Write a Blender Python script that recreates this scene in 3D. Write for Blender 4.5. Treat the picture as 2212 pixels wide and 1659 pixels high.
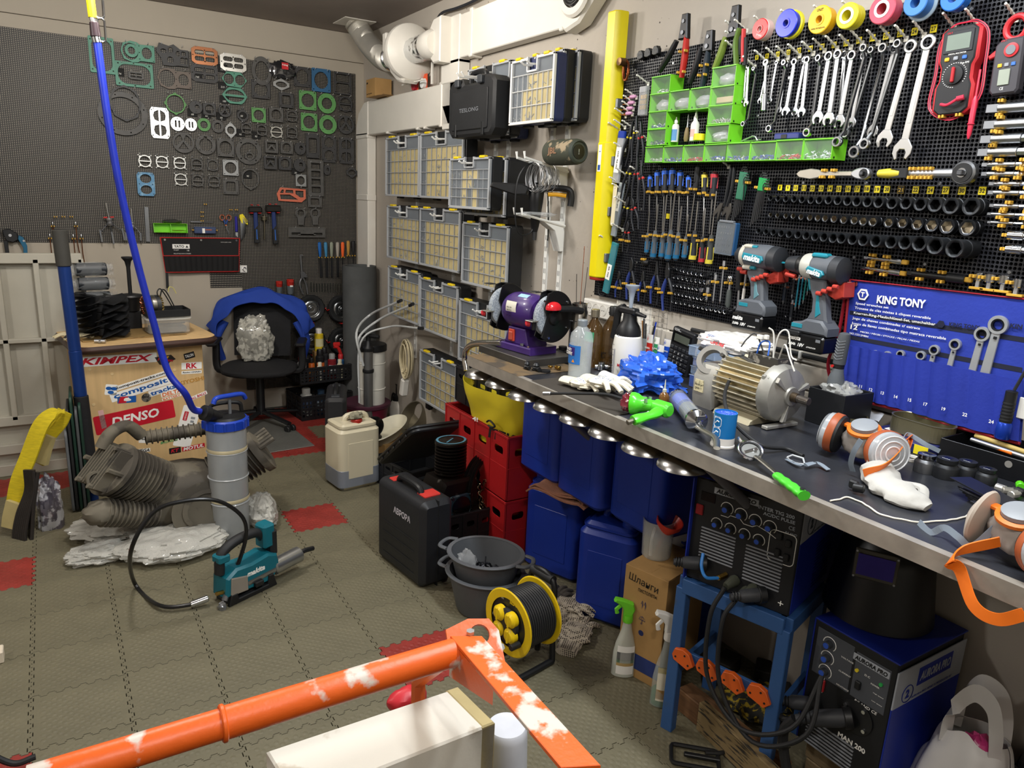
import bpy,math,random
Qj,Qk=enumerate,range
from math import sin,cos,pi,radians,atan2,hypot,sqrt
from mathutils import Vector as V,Matrix as MX,noise
random.seed(7);TL_,RT_,RR_=MX.Translation,MX.Rotation,random.Random
SC=bpy.context.scene;COL=SC.collection
for _o in list(bpy.data.objects):bpy.data.objects.remove(_o)
CP=V((0.17237,-2.07442,1.50841));YAW,PIT,ROL,FPX=0.5662526,0.2468171,0.0470280,1575.584
_f=V((sin(YAW)*cos(PIT),cos(YAW)*cos(PIT),-sin(PIT)))
_r=V((cos(YAW),-sin(YAW),0));_u=_r.cross(_f)
CR=_r*cos(ROL) + _u*sin(ROL);CU=-_r*sin(ROL) + _u*cos(ROL);CF=_f
_c=bpy.data.cameras.new('camera');CAM=bpy.data.objects.new('camera',_c);COL.objects.link(CAM)
CAM.matrix_world=MX(((CR.x,CU.x,-CF.x,CP.x),(CR.y,CU.y,-CF.y,CP.y),(CR.z,CU.z,-CF.z,CP.z),(0,0,0,1)))
_c.sensor_width=36;_c.lens=36*FPX/2212;_c.clip_start=.02;_c.clip_end=60
SC.camera=CAM
W=bpy.data.worlds.new('world');SC.world=W;W.use_nodes=True
W.node_tree.nodes['Background'].inputs[0].default_value=(.75,.82,1,1)
W.node_tree.nodes['Background'].inputs[1].default_value=.05
vs=SC.view_settings;vs.view_transform='Standard';vs.look='None';vs.gamma=1;vs.use_curve_mapping=False
vs.exposure=1.15
CEIL=2.54
def area(name,loc,sx,sy,power,col=(1,.97,.92),rot=(0,0,0)):
 l=bpy.data.lights.new(name,'AREA');l.shape='RECTANGLE';l.size=sx;l.size_y=sy;l.energy=power;l.color=col
 o=bpy.data.objects.new(name,l);o.location=loc;o.rotation_euler=rot;COL.objects.link(o);return o
def bulb(name,loc,r,power,col=(1,.965,.91)):
 l=bpy.data.lights.new(name,'POINT');l.shadow_soft_size=r;l.energy=power;l.color=col
 o=bpy.data.objects.new(name,l);o.location=loc;COL.objects.link(o)
area('tube_light_over_bench',(1.35,-1.1,2.44),.10,1.3,20,(.93,.97,1),(0,radians(8),0))
bulb('lamp_light_by_duct',(1.3,1.0,2.3),.06,7,(1,.94,.84))
bulb('fill_light_centre',(.45,.9,2.32),.10,30)  # added fill light, brightens the walls and ceiling; no fixture there
bulb('fill_light_behind_camera',(.3,-2.3,2.3),.10,26)  # unseen fill added behind the camera to lift the room
bulb('fill_light_left',(-1.5,.3,2.3),.10,26)  # added fill for the left half of the room, not a fixture
def lin(h):
 h=h.lstrip('#');r=[]
 for i in (0,2,4):
  c=int(h[i:i+2],16)/255;r.append(c/12.92 if c <= .04045 else ((c+.055)/1.055)**2.4)
 return (*r,1)
_MC={}
def mt(hexc,ro=.5,me=0.,var=.12,sc=8.,bump=0.,bsc=60.,tr=0.,al=1.,c2=None,thr=None,coat=0.,sss=0.,ior=1.45,stretch=None):
 key=(hexc,ro,me,var,sc,bump,bsc,tr,al,c2,thr,coat,sss,stretch)
 if key in _MC:return _MC[key]
 m=bpy.data.materials.new('m_'+hexc);m.use_nodes=True;nt=m.node_tree;N=nt.nodes;L=nt.links
 b=N['Principled BSDF'];c=lin(hexc)
 b.inputs['Roughness'].default_value=ro;b.inputs['Metallic'].default_value=me
 b.inputs['Transmission Weight'].default_value=tr;b.inputs['Alpha'].default_value=al
 b.inputs['IOR'].default_value=ior;b.inputs['Coat Weight'].default_value=coat
 if sss:b.inputs['Subsurface Weight'].default_value=sss;b.inputs['Subsurface Radius'].default_value=(.02,.02,.02)
 tc=N.new('ShaderNodeTexCoord');src=tc.outputs['Object']
 if stretch:
  mp=N.new('ShaderNodeMapping');mp.inputs['Scale'].default_value=stretch;L.new(src,mp.inputs[0]);src=mp.outputs[0]
 n=N.new('ShaderNodeTexNoise');n.inputs['Scale'].default_value=sc;n.inputs['Detail'].default_value=5;L.new(src,n.inputs['Vector'])
 r=N.new('ShaderNodeValToRGB');L.new(n.outputs['Fac'],r.inputs[0])
 e=r.color_ramp.elements
 if c2:
  t=thr or .55;e[0].position=t-.03;e[1].position=t+.03;e[0].color=c;e[1].color=lin(c2)
 else:
  e[0].position=.3;e[1].position=.7
  e[0].color=tuple(min(1,x*(1-var)) for x in c[:3])+(1,);e[1].color=tuple(min(1,x*(1+var)) for x in c[:3])+(1,)
 L.new(r.outputs[0],b.inputs['Base Color'])
 if bump:
  n2=N.new('ShaderNodeTexNoise');n2.inputs['Scale'].default_value=bsc;n2.inputs['Detail'].default_value=4;L.new(tc.outputs['Object'],n2.inputs['Vector'])
  bp=N.new('ShaderNodeBump');bp.inputs['Strength'].default_value=bump;bp.inputs['Distance'].default_value=.004
  L.new(n2.outputs['Fac'],bp.inputs['Height']);L.new(bp.outputs[0],b.inputs['Normal'])
 _MC[key]=m;return m
def glow(hexc,s):
 m=bpy.data.materials.new('lamp_'+hexc);m.use_nodes=True;b=m.node_tree.nodes['Principled BSDF']
 b.inputs['Emission Color'].default_value=lin(hexc);b.inputs['Emission Strength'].default_value=s;return m
BLK=mt('17181a',.45);BLKM=mt('1b1c1e',.6,bump=.15);RUB=mt('1d1d1d',.75);CHR=mt('c9ccd0',.16,1,.05);STL=mt('a6a8aa',.32,1,.12,20)
DST=mt('5e6064',.4,1,.2,20);ZNC=mt('bfc1c4',.38,.9);YCLIP=mt('c79a35',.5);WHT=mt('e9e7e1',.45,var=.04);WPL=mt('d8d5cd',.5,var=.05)
RED=mt('c02624',.4);YEL=mt('e8d526',.45,var=.06);BRASS=mt('b8934a',.3,1);GREY=mt('6f7276',.5);DGREY=mt('33363a',.5);PRW=mt('f2f1ec',.5,var=.02)
BLU=mt('1d3fa8',.4);TEAL=mt('0b6f80',.42,var=.06);BLKG=mt('0c0d0e',.22);LGREEN=mt('7cd02a',.38,var=.06);ORG=mt('e8721c',.42)
CLEAR=mt('ffffff',.08,0,0,al=.16,coat=.5);HAZE=mt('e8ecee',.3,0,.05,al=.35);GLASS=mt('f4f7f6',.05,0,0,tr=1,ior=1.3)
PRK=mt('141414',.6);PRR=mt('c8202a',.5,var=.03);PRB=mt('1c4f9c',.5,var=.03)
XW,YB,ZB=2.10,3.032,0.95      # right wall, back wall, bench top
def ray(px,py):return CR*((px-1106)/FPX) + CU*((829.5-py)/FPX) + CF
def on(ax,val,px,py):
 r=ray(px,py);return CP + r*((val-CP[ax])/r[ax])
def pr(px,py,off=0.):return on(0,XW-off,px,py)     # right wall, off = distance in front of it
def pb(px,py,off=0.):return on(1,YB-off,px,py)     # back wall
def pz(px,py,z=0.):return on(2,z,px,py)
def proj(p):
 d=V(p)-CP;k=d.dot(CF);return (1106+FPX*d.dot(CR)/k,829.5-FPX*d.dot(CU)/k)
def hgt(base,px_top_y):
 lo,hi=0.,3.
 for _ in Qk(40):
  m=(lo+hi)/2
  if proj((base.x,base.y,base.z+m))[1]>px_top_y:lo=m
  else:hi=m
 return lo
RW,BW=-pi/2,0.       # z rotation of things that face out of the right / the back wall
def basis(d):
 d=V(d).normalized();a=V((0,0,1)) if abs(d.z)<.9 else V((1,0,0))
 x=a.cross(d).normalized();return x,d.cross(x),d
def sm(pts,n=6,closed=False):
 P=[V(p) for p in pts];out=[];k=len(P);rng=k if closed else k-1
 for i in Qk(rng):
  a=P[(i-1) % k] if closed or i>0 else P[0]*2-P[1];b=P[i];c=P[(i+1) % k]
  d=P[(i+2) % k] if closed or i+2<k else P[-1]*2-P[-2]
  for j in Qk(n):
   t=j/n;out.append(.5*((2*b)+(c-a)*t+(2*a-5*b+4*c-d)*t*t+(3*b-a-3*c+d)*t**3))
 if not closed:out.append(P[-1])
 return out
def Qx(r,n=24,x=0,z=0,a0=0.,rz=None):return [(x+r*cos(a0+2*pi*i/n),z+(rz or r)*sin(a0+2*pi*i/n)) for i in Qk(n)]
def Qy(w,h,r,n=4,x=0,z=0):
 o=[]
 for cx,cz,a in ((w/2-r,h/2-r,0),(-w/2+r,h/2-r,pi/2),(-w/2+r,-h/2+r,pi),(w/2-r,-h/2+r,1.5*pi)):
  for i in Qk(n+1):t=a+pi/2*i/n;o.append((x+cx+r*cos(t),z+cz+r*sin(t)))
 return o
def hexa(r,a0=0.,x=0,z=0):return Qx(r,6,x,z,a0)
class M:
 def __init__(s):s.v=[];s.f=[];s.mi=[];s.k=0;s.X=None
 def add(s,vs_,fs,X=None):
  b=len(s.v);X=X or s.X
  s.v+=[tuple(X@V(p)) for p in vs_] if X else [tuple(p) for p in vs_]
  s.f+=[tuple(b+i for i in f) for f in fs];s.mi+=[s.k]*len(fs);return s
 def mat(s,k):s.k=k;return s
 def box(s,x,y,z,sx,sy,sz,c=None,X=None):
  hx,hy,hz=sx/2,sy/2,sz/2;c=min(.0015 if c is None else c,hx*.9,hy*.9,hz*.9);vv=[];ix={}
  for a in (-1,1):
   for b in (-1,1):
    for d in (-1,1):
     ix[a,b,d]=len(vv)
     vv+=[(x+a*hx,y+b*(hy-c),z+d*(hz-c)),(x+a*(hx-c),y+b*hy,z+d*(hz-c)),(x+a*(hx-c),y+b*(hy-c),z+d*hz)]
  F=[]
  for a in (-1,1):
   q=[(ix[a,b,d],) for b,d in ((-1,-1),(1,-1),(1,1),(-1,1))];q=[t[0] for t in q];F.append(q if a>0 else q[::-1])
   q=[ix[b,a,d]+1 for b,d in ((-1,-1),(-1,1),(1,1),(1,-1))];F.append(q if a>0 else q[::-1])
   q=[ix[b,d,a]+2 for b,d in ((-1,-1),(1,-1),(1,1),(-1,1))];F.append(q if a>0 else q[::-1])
   for b in (-1,1):
    q=[ix[a,b,-1],ix[a,b,-1]+1,ix[a,b,1]+1,ix[a,b,1]];F.append(q if a*b<0 else q[::-1])
    F.append([ix[a,-1,b],ix[a,1,b],ix[a,1,b]+2,ix[a,-1,b]+2][::(1 if a*b>0 else -1)])
    F.append([ix[-1,a,b]+1,ix[1,a,b]+1,ix[1,a,b]+2,ix[-1,a,b]+2][::(-1 if a*b>0 else 1)])
    for d in (-1,1):
     q=[ix[a,b,d],ix[a,b,d]+1,ix[a,b,d]+2];F.append(q if a*b*d>0 else q[::-1])
  return s.add(vv,F,X)
 def Qu(s,prof,o=(0,0,0),d=(0,0,1),n=20,X=None,sq=1.,cap=True):
  x,y,z=basis(d) if tuple(d) != (0,0,1) else (V((1,0,0)),V((0,1,0)),V((0,0,1)));o=V(o);vv=[];F=[]
  for r,h in prof:
   for i in Qk(n):t=2*pi*(i+.5)/n;vv.append(o+x*(r*cos(t))+y*(r*sin(t)*sq)+z*h)
  for j in Qk(len(prof)-1):
   for i in Qk(n):F.append((j*n+i,j*n+(i+1) % n,(j+1)*n+(i+1) % n,(j+1)*n+i))
  if cap:
   if prof[0][0]>1e-6:F.append(tuple(Qk(n))[::-1])
   if prof[-1][0]>1e-6:F.append(tuple((len(prof)-1)*n+i for i in Qk(n)))
  return s.add(vv,F,X)
 def cyl(s,a,b,r,r2=None,n=14,c=0.,X=None):
  a=V(a);b=V(b);L_=(b-a).length;r2=r if r2 is None else r2
  if L_<1e-7:return s
  p=[(r,0),(r2,L_)] if not c else [(r-c,0),(r,c),(r2,L_-c),(r2-c,L_)]
  return s.Qu(p,a,(b-a),n,X)
 def Qw(s,pts,r,n=8,closed=False,X=None,flat=None):
  P=[V(p) for p in pts];k=len(P);vv=[];F=[];up=None
  for i,p in Qj(P):
   t=(P[(i+1) % k]-P[i-1]) if closed or 0<i<k-1 else (P[1]-P[0] if i==0 else P[-1]-P[-2])
   if t.length<1e-9:t=V((0,0,1))
   t.normalize()
   if up is None:up=basis(t)[0]
   up=(up-t*up.dot(t))
   up=up.normalized() if up.length>1e-6 else basis(t)[0]
   w=t.cross(up);rr=r(i/(k-1)) if callable(r) else r
   for j in Qk(n):a=2*pi*j/n;vv.append(p+up*(rr*cos(a))+w*(rr*sin(a)*(flat or 1)))
  for i in Qk(k if closed else k-1):
   for j in Qk(n):F.append((i*n+j,i*n+(j+1) % n,((i+1) % k)*n+(j+1) % n,((i+1) % k)*n+j))
  if not closed:F+=[tuple(Qk(n))[::-1],tuple((k-1)*n+j for j in Qk(n))]
  return s.add(vv,F,X)
 def strap(s,pts,w,t,wd=(0,1,0),X=None):
  P=[V(p) for p in pts];k=len(P);vv=[];F=[];wd=V(wd).normalized()
  for i,p in Qj(P):
   tg=(P[min(i+1,k-1)]-P[max(i-1,0)]).normalized();nn=tg.cross(wd);nn=nn.normalized() if nn.length>1e-6 else V((0,0,1))
   w2=nn.cross(tg).normalized()
   for a,b in ((-1,-1),(1,-1),(1,1),(-1,1)):vv.append(p+w2*(a*w/2)+nn*(b*t/2))
  for i in Qk(k-1):
   for j in Qk(4):F.append((i*4+j,i*4+(j+1) % 4,i*4+4+(j+1) % 4,i*4+4+j))
  F+=[(3,2,1,0),tuple((k-1)*4+j for j in Qk(4))]
  return s.add(vv,F,X)
 def Qv(s,poly,y0,y1,c=0.,ax='y',X=None):
  n=len(poly);A=sum(poly[i][0]*poly[(i+1) % n][1]-poly[(i+1) % n][0]*poly[i][1] for i in Qk(n))
  if A<0:poly=poly[::-1]
  def off(c_):
   if not c_:return poly
   o=[]
   for i in Qk(n):
    a=V(poly[i-1]);b=V(poly[i]);d=V(poly[(i+1) % n]);e1=(b-a);e2=(d-b)
    if e1.length<1e-9 or e2.length<1e-9:o.append(tuple(b));continue
    e1.normalize();e2.normalize();nn=V((-e1.y-e2.y,e1.x+e2.x));l=nn.length
    nn=nn/l if l>1e-6 else V((0,0));k=min(2.,1/max(.3,(nn.x*-e1.y+nn.y*e1.x))) ;o.append(tuple(b+nn*c_*k))
   return o
  sg=1 if y1>y0 else -1
  rings=[(off(c),y0),(poly,y0+sg*c),(poly,y1-sg*c),(off(c),y1)] if c else [(poly,y0),(poly,y1)]
  f3={'y':lambda p,h:(p[0],h,p[1]),'z':lambda p,h:(p[0],p[1],h),'x':lambda p,h:(h,p[0],p[1])}[ax]
  vv=[f3(p,h) for R_,h in rings for p in R_];F=[]
  fl=(sg>0) if ax=='y' else (sg<0)
  for j in Qk(len(rings)-1):
   for i in Qk(n):
    q=(j*n+i,j*n+(i+1) % n,(j+1)*n+(i+1) % n,(j+1)*n+i);F.append(q[::-1] if fl else q)
  a=tuple(Qk(n));b=tuple((len(rings)-1)*n+i for i in Qk(n))
  F+=[a,b[::-1]] if fl else [a[::-1],b]
  return s.add(vv,F,X)
 def Ze(s,c,r,amp=.1,fr=3.,n=16,m=12,X=None,seed=0,pw=1.,lo=-1.):
  vv=[];F=[]
  for j in Qk(m+1):
   ph=-pi/2+pi*j/m
   for i in Qk(n):
    t=2*pi*i/n;p=V((cos(t)*cos(ph),sin(t)*cos(ph),sin(ph)))
    k=1+amp*noise.noise(p*fr+V((seed*7.1,seed*3.3,1.7)))+amp*.5*noise.noise(p*fr*2.7+V((seed,5,seed*2)))
    g=V([(abs(a)**pw)*(1 if a>0 else -1) for a in p])*k
    vv.append((c[0]+g.x*r[0],c[1]+g.y*r[1],c[2]+max(lo,g.z)*r[2]))
  for j in Qk(m):
   for i in Qk(n):F.append((j*n+i,j*n+(i+1) % n,(j+1)*n+(i+1) % n,(j+1)*n+i))
  return s.add(vv,F,X)
 def Zd(s,f,nu,nv,t=0.,X=None,closed=False):
  P=[[V(f(i/nu,j/nv)) for i in Qk(nu+1)] for j in Qk(nv+1)];vv=[p for row in P for p in row];F=[]
  w=nu+1
  for j in Qk(nv):
   for i in Qk(nu):F.append((j*w+i,j*w+i+1,(j+1)*w+i+1,(j+1)*w+i))
  if t:
   b=len(vv);nn=[]
   for j in Qk(nv+1):
    for i in Qk(nu+1):
     du=P[j][min(i+1,nu)]-P[j][max(i-1,0)];dv=P[min(j+1,nv)][i]-P[max(j-1,0)][i]
     c=du.cross(dv);nn.append(c.normalized() if c.length>1e-12 else V((0,0,1)))
   vv+=[p-n_*t for p,n_ in zip(vv,nn)]
   F+=[tuple(b+i for i in f_)[::-1] for f_ in F]
   e=[j*w for j in Qk(nv+1)]
   for k in Qk(nu):F.append((k+1,k,b+k,b+k+1));F.append((nv*w+k,nv*w+k+1,b+nv*w+k+1,b+nv*w+k))
   for k in Qk(nv):F.append((k*w,(k+1)*w,b+(k+1)*w,b+k*w));F.append(((k+1)*w+nu,k*w+nu,b+k*w+nu,b+(k+1)*w+nu))
  return s.add(vv,F,X)
 def mesh(s,name,*mats,ang=35):
  me=bpy.data.meshes.new(name);me.from_pydata(s.v,[],s.f)
  for m_ in mats:me.materials.append(m_)
  if len(mats)>1:me.polygons.foreach_set('material_index',s.mi)
  me.polygons.foreach_set('use_smooth',[True]*len(s.f));me.update()
  me.set_sharp_from_angle(angle=radians(ang));return me
 def ob(s,name,mats,parent=None,loc=(0,0,0),rot=(0,0,0),ang=35):
  o=bpy.data.objects.new(name,s.mesh(name,*(mats if isinstance(mats,(list,tuple)) else (mats,)),ang=ang))
  return put(o,parent,loc,rot)
def put(o,parent=None,loc=(0,0,0),rot=(0,0,0)):
 COL.objects.link(o);o.location=loc;o.rotation_euler=rot
 if parent is not None:o.parent=parent
 return o
def tag(o,label=None,cat=None,group=None,kind=None):
 if label:o['label']=label
 if cat:o['category']=cat
 if group:o['group']=group
 if kind:o['kind']=kind
 return o
def T(name,label,cat,loc,rot=0.,group=None,tilt=0.,mat=None):
 o=bpy.data.objects.new(name,None);o.empty_display_size=.02;COL.objects.link(o)
 o.matrix_world=mat or (TL_(V(loc))@RT_(rot,4,'Z')@RT_(tilt,4,'Y'))
 return tag(o,label,cat,group)
def Qa(mb,name,mats,label,cat,loc=(0,0,0),rot=0.,group=None,tilt=0.,ang=35,kind=None):
 o=mb.ob(name,mats,ang=ang);o.matrix_world=TL_(V(loc))@RT_(rot,4,'Z')@RT_(tilt,4,'Y')
 return tag(o,label,cat,group,kind)
def Qt(o):o['kind']='structure';return o
def dup(o,label=None,loc=None,parent=None,mw=None):
 c=o.copy();COL.objects.link(c)
 if parent is not None:c.parent=parent
 if label:c['label']=label
 if mw is not None:c.matrix_world=mw
 elif loc is not None:c.location=loc
 for ch in [x for x in o.children]:dup(ch,parent=c)
 return c
def Zb(wall,a,b,off):
 f=pr if wall=='r' else pb;p=f(*a,off);q=f(*b,off)
 dx=(p.y-q.y) if wall=='r' else (q.x-p.x);dz=q.z-p.z
 return p,(RW if wall=='r' else BW),atan2(-dx,-dz),hypot(dx,dz)
_TC={}
def curve_mesh(cu,name):
 o=bpy.data.objects.new('tmp',cu);COL.objects.link(o);dg=bpy.context.evaluated_depsgraph_get();dg.update()
 me=bpy.data.meshes.new_from_object(o.evaluated_get(dg));bpy.data.objects.remove(o);bpy.data.curves.remove(cu);me.name=name
 return me
def Za(name,loops,t,mat_,parent=None,loc=(0,0,0),rot=(0,0,0),bev=0.):
 cu=bpy.data.curves.new(name,'CURVE');cu.dimensions='2D';cu.fill_mode='BOTH';cu.extrude=t/2-bev;cu.bevel_depth=bev;cu.bevel_resolution=0
 for L_ in loops:
  sp=cu.splines.new('POLY');sp.points.add(len(L_)-1);sp.use_cyclic_u=True
  for i,p in Qj(L_):sp.points[i].co=(p[0],p[1],0,1)
 me=curve_mesh(cu,name);me.transform(MX(((1,0,0,0),(0,0,-1,-t/2),(0,1,0,0),(0,0,0,1))))
 me.materials.clear();me.materials.append(mat_)
 return put(bpy.data.objects.new(name,me),parent,loc,rot)
def txt(s,w,h,mat_,parent,loc=(0,0,0),rot=(0,0,0),shear=0.,bold=0.,name='lettering',ext=.0003,center=True):
 key=(s,shear,bold)
 if key not in _TC:
  cu=bpy.data.curves.new('t','FONT');cu.body=s;cu.size=1;cu.shear=shear;cu.offset=bold;cu.resolution_u=2;cu.extrude=.01
  me=curve_mesh(cu,'lettering');xs=[v.co.x for v in me.vertices] or [0,1];ys=[v.co.y for v in me.vertices] or [0,1]
  _TC[key]=(me,min(xs),max(xs),min(ys),max(ys))
 me,x0,x1,y0,y1=_TC[key];me=me.copy()
 kz=h/max(.05,y1-y0);kx=kz if w is None else w/max(.02,x1-x0)
 cx=(x0+x1)/2 if center else x0;cz=(y0+y1)/2
 me.transform(MX(((kx,0,0,-cx*kx),(0,0,-ext/.01/2,-ext/2),(0,kz,0,-cz*kz),(0,0,0,1))))
 me.materials.clear();me.materials.append(mat_)
 return put(bpy.data.objects.new(name,me),parent,loc,rot)
# ================================================================ THE ROOM
WALLM=mt('b9b2a6',.7,var=.05,sc=3,bump=.12,bsc=35);WALLB=mt('aca394',.7,var=.04,sc=2,bump=.08,bsc=30)
def wallbox(name,x0,x1,y0,y1,z0,z1,m,c=.002):
 b=M();b.box((x0+x1)/2,(y0+y1)/2,(z0+z1)/2,x1-x0,y1-y0,z1-z0,c);return Qt(b.ob(name,m))
CEILM=mt('8a8079',.7,var=.1,sc=2.5,bump=.25,bsc=14)
wallbox('ceiling',-3,XW+.1,-3.6,YB+.1,CEIL,CEIL+.1,CEILM)
wallbox('wall_left',-3.1,-3,-3.6,YB+.1,-.1,CEIL,WALLM)
wallbox('wall_front',-3,XW,-3.7,-3.6,-.1,CEIL,WALLM)
wb=M().box(-.45,YB+.06,1.2,5.3,.08,2.75,0).ob('wall_back',mt('6f6a62',.8));Qt(wb)
zs=[0,2.362,CEIL]
for a,b in zip(zs,zs[1:]):M().box(-.45,YB+.011,(a+b)/2,5.3,.022,b-a-.003,.002).ob('panel',WALLB,wb)
wr=M().box(XW+.06,-.28,1.22,.12,6.63,2.64,0).ob('wall_right',mt('aba398',.75,var=.05,sc=2.2,bump=.25,bsc=50));Qt(wr)
pits=M();rp=RR_(3)
for i in Qk(620):
 y=rp.uniform(-1.9,2.2);z=rp.uniform(.95,2.5);s_=rp.choice((.0008,.0012,.0018,.003))
 pits.cyl((XW-.0006,y,z),(XW+.001,y,z),s_,n=6)
pits.ob('blow_hole',mt('4c4741',.9),wr)['kind']='stuff'
for i,(z0,z1) in Qj(((.85,.985),(.99,1.065),(1.07,1.14))):
 M().box(XW-.008+.002*i,-1.15,(z0+z1)/2,.02,2.25,z1-z0,.003).ob('board',WALLM,wr)
wallbox('floor',-3,XW,-3.6,YB,-.12,-.006,mt('17160f',.9))
FL=bpy.data.objects['floor']
def edge(n=12,a=.006):
 L_=.25;o=[(0,0)];p=L_/n
 for i in Qk(n):
  s=p*i+p*.06;e=p*i+p*.94;q=a if i % 2==0 else -a
  o+=[(s+p*.06,0),(s,q),(e,q),(e-p*.06,0)]
 o.append((L_,0));return o
_e=edge();_bot=_e;_rt=[(.25-y*1,x) for x,y in _e]
outl=_bot[:-1] + _rt[:-1] + [(x,.25+y) for x,y in _e[::-1]][:-1] + [(0-y,x) for x,y in _e[::-1]][:-1]
tm=M();g=.0012
tm.Qv([(x*(1-2*g/.25)+g,y*(1-2*g/.25)+g) for x,y in outl],-.005,0,.0007,ax='z')
for i in Qk(8):
 for j in Qk(8):
  cx=.031+i*.0268;cy=.031+j*.0268;k=8
  for w in ((0,0),(.0134,.0134)):
   if i==7 and w[0] or j==7 and w[0]:continue
   b=len(tm.v);tm.v+=[(cx+w[0]+.0079*cos(2*pi*t/k),cy+w[1]+.0079*sin(2*pi*t/k),0) for t in Qk(k)] + [(cx+w[0]+.0066*cos(2*pi*t/k),cy+w[1]+.0066*sin(2*pi*t/k),.0006) for t in Qk(k)]
   fs=[(b+t,b+(t+1) % k,b+k+(t+1) % k,b+k+t) for t in Qk(k)] + [tuple(b+k+t for t in Qk(k))]
   tm.f+=fs;tm.mi+=[0]*len(fs)
FLG=mt('68634f',.56,var=.14,sc=5,bump=.25,bsc=90);FLR=mt('8a2f28',.5,var=.2,sc=9,bump=.25,bsc=90)
tg=tm.mesh('tile',FLG);tr_=tm.mesh('tile',FLR)
REDT={(4,4),(4,-1),(-1,4),(-1,-1),(-1,8),(-2,8),(0,8),(1,8),(2,8),(3,8),(4,8),(5,8),(6,8),(5,9),(5,10),(5,11),(6,10),(6,11),(4,11),(3,11)}
cnt=0
for i in Qk(-5,9):
 for j in Qk(-9,12):
  c=((i+.5)*.25,(j+.5)*.25,0)
  d=V(c)-CP
  if d.dot(CF)<.2:continue
  p=proj(c)
  if -260<p[0]<2400 and p[1]<1950 and i*.25<XW-.05:
   o=put(bpy.data.objects.new('tile',tr_ if (i,j) in REDT else tg),FL,(i*.25,j*.25,random.uniform(0,.0004)));cnt+=1
   o.delta_scale=(1,1,1)
def perf(n,r,t):
 m=M();c=.01
 for i in Qk(n):
  for j in Qk(n):
   x=i*c;z=j*c;b=len(m.v)
   o8=[(c,c/2),(c,c),(c/2,c),(0,c),(0,c/2),(0,0),(c/2,0),(c,0)]
   h8=[(c/2+r*cos(pi/4*k),c/2+r*sin(pi/4*k)) for k in Qk(8)]
   m.v+=[(x+p[0],0,z+p[1]) for p in o8] + [(x+p[0],0,z+p[1]) for p in h8] + [(x+p[0],t,z+p[1]) for p in h8]
   for k in Qk(8):
    q=(k+1) % 8;m.f+=[(b+k,b+q,b+8+q,b+8+k),(b+8+k,b+8+q,b+16+q,b+16+k)];m.mi+=[0,0]
 m.box(n*c/2,-.0004,.0001,n*c,.0009,.0006,0);m.box(.0001,-.0004,n*c/2,.0006,.0009,n*c,0)
 return m
PEGM=mt('24252a',.4,var=.1);PEGB=mt('201f1e',.5,var=.1)
rb=T('perforated_board','black perforated plastic tool board on the concrete wall above the bench','tool board',(XW-.022,.318,1.142),RW)
pm=perf(10,.0042,.008).mesh('panel',PEGM)
for i in Qk(21):
 for j in Qk(9):put(bpy.data.objects.new('panel',pm),rb,(i*.1,0,j*.1))
M().box(1.05,.0145,.452,2.1,.010,.9,0).ob('hole_shade_sheet',mt('08090c',.9),rb)  # black sheet added to stand for the shade inside the board holes
sc_=M()
for i in Qk(21):
 for j in Qk(9):
  if (i+j) % 2:sc_.cyl((i*.1+.045,-.0012,j*.1+.055),(i*.1+.045,.002,j*.1+.055),.0046,n=8,c=.0008)
tag(sc_.ob('screws',mt('85878a',.35,1),rb),kind='stuff')
bb=T('perforated_board','large black perforated board full of flat gaskets on the back wall','tool board',(-.8,YB-.0032,.09),0)
pm3=perf(20,.0031,.003).mesh('panel',PEGB)
Z0=1.145-.09
for i in Qk(14):
 for j in Qk(6 if True else 0):
  o=put(bpy.data.objects.new('panel',pm3),bb,(i*.2+.04,0,Z0+j*.19075));o.scale=(1,1,.95375)
for i in Qk(5):
 for j in Qk(5):
  if i==0 and j:continue
  o=put(bpy.data.objects.new('panel',pm3),bb,(1.84+i*.2,0,Z0-(.2*(j+1) if i else .285)))
  if i==0:o.scale=(1,1,1.425)
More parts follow.
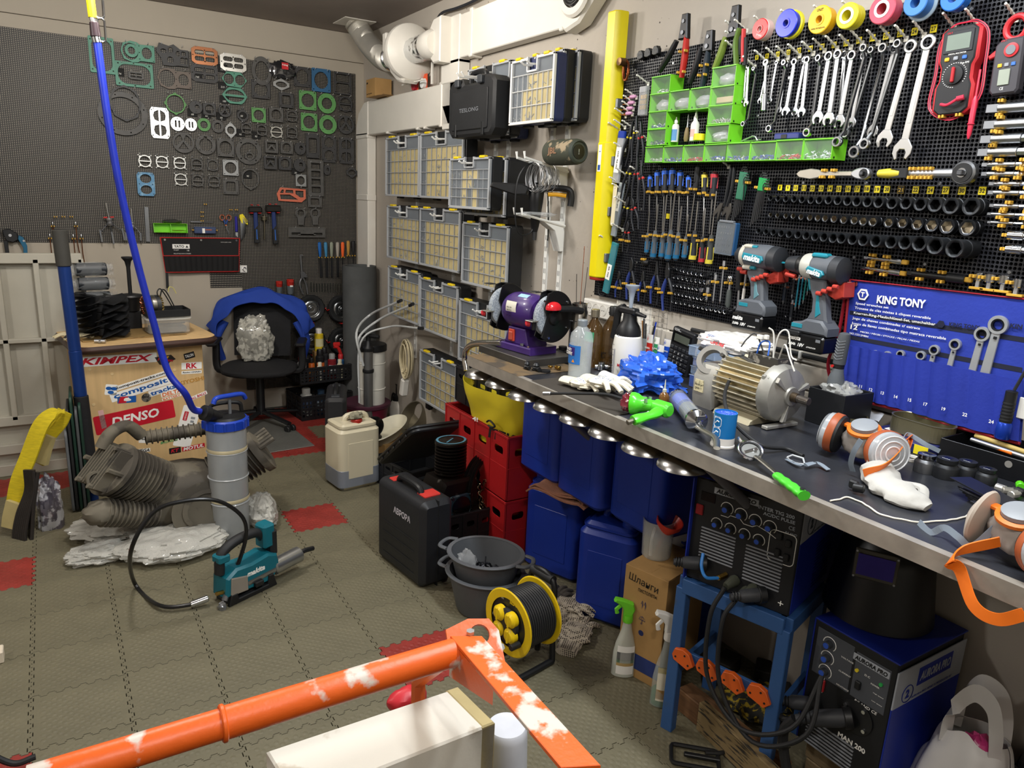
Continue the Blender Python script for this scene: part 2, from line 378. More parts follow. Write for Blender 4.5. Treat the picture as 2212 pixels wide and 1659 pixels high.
# ================================================================ BACK WALL: gaskets on pegs
ORD_=['first','second','third','fourth','fifth','sixth','seventh','eighth','ninth','tenth','eleventh','twelfth','thirteenth','fourteenth','fifteenth','last']
PEG=mt('d9dadb',.35,.6)
BACKPEG=M().cyl((0,0,0),(0,-.034,.006),.0022,n=6).cyl((0,-.034,.006),(0,-.037,.011),.0022,n=6).mesh('peg',PEG)
RIGHTPEG=None
def peg(board,p,me=None):
 o=put(bpy.data.objects.new('peg',me or BACKPEG),board);l=board.matrix_world.inverted()@V(p);o.location=(l.x,0,l.z)
bpy.context.view_layer.update()
def ring_n(n,rx,rz,r,a0=0):return [Qx(r[0],8,rx*cos(a0+2*pi*i/n),rz*sin(a0+2*pi*i/n),0,r[1]) for i in Qk(n)]
def gasket(kind,w,h):
 a,b=w/2,h/2;s=min(a,b);hr=.07*s
 def c(x,z,r,rz=None,n=20):return Qx(r*a,n,x*a,z*b,0,(rz if rz is not None else r)*b)
 def hole(x,z,k=1.):return Qx(hr*k,8,x*a,z*b)
 def rq(x,z,w_,h_,r=.3):return Qy(w_*w,h_*h,r*min(w_*w,h_*h),3,x*a,z*b)
 cor=[hole(x,z) for x,z in ((.82,.82),(-.82,.82),(.82,-.82),(-.82,-.82))]
 def lobes(n,R=.84,L_=.17,a0=pi/4,N=64):
  o=[]
  for i in Qk(N):
   t=2*pi*i/N;d=min(abs((t-a0-2*pi*k/n+pi) % (2*pi)-pi) for k in Qk(n));q=R+L_*max(0,1-(d/.2)**2);o.append((a*q*cos(t),b*q*sin(t)))
  return o
 cut=lambda k:[(-a,-b+k*b),(-a,b-k*b),(-a+k*a,b),(a-k*a,b),(a,b-k*b),(a,-b+k*b),(a-k*a,-b),(-a+k*a,-b)]
 half=lambda sg,R,g=.07:[(R*a*cos(t),sg*max(g*b,R*b*sin(t))) for t in [pi*i/12 for i in Qk(13)]]
 R=Qy(w,h,.12*s,3)
 if kind=='rectoval':return [R,Qy(w*.86,h*.8,.33*h,6)]+cor+[hole(0,.9),hole(0,-.9)]
 if kind=='rectovalv':return [R,Qy(w*.8,h*.86,.3*w,6)]+cor
 if kind=='sqr':return [R,c(0,0,.74)]+cor
 if kind=='sqin':return [R,rq(0,0,.62,.62,.18)]+cor
 if kind=='ring':return [c(0,0,1,n=32),c(0,0,.68,n=28)]+[Qx(hr,8,.84*a*cos(t),.84*b*sin(t)) for t in (.8,2.3,3.9,5.4)]
 if kind=='ringf':return [c(0,0,1,n=32),c(0,0,.58,n=28)]+[Qx(hr*.7,8,.8*a*cos(t),.8*b*sin(t)) for t in (.8,2.3,3.9,5.4)]
 if kind=='big':return [lobes(2,.96,.0),Qx(.72*a,36,0,0,0,.74*b)]+ring_n(8,a*.85,b*.85,(hr*.5,hr*.5),.3)
 if kind=='octo':return [c(0,0,1,n=8),c(0,0,.86,n=16)]+ring_n(4,a*.93,b*.93,(hr*.4,hr*.4),.4)
 if kind=='ears':return [lobes(4,.88,.13,0),c(0,0,.78,n=30)]+ring_n(4,a*.93,b*.93,(hr*.5,hr*.5),0)
 if kind=='ears3':return [lobes(3,.9,.12,-pi/2),c(0,0,.78,n=30)]+ring_n(3,a*.93,b*.93,(hr*.5,hr*.5),-pi/2)
 if kind=='bar':return [lobes(4),half(1,.7),half(-1,.7)]+cor
 if kind=='open':return [lobes(4),c(0,0,.68)]
 if kind=='sqbar':return [R,rq(0,.5,.8,.36,.3),rq(0,-.42,.8,.46,.3)]+cor
 if kind=='head2':return [[(-.95*a,0),(-.8*a,.75*b),(-.35*a,b),(0,.93*b),(.15*a,.75*b),(a,.8*b),(a,-.8*b),(.15*a,-.8*b),(0,-.95*b),(-.35*a,-b),(-.8*a,-.75*b)],Qx(.36*w/2*1.25,26,-.4*a,0,0,.8*b),Qx(.3*a,22,.55*a,0,0,.56*b)]+[hole(.12,0,.8),hole(.12,.62,.8),hole(.12,-.62,.8),hole(.92,.7,.8),hole(.92,-.7,.8)]
 if kind=='multi':return [[(-a,.2*b),(-.8*a,b),(-.2*a,.8*b),(.1*a,b),(.5*a,.6*b),(a,.6*b),(a,-.9*b),(.3*a,-.9*b),(0,-b),(-.6*a,-b),(-.7*a,-.4*b)],c(-.55,.3,.2),c(-.1,.45,.17,.25),c(-.15,-.45,.2,.3),c(.35,.2,.13,.25),rq(.62,-.4,.14,.3),rq(.86,-.4,.1,.3),rq(.7,.25,.14,.2)]
 if kind=='slots4':return [cut(.3) if w>h else cut(.2),rq(-.4,.36,.36,.26,.4),rq(.4,.36,.36,.26,.4),rq(-.4,-.36,.36,.26,.4),rq(.4,-.36,.36,.26,.4),hole(0,.62,1.3),hole(0,-.62,1.3),hole(-.9,0),hole(.9,0)]
 if kind=='two':return [[(-a,0),(-.6*a,.9*b),(.5*a,b),(a,0),(.5*a,-b),(-.6*a,-.9*b)],c(-.45,0,.4,.68),c(.45,0,.4,.68),hole(0,.75),hole(0,-.75)]
 if kind=='ovalbar':return [[(-a,0),(-.6*a,.8*b),(-.4*a,b),(.5*a,b),(.7*a,.75*b),(a,0),(.7*a,-.75*b),(.5*a,-b),(-.4*a,-b),(-.6*a,-.8*b)],half(1,.78,.12),half(-1,.78,.12)]
 if kind=='two_v':return [cut(.22),c(0,.47,.66,.38),c(0,-.47,.66,.38)]+[hole(.75,0),hole(-.75,0)]+cor
 if kind=='two_vb':return [cut(.22)]+[[(x*a+sx*0,z*b) for x,z in P_] for sx,P_ in ((0,[(.09,.85),(.55,.7),(.68,.47),(.55,.2),(.09,.1)]),(0,[(-.09,.85),(-.55,.7),(-.68,.47),(-.55,.2),(-.09,.1)]),(0,[(.09,-.85),(.55,-.7),(.68,-.47),(.55,-.2),(.09,-.1)]),(0,[(-.09,-.85),(-.55,-.7),(-.68,-.47),(-.55,-.2),(-.09,-.1)]))]+cor
 if kind=='disc2':return [c(0,0,1,n=30),rq(-.25,0,.13,.5,.45),rq(.25,0,.13,.5,.45),hole(0,.8),hole(.8,0),hole(-.8,0),hole(0,-.8)]
 if kind=='diamond':return [[(0,b),(.35*a,.75*b),(.95*a,.3*b),(.95*a,-.3*b),(.35*a,-.75*b),(0,-b),(-.35*a,-.75*b),(-.95*a,-.3*b),(-.95*a,.3*b),(-.35*a,.75*b)],c(0,0,.66,.48),hole(0,.82,.8),hole(0,-.82,.8)]
 if kind=='tri':return [c(0,0,1,n=32),[(-.5*a,-.62*b),(0,.1*b),(.5*a,-.62*b)],[(.82*a*cos(t),.82*b*sin(t)) for t in [-.5+i*.22 for i in Qk(9)]]+[(.05*a,.3*b)],[(-.82*a*cos(t),.82*b*sin(t)) for t in [-.5+i*.22 for i in Qk(9)]]+[(-.05*a,.3*b)]]
 if kind=='notch':return [c(0,0,1,n=32),Qx(.66*a,26,0,0,pi/2+.25,.66*b)[:25]+[(-.16*a,.85*b),(.16*a,.85*b)][::-1]]+[Qx(hr*.8,8,.84*a*cos(t),.84*b*sin(t)) for t in (.8,2.3,3.9,5.4)]
 if kind=='sqtri':return [R,[(-.55*a,-.6*b),(0,.1*b),(.55*a,-.6*b)],[(-.7*a,.7*b),(.7*a,.7*b),(.7*a,-.4*b),(.08*a,.4*b),(-.08*a,.4*b),(-.7*a,-.4*b)]]
 if kind=='ladder':return [R]+[rq(0,z,.6,.17,.1) for z in (.68,.24,-.2,-.64)]
 if kind=='orange':return [[(-a,0),(-.75*a,.8*b),(a,.7*b),(a,-.5*b),(.7*a,-b),(-.9*a,-.9*b)],[(-.8*a,.1*b),(-.65*a,.55*b),(-.5*a,.55*b),(-.55*a,.1*b)],[(-.42*a,.15*b),(-.38*a,.55*b),(.12*a,.55*b),(.15*a,.1*b),(-.1*a,.15*b)],[(-.8*a,-.1*b),(-.1*a,-.05*b),(.5*a,-.7*b),(-.75*a,-.7*b)],[(.28*a,.5*b),(.85*a,.5*b),(.85*a,-.35*b),(.62*a,-.4*b),(.28*a,.05*b)]]
 if kind=='paddle':return [[(a*.9*cos(t),b*.35+b*.6*sin(t)) for t in [-.9+i*.33 for i in Qk(16)]]+[(-.45*a,-b),(.45*a,-b)],Qx(.55*a,18,0,.4*b)]
 if kind=='flat':return [R,rq(-.6,-.3,.25,.25),rq(.6,-.3,.25,.25),rq(0,-.5,.5,.2,.4),hole(-.2,.4),hole(.2,.4)]
 if kind=='disc':return [c(0,0,1,n=24),hole(0,.7),hole(0,-.7),c(.2,.1,.35)]
 return [R]
GC={'t':mt('548f7a',.5),'g':mt('5b9455',.5),'d':mt('3a3a3b',.5,var=.15,sc=30),'k':mt('4f4e4c',.5,var=.2,sc=30),'b':mt('2f5f86',.5),'l':mt('5b8fb6',.5,c2='7fa9c6',thr=.55,sc=30),
      's':mt('d6d6d2',.25,.9),'c':mt('8a5c42',.33,1),'o':mt('c96a50',.5),'n':mt('6f655d',.6),'w':mt('9a9c9c',.4,.5)}
GK=[
('rectovalv','t',608,330,150,215,2,'tall teal gasket with an oval opening, farthest left, behind the blue hose'),
('head2','t',820,312,205,125,2,'teal gasket with one large and one small bore in the top row'),
('ringf','t',785,302,78,78,2,'small teal ring hanging inside the large bore of the teal gasket'),
('rectoval','t',803,447,225,145,2,'wide teal rectangular gasket with one long oval opening'),
('slots4','k',812,452,90,45,5,'little dark slotted plate hanging inside the wide teal gasket'),
('multi','d',1030,330,190,130,2,'cluster of thin dark gaskets between the teal and the copper one'),
('head2','n',1040,472,205,125,2,'brown grey gasket with a large and a small bore under the dark cluster'),
('slots4','c',1222,335,155,105,3,'shiny copper gasket with four slots in the top row'),
('slots4','s',1393,375,155,105,3,'bright silver gasket with four slots and scalloped edge'),
('slots4','d',1222,440,160,105,2,'dark slotted gasket directly below the copper one'),
('two','t',1400,475,150,92,2,'teal gasket with two equal round bores'),
('ovalbar','t',1402,572,150,95,2,'teal oval gasket with a bar across, under the two bore one'),
('ring','k',1562,425,118,172,10,'thick dark oval ring left of the bag with the red label'),
('sqr','d',1558,535,110,105,3,'dark gasket with cut corners hanging behind the oval ring'),
('diamond','w',1680,505,100,72,2,'pale gasket under the bag with the red label'),
('sqr','d',1805,460,100,118,4,'dark square gasket right of the bag with the red label'),
('sqr','b',1918,480,112,138,4,'big blue square gasket in the top right of the board'),
('sqbar','d',2046,500,105,130,4,'dark rectangular gasket with cross bar, top right corner of the board'),
('big','k',735,680,310,268,8,'very large dark ring gasket with many holes, behind the blue hose'),
('octo','d',748,618,196,218,6,'dark eight-sided ring hanging in front of the very large ring'),
('ears','g',1048,620,132,132,2,'thin green ring with four ears below the brown grey gasket'),
('two_vb','s',955,735,112,184,3,'tall bright silver gasket with two barred round openings'),
('disc2','s',1060,740,84,84,5,'left one of two silver discs with twin slots'),
('disc2','s',1140,745,72,76,5,'right one of two silver discs with twin slots'),
('ringf','g',1218,745,78,78,3,'green disc ring right of the two silver discs'),
('ringf','k',1300,755,72,76,6,'grey disc ring right of the green disc ring'),
('diamond','w',1378,778,68,98,3,'pale diamond-shaped flange gasket with a round bore'),
('disc','d',1168,642,78,76,9,'dark round spacer under the copper column, first of the three marked 60'),
('sqr','d',1250,652,74,72,9,'dark square spacer, second of the three marked 60'),
('tri','d',1342,662,76,76,9,'dark round spacer with a V inside, third of the three marked 60'),
('diamond','d',1450,690,70,88,6,'dark diamond flange marked 50'),
('sqr','g',1545,688,84,86,3,'small green square gasket in the middle of the board'),
('sqr','k',1648,686,82,84,12,'thick dark square spacer right of the small green square gasket'),
('bar','k',1742,695,78,78,12,'thick dark spacer with a cross bar, left of the green squares'),
('bar','k',1470,768,76,76,10,'dark round spacer with a bar, right of the pale diamond'),
('bar','k',1562,778,76,78,10,'dark round spacer with a bar, left of the silver barred spacer'),
('bar','s',1650,790,86,80,10,'silver barred spacer alone among the dark ones'),
('bar','k',1742,794,78,80,12,'dark barred spacer right of the silver barred one'),
('sqin','d',1708,598,86,90,10,'dark spacer with a rounded square opening, under the pale gasket'),
('sqr','g',1838,600,102,112,3,'upper green square gasket on the right'),
('ringf','g',1952,618,108,120,3,'upper green oval ring on the right'),
('bar','d',2062,622,96,108,6,'dark round gasket with a bar at the right edge of the board'),
('sqr','g',1846,730,96,106,3,'lower green square gasket on the right'),
('ringf','g',1958,745,104,112,3,'lower green oval ring on the right'),
('tri','d',2065,745,96,112,5,'dark ring with a V at the right edge of the board'),
('tri','k',1095,853,130,122,7,'dark ring with a V inside, below the silver discs'),
('notch','k',1228,865,120,116,7,'dark ring with a notch on top, right of the V ring'),
('sqr','k',1347,882,100,106,8,'dark square plate with a round hole, right of the notched ring'),
('ring','k',1485,905,154,156,6,'large speckled dark ring marked with chalk letters'),
('diamond','k',1490,932,58,62,6,'small dark flange hanging inside the large speckled ring'),
('sqtri','k',1620,877,76,72,12,'dark square block with a V inside'),
('sqr','k',1710,882,72,72,12,'dark square block with a round hole next to the V block'),
('disc','d',1790,887,66,76,12,'dark arched block, third beside the V block'),
('sqin','d',1868,870,80,146,4,'tall dark frame gasket, left of three tall ones'),
('two_v','d',1965,890,86,162,4,'tall dark gasket with two round openings, middle of three tall ones'),
('two_vb','d',2068,900,88,156,4,'tall dark gasket with barred openings at the right edge'),
('bar','s',865,962,92,86,6,'bright barred spacer, first of three in the left row'),
('bar','s',968,968,90,86,6,'bright barred spacer, second of three in the left row'),
('bar','s',1073,974,88,84,6,'bright barred spacer, third of three in the left row'),
('bar','k',1175,982,84,84,6,'grey barred spacer right of the three bright ones'),
('open','k',1270,987,84,82,6,'grey open ring spacer left of the square green-edged frame'),
('sqr','w',1377,1002,92,92,5,'square frame gasket with a green inner edge'),
('sqtri','d',1613,972,76,76,12,'dark block below the V block'),
('sqr','d',1700,977,74,76,12,'dark block with round hole, lower row'),
('disc','d',1788,987,70,78,12,'dark block above the small pale gasket'),
('two_v','l',872,1100,104,140,3,'light blue gasket with two bores, farthest left in the lowest row'),
('bar','s',1080,1072,90,86,6,'bright barred spacer alone in the lowest row'),
('bar','k',1180,1080,84,82,6,'grey barred spacer in the lowest row'),
('bar','k',1277,1084,84,80,6,'grey barred spacer with centre hole in the lowest row'),
('sqin','k',1378,1114,92,92,6,'dark square frame gasket in the lowest row'),
('ears3','k',1495,1068,116,134,5,'dark round ring with three ears in the lowest row'),
('sqr','w',1797,1078,62,70,4,'small pale grey gasket above the orange one'),
('orange','o',1740,1160,172,92,3,'salmon orange irregular gasket'),
('sqin','k',1880,1205,82,66,4,'dark plate with square hole, sticking out under the ladder-shaped one'),
('ladder','k',1885,1065,92,214,8,'long dark plate with four windows like a ladder'),
('disc','d',1952,1015,42,60,5,'very small dark plate right of the ladder-shaped one'),
('diamond','d',2100,1030,66,68,8,'small dark flange marked 25 at the right edge of the board'),
('paddle','k',1796,1292,72,102,4,'left one of two dark paddle-shaped gaskets'),
('paddle','k',1882,1292,70,102,4,'right one of two dark paddle-shaped gaskets'),
('flat','k',1833,1388,218,58,8,'long dark horizontal plate with slots under the paddles'),
]
_lay={}
for k,(kd,co,cx,cy,w_,h_,th,lb) in Qj(GK):
 cx,cy,w_,h_=cx/2.765,cy/2.765,w_/2.765,h_/2.765
 off=.016+.0045*(k % 3);c0=pb(cx,cy,off);a=pb(cx-w_/2,cy,off);b=pb(cx+w_/2,cy,off)
 W2=abs(b.x-a.x);H2=abs(pb(cx,cy-h_/2,off).z-pb(cx,cy+h_/2,off).z)
 o=Za('gasket',gasket(kd,W2,H2),th/1000,GC[co],bev=.0006);o.location=c0
 tag(o,lb,'gasket','gaskets on the back wall board')
 for sx in ((-.32,.32) if w_>26 else (0,)):peg(bb,(c0.x+sx*W2,0,c0.z+H2*.42))
for s,x,y,lb in (('60',1150,683,'under the dark round spacer, first of three'),('60',1233,692,'under the dark square spacer, second of three'),('60',1322,703,'under the dark V spacer, third of three'),('90',1436,803,'right of the pale diamond gasket'),('90',1530,815,'left of the silver barred spacer'),('50',1443,693,'inside the dark diamond flange'),('174',712,440,'in the wide teal gasket'),('180',1340,605,'left of the teal barred oval'),('215',1330,520,'left of the teal two bore gasket'),('117',1330,417,'left of the bright silver slotted gasket'),('740',1178,460,'in the dark slotted gasket'),('90',1480,1052,'inside the three-eared ring'),('30',1765,1032,'above the small pale gasket')):
 p=pb(x/2.765,y/2.765,.0135)
 t=Qa(M().box(0,0,.01,.055,.001,.045,0),'card_tag',mt('1c1c1c',.8),'small black card chalked %s %s' % (s,lb),'tag',p,0,'chalked card tags')
 txt(s,None,.011,mt('d8d8d2',.8,var=.02),t,(0,-.0007,0),shear=.2,bold=.01)
p=pb(1690/2.765,420/2.765,.03)
t=T('parts_bag','clear plastic bag of black parts with a red label, top of the gasket board','bag',p)
M().Ze((0,0,0),(.075,.012,.05),.35,4,20,12,seed=4,pw=.7).ob('bag',mt('202124',.12,coat=1),t)
M().box(.01,-.016,.025,.042,.001,.04,0).ob('label',PRR,t);txt('Fubag',.035,.012,PRW,t,(.01,-.0172,.03),bold=.02)
def Zc(m,x,z,y=0.,r=.006):
 for s in (-1,1):m.box(x+s*r,y-.008,z,.005,.016,.008,.001)
 return m
for px,lb in ((120,'first'),(137,'second'),(154,'third')):
 c=pb(px,468,.014);Qa(Zc(M(),0,0),'tool_clip',YCLIP,lb+' empty yellow clip of the three above the blue lift handle','clip',c,0,'empty yellow clips')
for px,py,lb in ((241,441,'two empty yellow clips side by side left of the scissors'),(436,458,'yellow clip highest in the upright row'),(436,467,'yellow clip second in the upright row'),(436,477,'yellow clip lowest in the upright row'),(498,453,'yellow clip above the scissors'),(510,453,'yellow clip above the blue knife')):
 if px==241:px=443
 Qa(Zc(M(),0,0),'tool_clip',YCLIP,lb,'clip',pb(px,py,.014),0,'empty yellow clips')
COPM=mt('96654a',.35,1)
for i,(px,py) in Qj(((113,478),(163,478),(107,504),(142,504),(158,505),(175,505))):
 p=pb(px,py,.022);z=p.z-1.02 + (.0)
 t=T('torch_nozzle','copper torch nozzle, %s' % ['tall one left of the lift handle','tall one right of the lift handle','leftmost of the lower row','right behind the lift handle','next to the last of the lower row','last of the lower row'][i],'nozzle',p,0,'copper torch nozzles')
 M().Qu([(.0005,.0),(.003,-.004),(.0032,-.02),(.0055,-.022),(.0055,-.03),(.003,-.034)]).ob('tip',CHR,t)
 M().Qw([(0,0,-.034),(0,0,-.12),(.006,0,-.2)],.003,6).ob('tube',COPM,t)
 Zc(M(),0,-.028,.0,.007).ob('clip',YCLIP,t)
p=pb(22,508,.035);t=T('pipe_cutter','ratchet pipe cutter with black head and blue handle at the far left of the board','cutter',p)
M().Qv([(-.035,.03),(0,.035),(.035,.01),(.035,-.025),(.01,-.04),(-.02,-.03),(-.03,0)],-.012,.012,.003).ob('head',BLK,t)
M().Qv([(-.035,-.03),(-.015,-.03),(-.012,-.2),(-.03,-.2)],-.008,.008,.002).ob('handle',BLK,t)
M().Qv([(.04,.0),(.06,-.01),(.075,-.06),(.07,-.15),(.05,-.15),(.055,-.07),(.035,-.02)],-.008,.008,.002).ob('blue_handle',mt('1f5f80',.4),t)
M().cyl((0,-.016,0),(0,-.011,0),.008,n=12).cyl((.062,-.012,-.03),(.062,-.008,-.03),.006,n=10).ob('rivet',ZNC,t)['kind']='stuff'
def hone(px0,py0,px1,py1,s,lb,rd):
 p,rz,ti,L=Zb('b',(px0,py0),(px1,py1),.04);t=T('cylinder_hone',lb,'hone',p,rz,None,ti)
 M().cyl((0,0,0),(0,0,-L*.42),.004,n=8).ob('shaft',CHR,t)
 M().Qu([(.005,-L*.42),(.014*s,-L*.45),(.014*s,-L*.5),(.01*s,-L*.55),(.016*s,-L*.6),(.012*s,-L*.66)],n=14).ob('collar',ZNC,t)
 if rd:M().box(-.018,0,-L*.42,.02,.012,.008).box(.018,0,-L*.42,.02,.012,.008).ob('wing_nut',RED,t)
 for a in (-1,0,1):
  x=a*.05*s;z=-L*(1.0 if a else 1.08)
  M().Qw([(a*.01,0,-L*.6),(x,-.01,z+.03)],.0028,6).ob('arm',DST,t)
  M().box(x,-.01,z+.012,.009,.012,.06*s).ob('stone',GREY,t)
hone(229,438,243,512,1.2,'three-legged cylinder hone with red wing nut left of the blue hose',1)
hone(284,450,288,515,.8,'smaller dark three-legged cylinder hone right of the blue hose',0)
p,rz,ti,L=Zb('b',(316,447),(320,522),.016)
t=T('steel_ruler','steel ruler hanging upright on the gasket board','ruler',p,rz,None,ti)
M().box(0,0,-L/2,.022,.0015,L,0).ob('blade',mt('77797b',.4,1),t);tk=M()
for i in Qk(40):tk.box(-.008 if i % 5 else -.006,-.001,-.01-i*L/41,.005 if i % 5 else .009,.0004,.0004,0)
tag(tk.ob('graduation',BLK,t),kind='stuff')
def bins(name,lb,p,rz,w,h,d,n,m,tilt=0.,grp=None,cat='bin'):
 t=T(name,lb,cat,p,rz,grp,tilt);b=M();th=.0022
 b.box(0,-.002,0,w,.003,h);b.box(0,-d/2,-h/2+.001,w,d,th);b.box(0,-d/2+.012*0,h/2-.001,w,d*.75,th)
 for i in Qk(n+1):
  x=-w/2+w*i/n;b.Qv([(-.003,-h/2),(-.003,h/2),(-d*.75,h/2),(-d,-h/2)],x-th/2,x+th/2,0,ax='x')
 b.ob('body',m,t);return t
p=pb(367,492,.012)
t=bins('parts_bin','light green two-compartment bin with a bag lying on it, on the back board',p,0,.19,.055,.05,2,LGREEN)
M().Ze((.01,-.025,.04),(.06,.025,.013),.3,4,14,8,seed=3).ob('bag',mt('3a3b3a',.15,coat=1),t)
M().box(.05,-.03,-.015,.08,.004,.003).box(.04,-.034,-.012,.07,.003,.002).ob('strips',BRASS,t)['kind']='stuff'
p=pb(442,497,.014)
t=T('blade_case','small blue case with a white sticker held by yellow clips on the back board','case',p)
M().box(0,-.012,0,.13,.024,.042,.004).ob('case',mt('3c4a6c',.35),t);M().box(-.01,-.0245,-.003,.016,.001,.03,0).ob('sticker',PRW,t)
M().box(.02,-.025,.003,.04,.003,.004).ob('blade',ORG,t);Zc(M(),-.07,0,0,.004).ob('clip',YCLIP,t);Zc(M(),.07,0,0,.004).ob('clip',YCLIP,t)
p,rz,ti,L=Zb('b',(411,479),(460,480),.02)
M_=M();M_.box(0,0,-L*.25,.008,.004,L*.5).cyl((0,0,-L*.5),(0,0,-L),.0015,n=6)
Qa(M_,'scriber',mt('8f9194',.4,.8),'thin steel scriber lying level above the blue case','tool',p,rz,None,ti)
p=pb(487,470,.025);t=T('scissors','pair of scissors with blue and copper rimmed handles','scissors',p)
for s in (-1,1):
 M().Qw([(s*.02+.014*cos(a)*1.,0,.0+.017*sin(a)) for a in [2*pi*i/14 for i in Qk(14)]],.0035,6,True).ob('finger_loop',mt('a0583c',.35),t)
 M().Qv([(s*.008,-.012),(s*.018,-.01),(s*.004,-.05),(s*-.006,-.045)],-.003,.003,.001).ob('shank',mt('1f3f7d',.4),t)
 M().Qv([(s*.006,-.045),(s*-.006,-.045),(-s*.004+.02,-.12)],-.001-.002*(s>0),.001-.002*(s>0)).ob('blade',CHR,t)
M().cyl((0,-.006,-.048),(0,.004,-.048),.004,n=10).ob('pivot',ORG,t)
p,rz,ti,L=Zb('b',(509,462),(511,517),.022);t=T('utility_knife','blue snap-off knife in a grey holder right of the scissors','knife',p,rz,None,ti)
M().box(0,0,-L/2,.024,.006,L,.002).ob('holder',DGREY,t);M().box(0,-.008,-L*.4,.016,.01,L*.6,.003).ob('body',mt('28248a',.35),t)
M().Qv([(-.007,-L*.72),(.008,-L*.72),(.007,-L*.92),(-.007,-L*.84)],-.011,-.009).ob('blade',ZNC,t)
def Qz(t,hold,hm,n,L,s=1.,spread=.004):
 hold.ob('holder',hm,t)
 for i in Qk(n):
  x=(i-(n-1)/2)*spread;l=L*(1-.06*i)
  M().Qw([(x+.018*s,-.008-.002*i,.012*s-.006*i*s),(x+.004,-.008-.002*i,.012*s-.006*i*s),(x,-.008-.002*i,.006*s-.006*i*s),(x*1.3,-.006,-l)],(.0026-.0002*i)*s,6).ob('key',mt('75787c',.35,1),t)
p=pb(524,470,.014);t=T('hex_key_set','hex key set in a bright yellow holder on the back board','keys',p)
Qz(t,M().Qv([(-.02,.018),(.0,.024),(.016,.0),(.03,-.02),(.03,-.045),(-.01,-.035),(-.022,-.0)],-.014,0,.002),YEL,7,.15,1.2)
for i,(px,py,sz) in Qj(((551,452,1.),(590,450,1.15))):
 p,rz,ti,L=Zb('b',(px,py),(px+(5 if i else 4),py+(72 if i==0 else 76)),.045)
 t=T('club_hammer',['club hammer with blue and black handle, the smaller left one','club hammer with blue and black handle, the larger right one'][i],'hammer',p,rz,'club hammers',ti)
 M().box(0,0,-.002,.085*sz,.035*sz,.036*sz,.006).ob('head',mt('2b2a28',.4,.6),t)
 M().Qv([(-.012,-.01),(.012,-.01),(.013,-.07),(.014,-L),(-.014,-L),(-.013,-.07)],-.011,.011,.004).ob('handle',mt('1c2f63',.45),t)
 M().Qv([(-.0145,-L*.6),(.0145,-L*.45),(.0155,-L*1.01),(-.0155,-L*1.01)],-.0125,.0125,.003).ob('grip',BLKM,t)
 M().box(0,-.0135,-L*.75,.007,.0012,L*.3).ob('blue_inlay',mt('2d5fb0',.4),t)
 for s in (-1,1):M().box(s*.025*sz,.008,-.024*sz,.02,.05,.005).box(s*.02,.0,.027,.012,.03,.006).ob('hook',RED,t)
p,rz,ti,L=Zb('b',(571,463),(571,517),.03);t=T('brush_tool','round multi-part tool on a steel shank between the two hammers','tool',p,rz,None,ti)
for k in Qk(3):M().cyl((0,0,-.014-k*.009),(0,0,-.019-k*.009),.026-.002*k,n=14,c=.001).ob('disc',mt('8f8874',.35,.9),t)
M().cyl((0,0,0),(0,0,-.05),.006,n=8).cyl((0,0,-.05),(0,0,-L),.005,n=8).ob('shank',mt('9a9280',.3,1),t)
p0=pb(346,513,.03);t=T('tool_roll','empty black tool roll with red binding and a white YATO print','tool roll',p0)
A,B_,C_,D_=[pb(*q_,.03)-p0 for q_ in ((346,513),(517,515),(515,586),(358,588))]
def rl(u,v):q_=(A.lerp(B_,u)).lerp(D_.lerp(C_,u),v);return (q_.x,-.002-.004*sin(u*9)*v,q_.z)
M().Zd(rl,24,8,.002).ob('cloth',mt('151516',.8,bump=.2),t)
def rl2(u,v):a_=rl(u,.52+.06*(1-u)*0+v*.46*(1));return (a_[0],a_[1]-.004-.004*abs(sin(u*pi*14)),a_[2])
M().Zd(rl2,84,2,.0015).ob('pocket',mt('0f0f10',.8),t)
ed=[rl(i/20,0) for i in Qk(21)]+[rl(1,i/6) for i in Qk(1,7)]+[rl(1-i/20,1) for i in Qk(1,21)]+[rl(0,1-i/6) for i in Qk(1,7)]
M().Qw([V(e_)+V((0,-.002,0)) for e_ in ed],.0038,6,True).ob('binding',mt('b0221f',.6),t)
M().Qw([V(rl2(i/30,0))+V((0,-.003,0)) for i in Qk(31)],.003,6).ob('binding',mt('b0221f',.6),t)
e_=V(rl(.24,.25));M().box(e_.x,-.006,e_.z,.1,.0006,.028,0).ob('print_panel',PRW,t);txt('YATO',.06,.017,PRK,t,(e_.x-.012,-.0066,e_.z),bold=.03);txt('\u25b2',.018,.015,PRK,t,(e_.x+.034,-.0066,e_.z))
txt('YT-52377',.03,.006,PRW,t,(e_.x-.03,-.0066,e_.z-.023));txt('ROLL-UP TOOL POUCH 12 POCKETS',.1,.006,PRW,t,(e_.x+.005,-.0066,e_.z-.045));txt('18',.012,.009,PRW,t,(e_.x+.04,-.0066,e_.z-.025))
e_=V(rl(.82,.12));txt('www.yato.com',.065,.006,PRW,t,(e_.x,-.0066,e_.z))
for u in (.05,.5,.96):q_=V(rl(u,.06));M().Qu([(.003,-.001),(.0065,-.001),(.0065,.003),(.003,.003)],q_+V((0,-.004,0)),(0,-1,0),12).ob('eyelet',CHR,t)
M().strap([V((D_.x+.008,0,D_.z+.09)),V((D_.x+.006,-.004,D_.z)),V((D_.x+.004,0,D_.z-.1))],.016,.0015,(1,0,0)).ob('strap',BLKM,t)
p=pb(526,581,.012);t=T('hook_plate','small white plate with a steel ring below the tool roll corner','hook',p)
M().box(0,-.002,0,.045,.003,.048,.001).ob('plate',WHT,t);M().Qw([(.004+.011*cos(a),-.012,.0+.013*sin(a)) for a in [i*.5 for i in Qk(11)]],.0025,6).ob('ring',CHR,t)
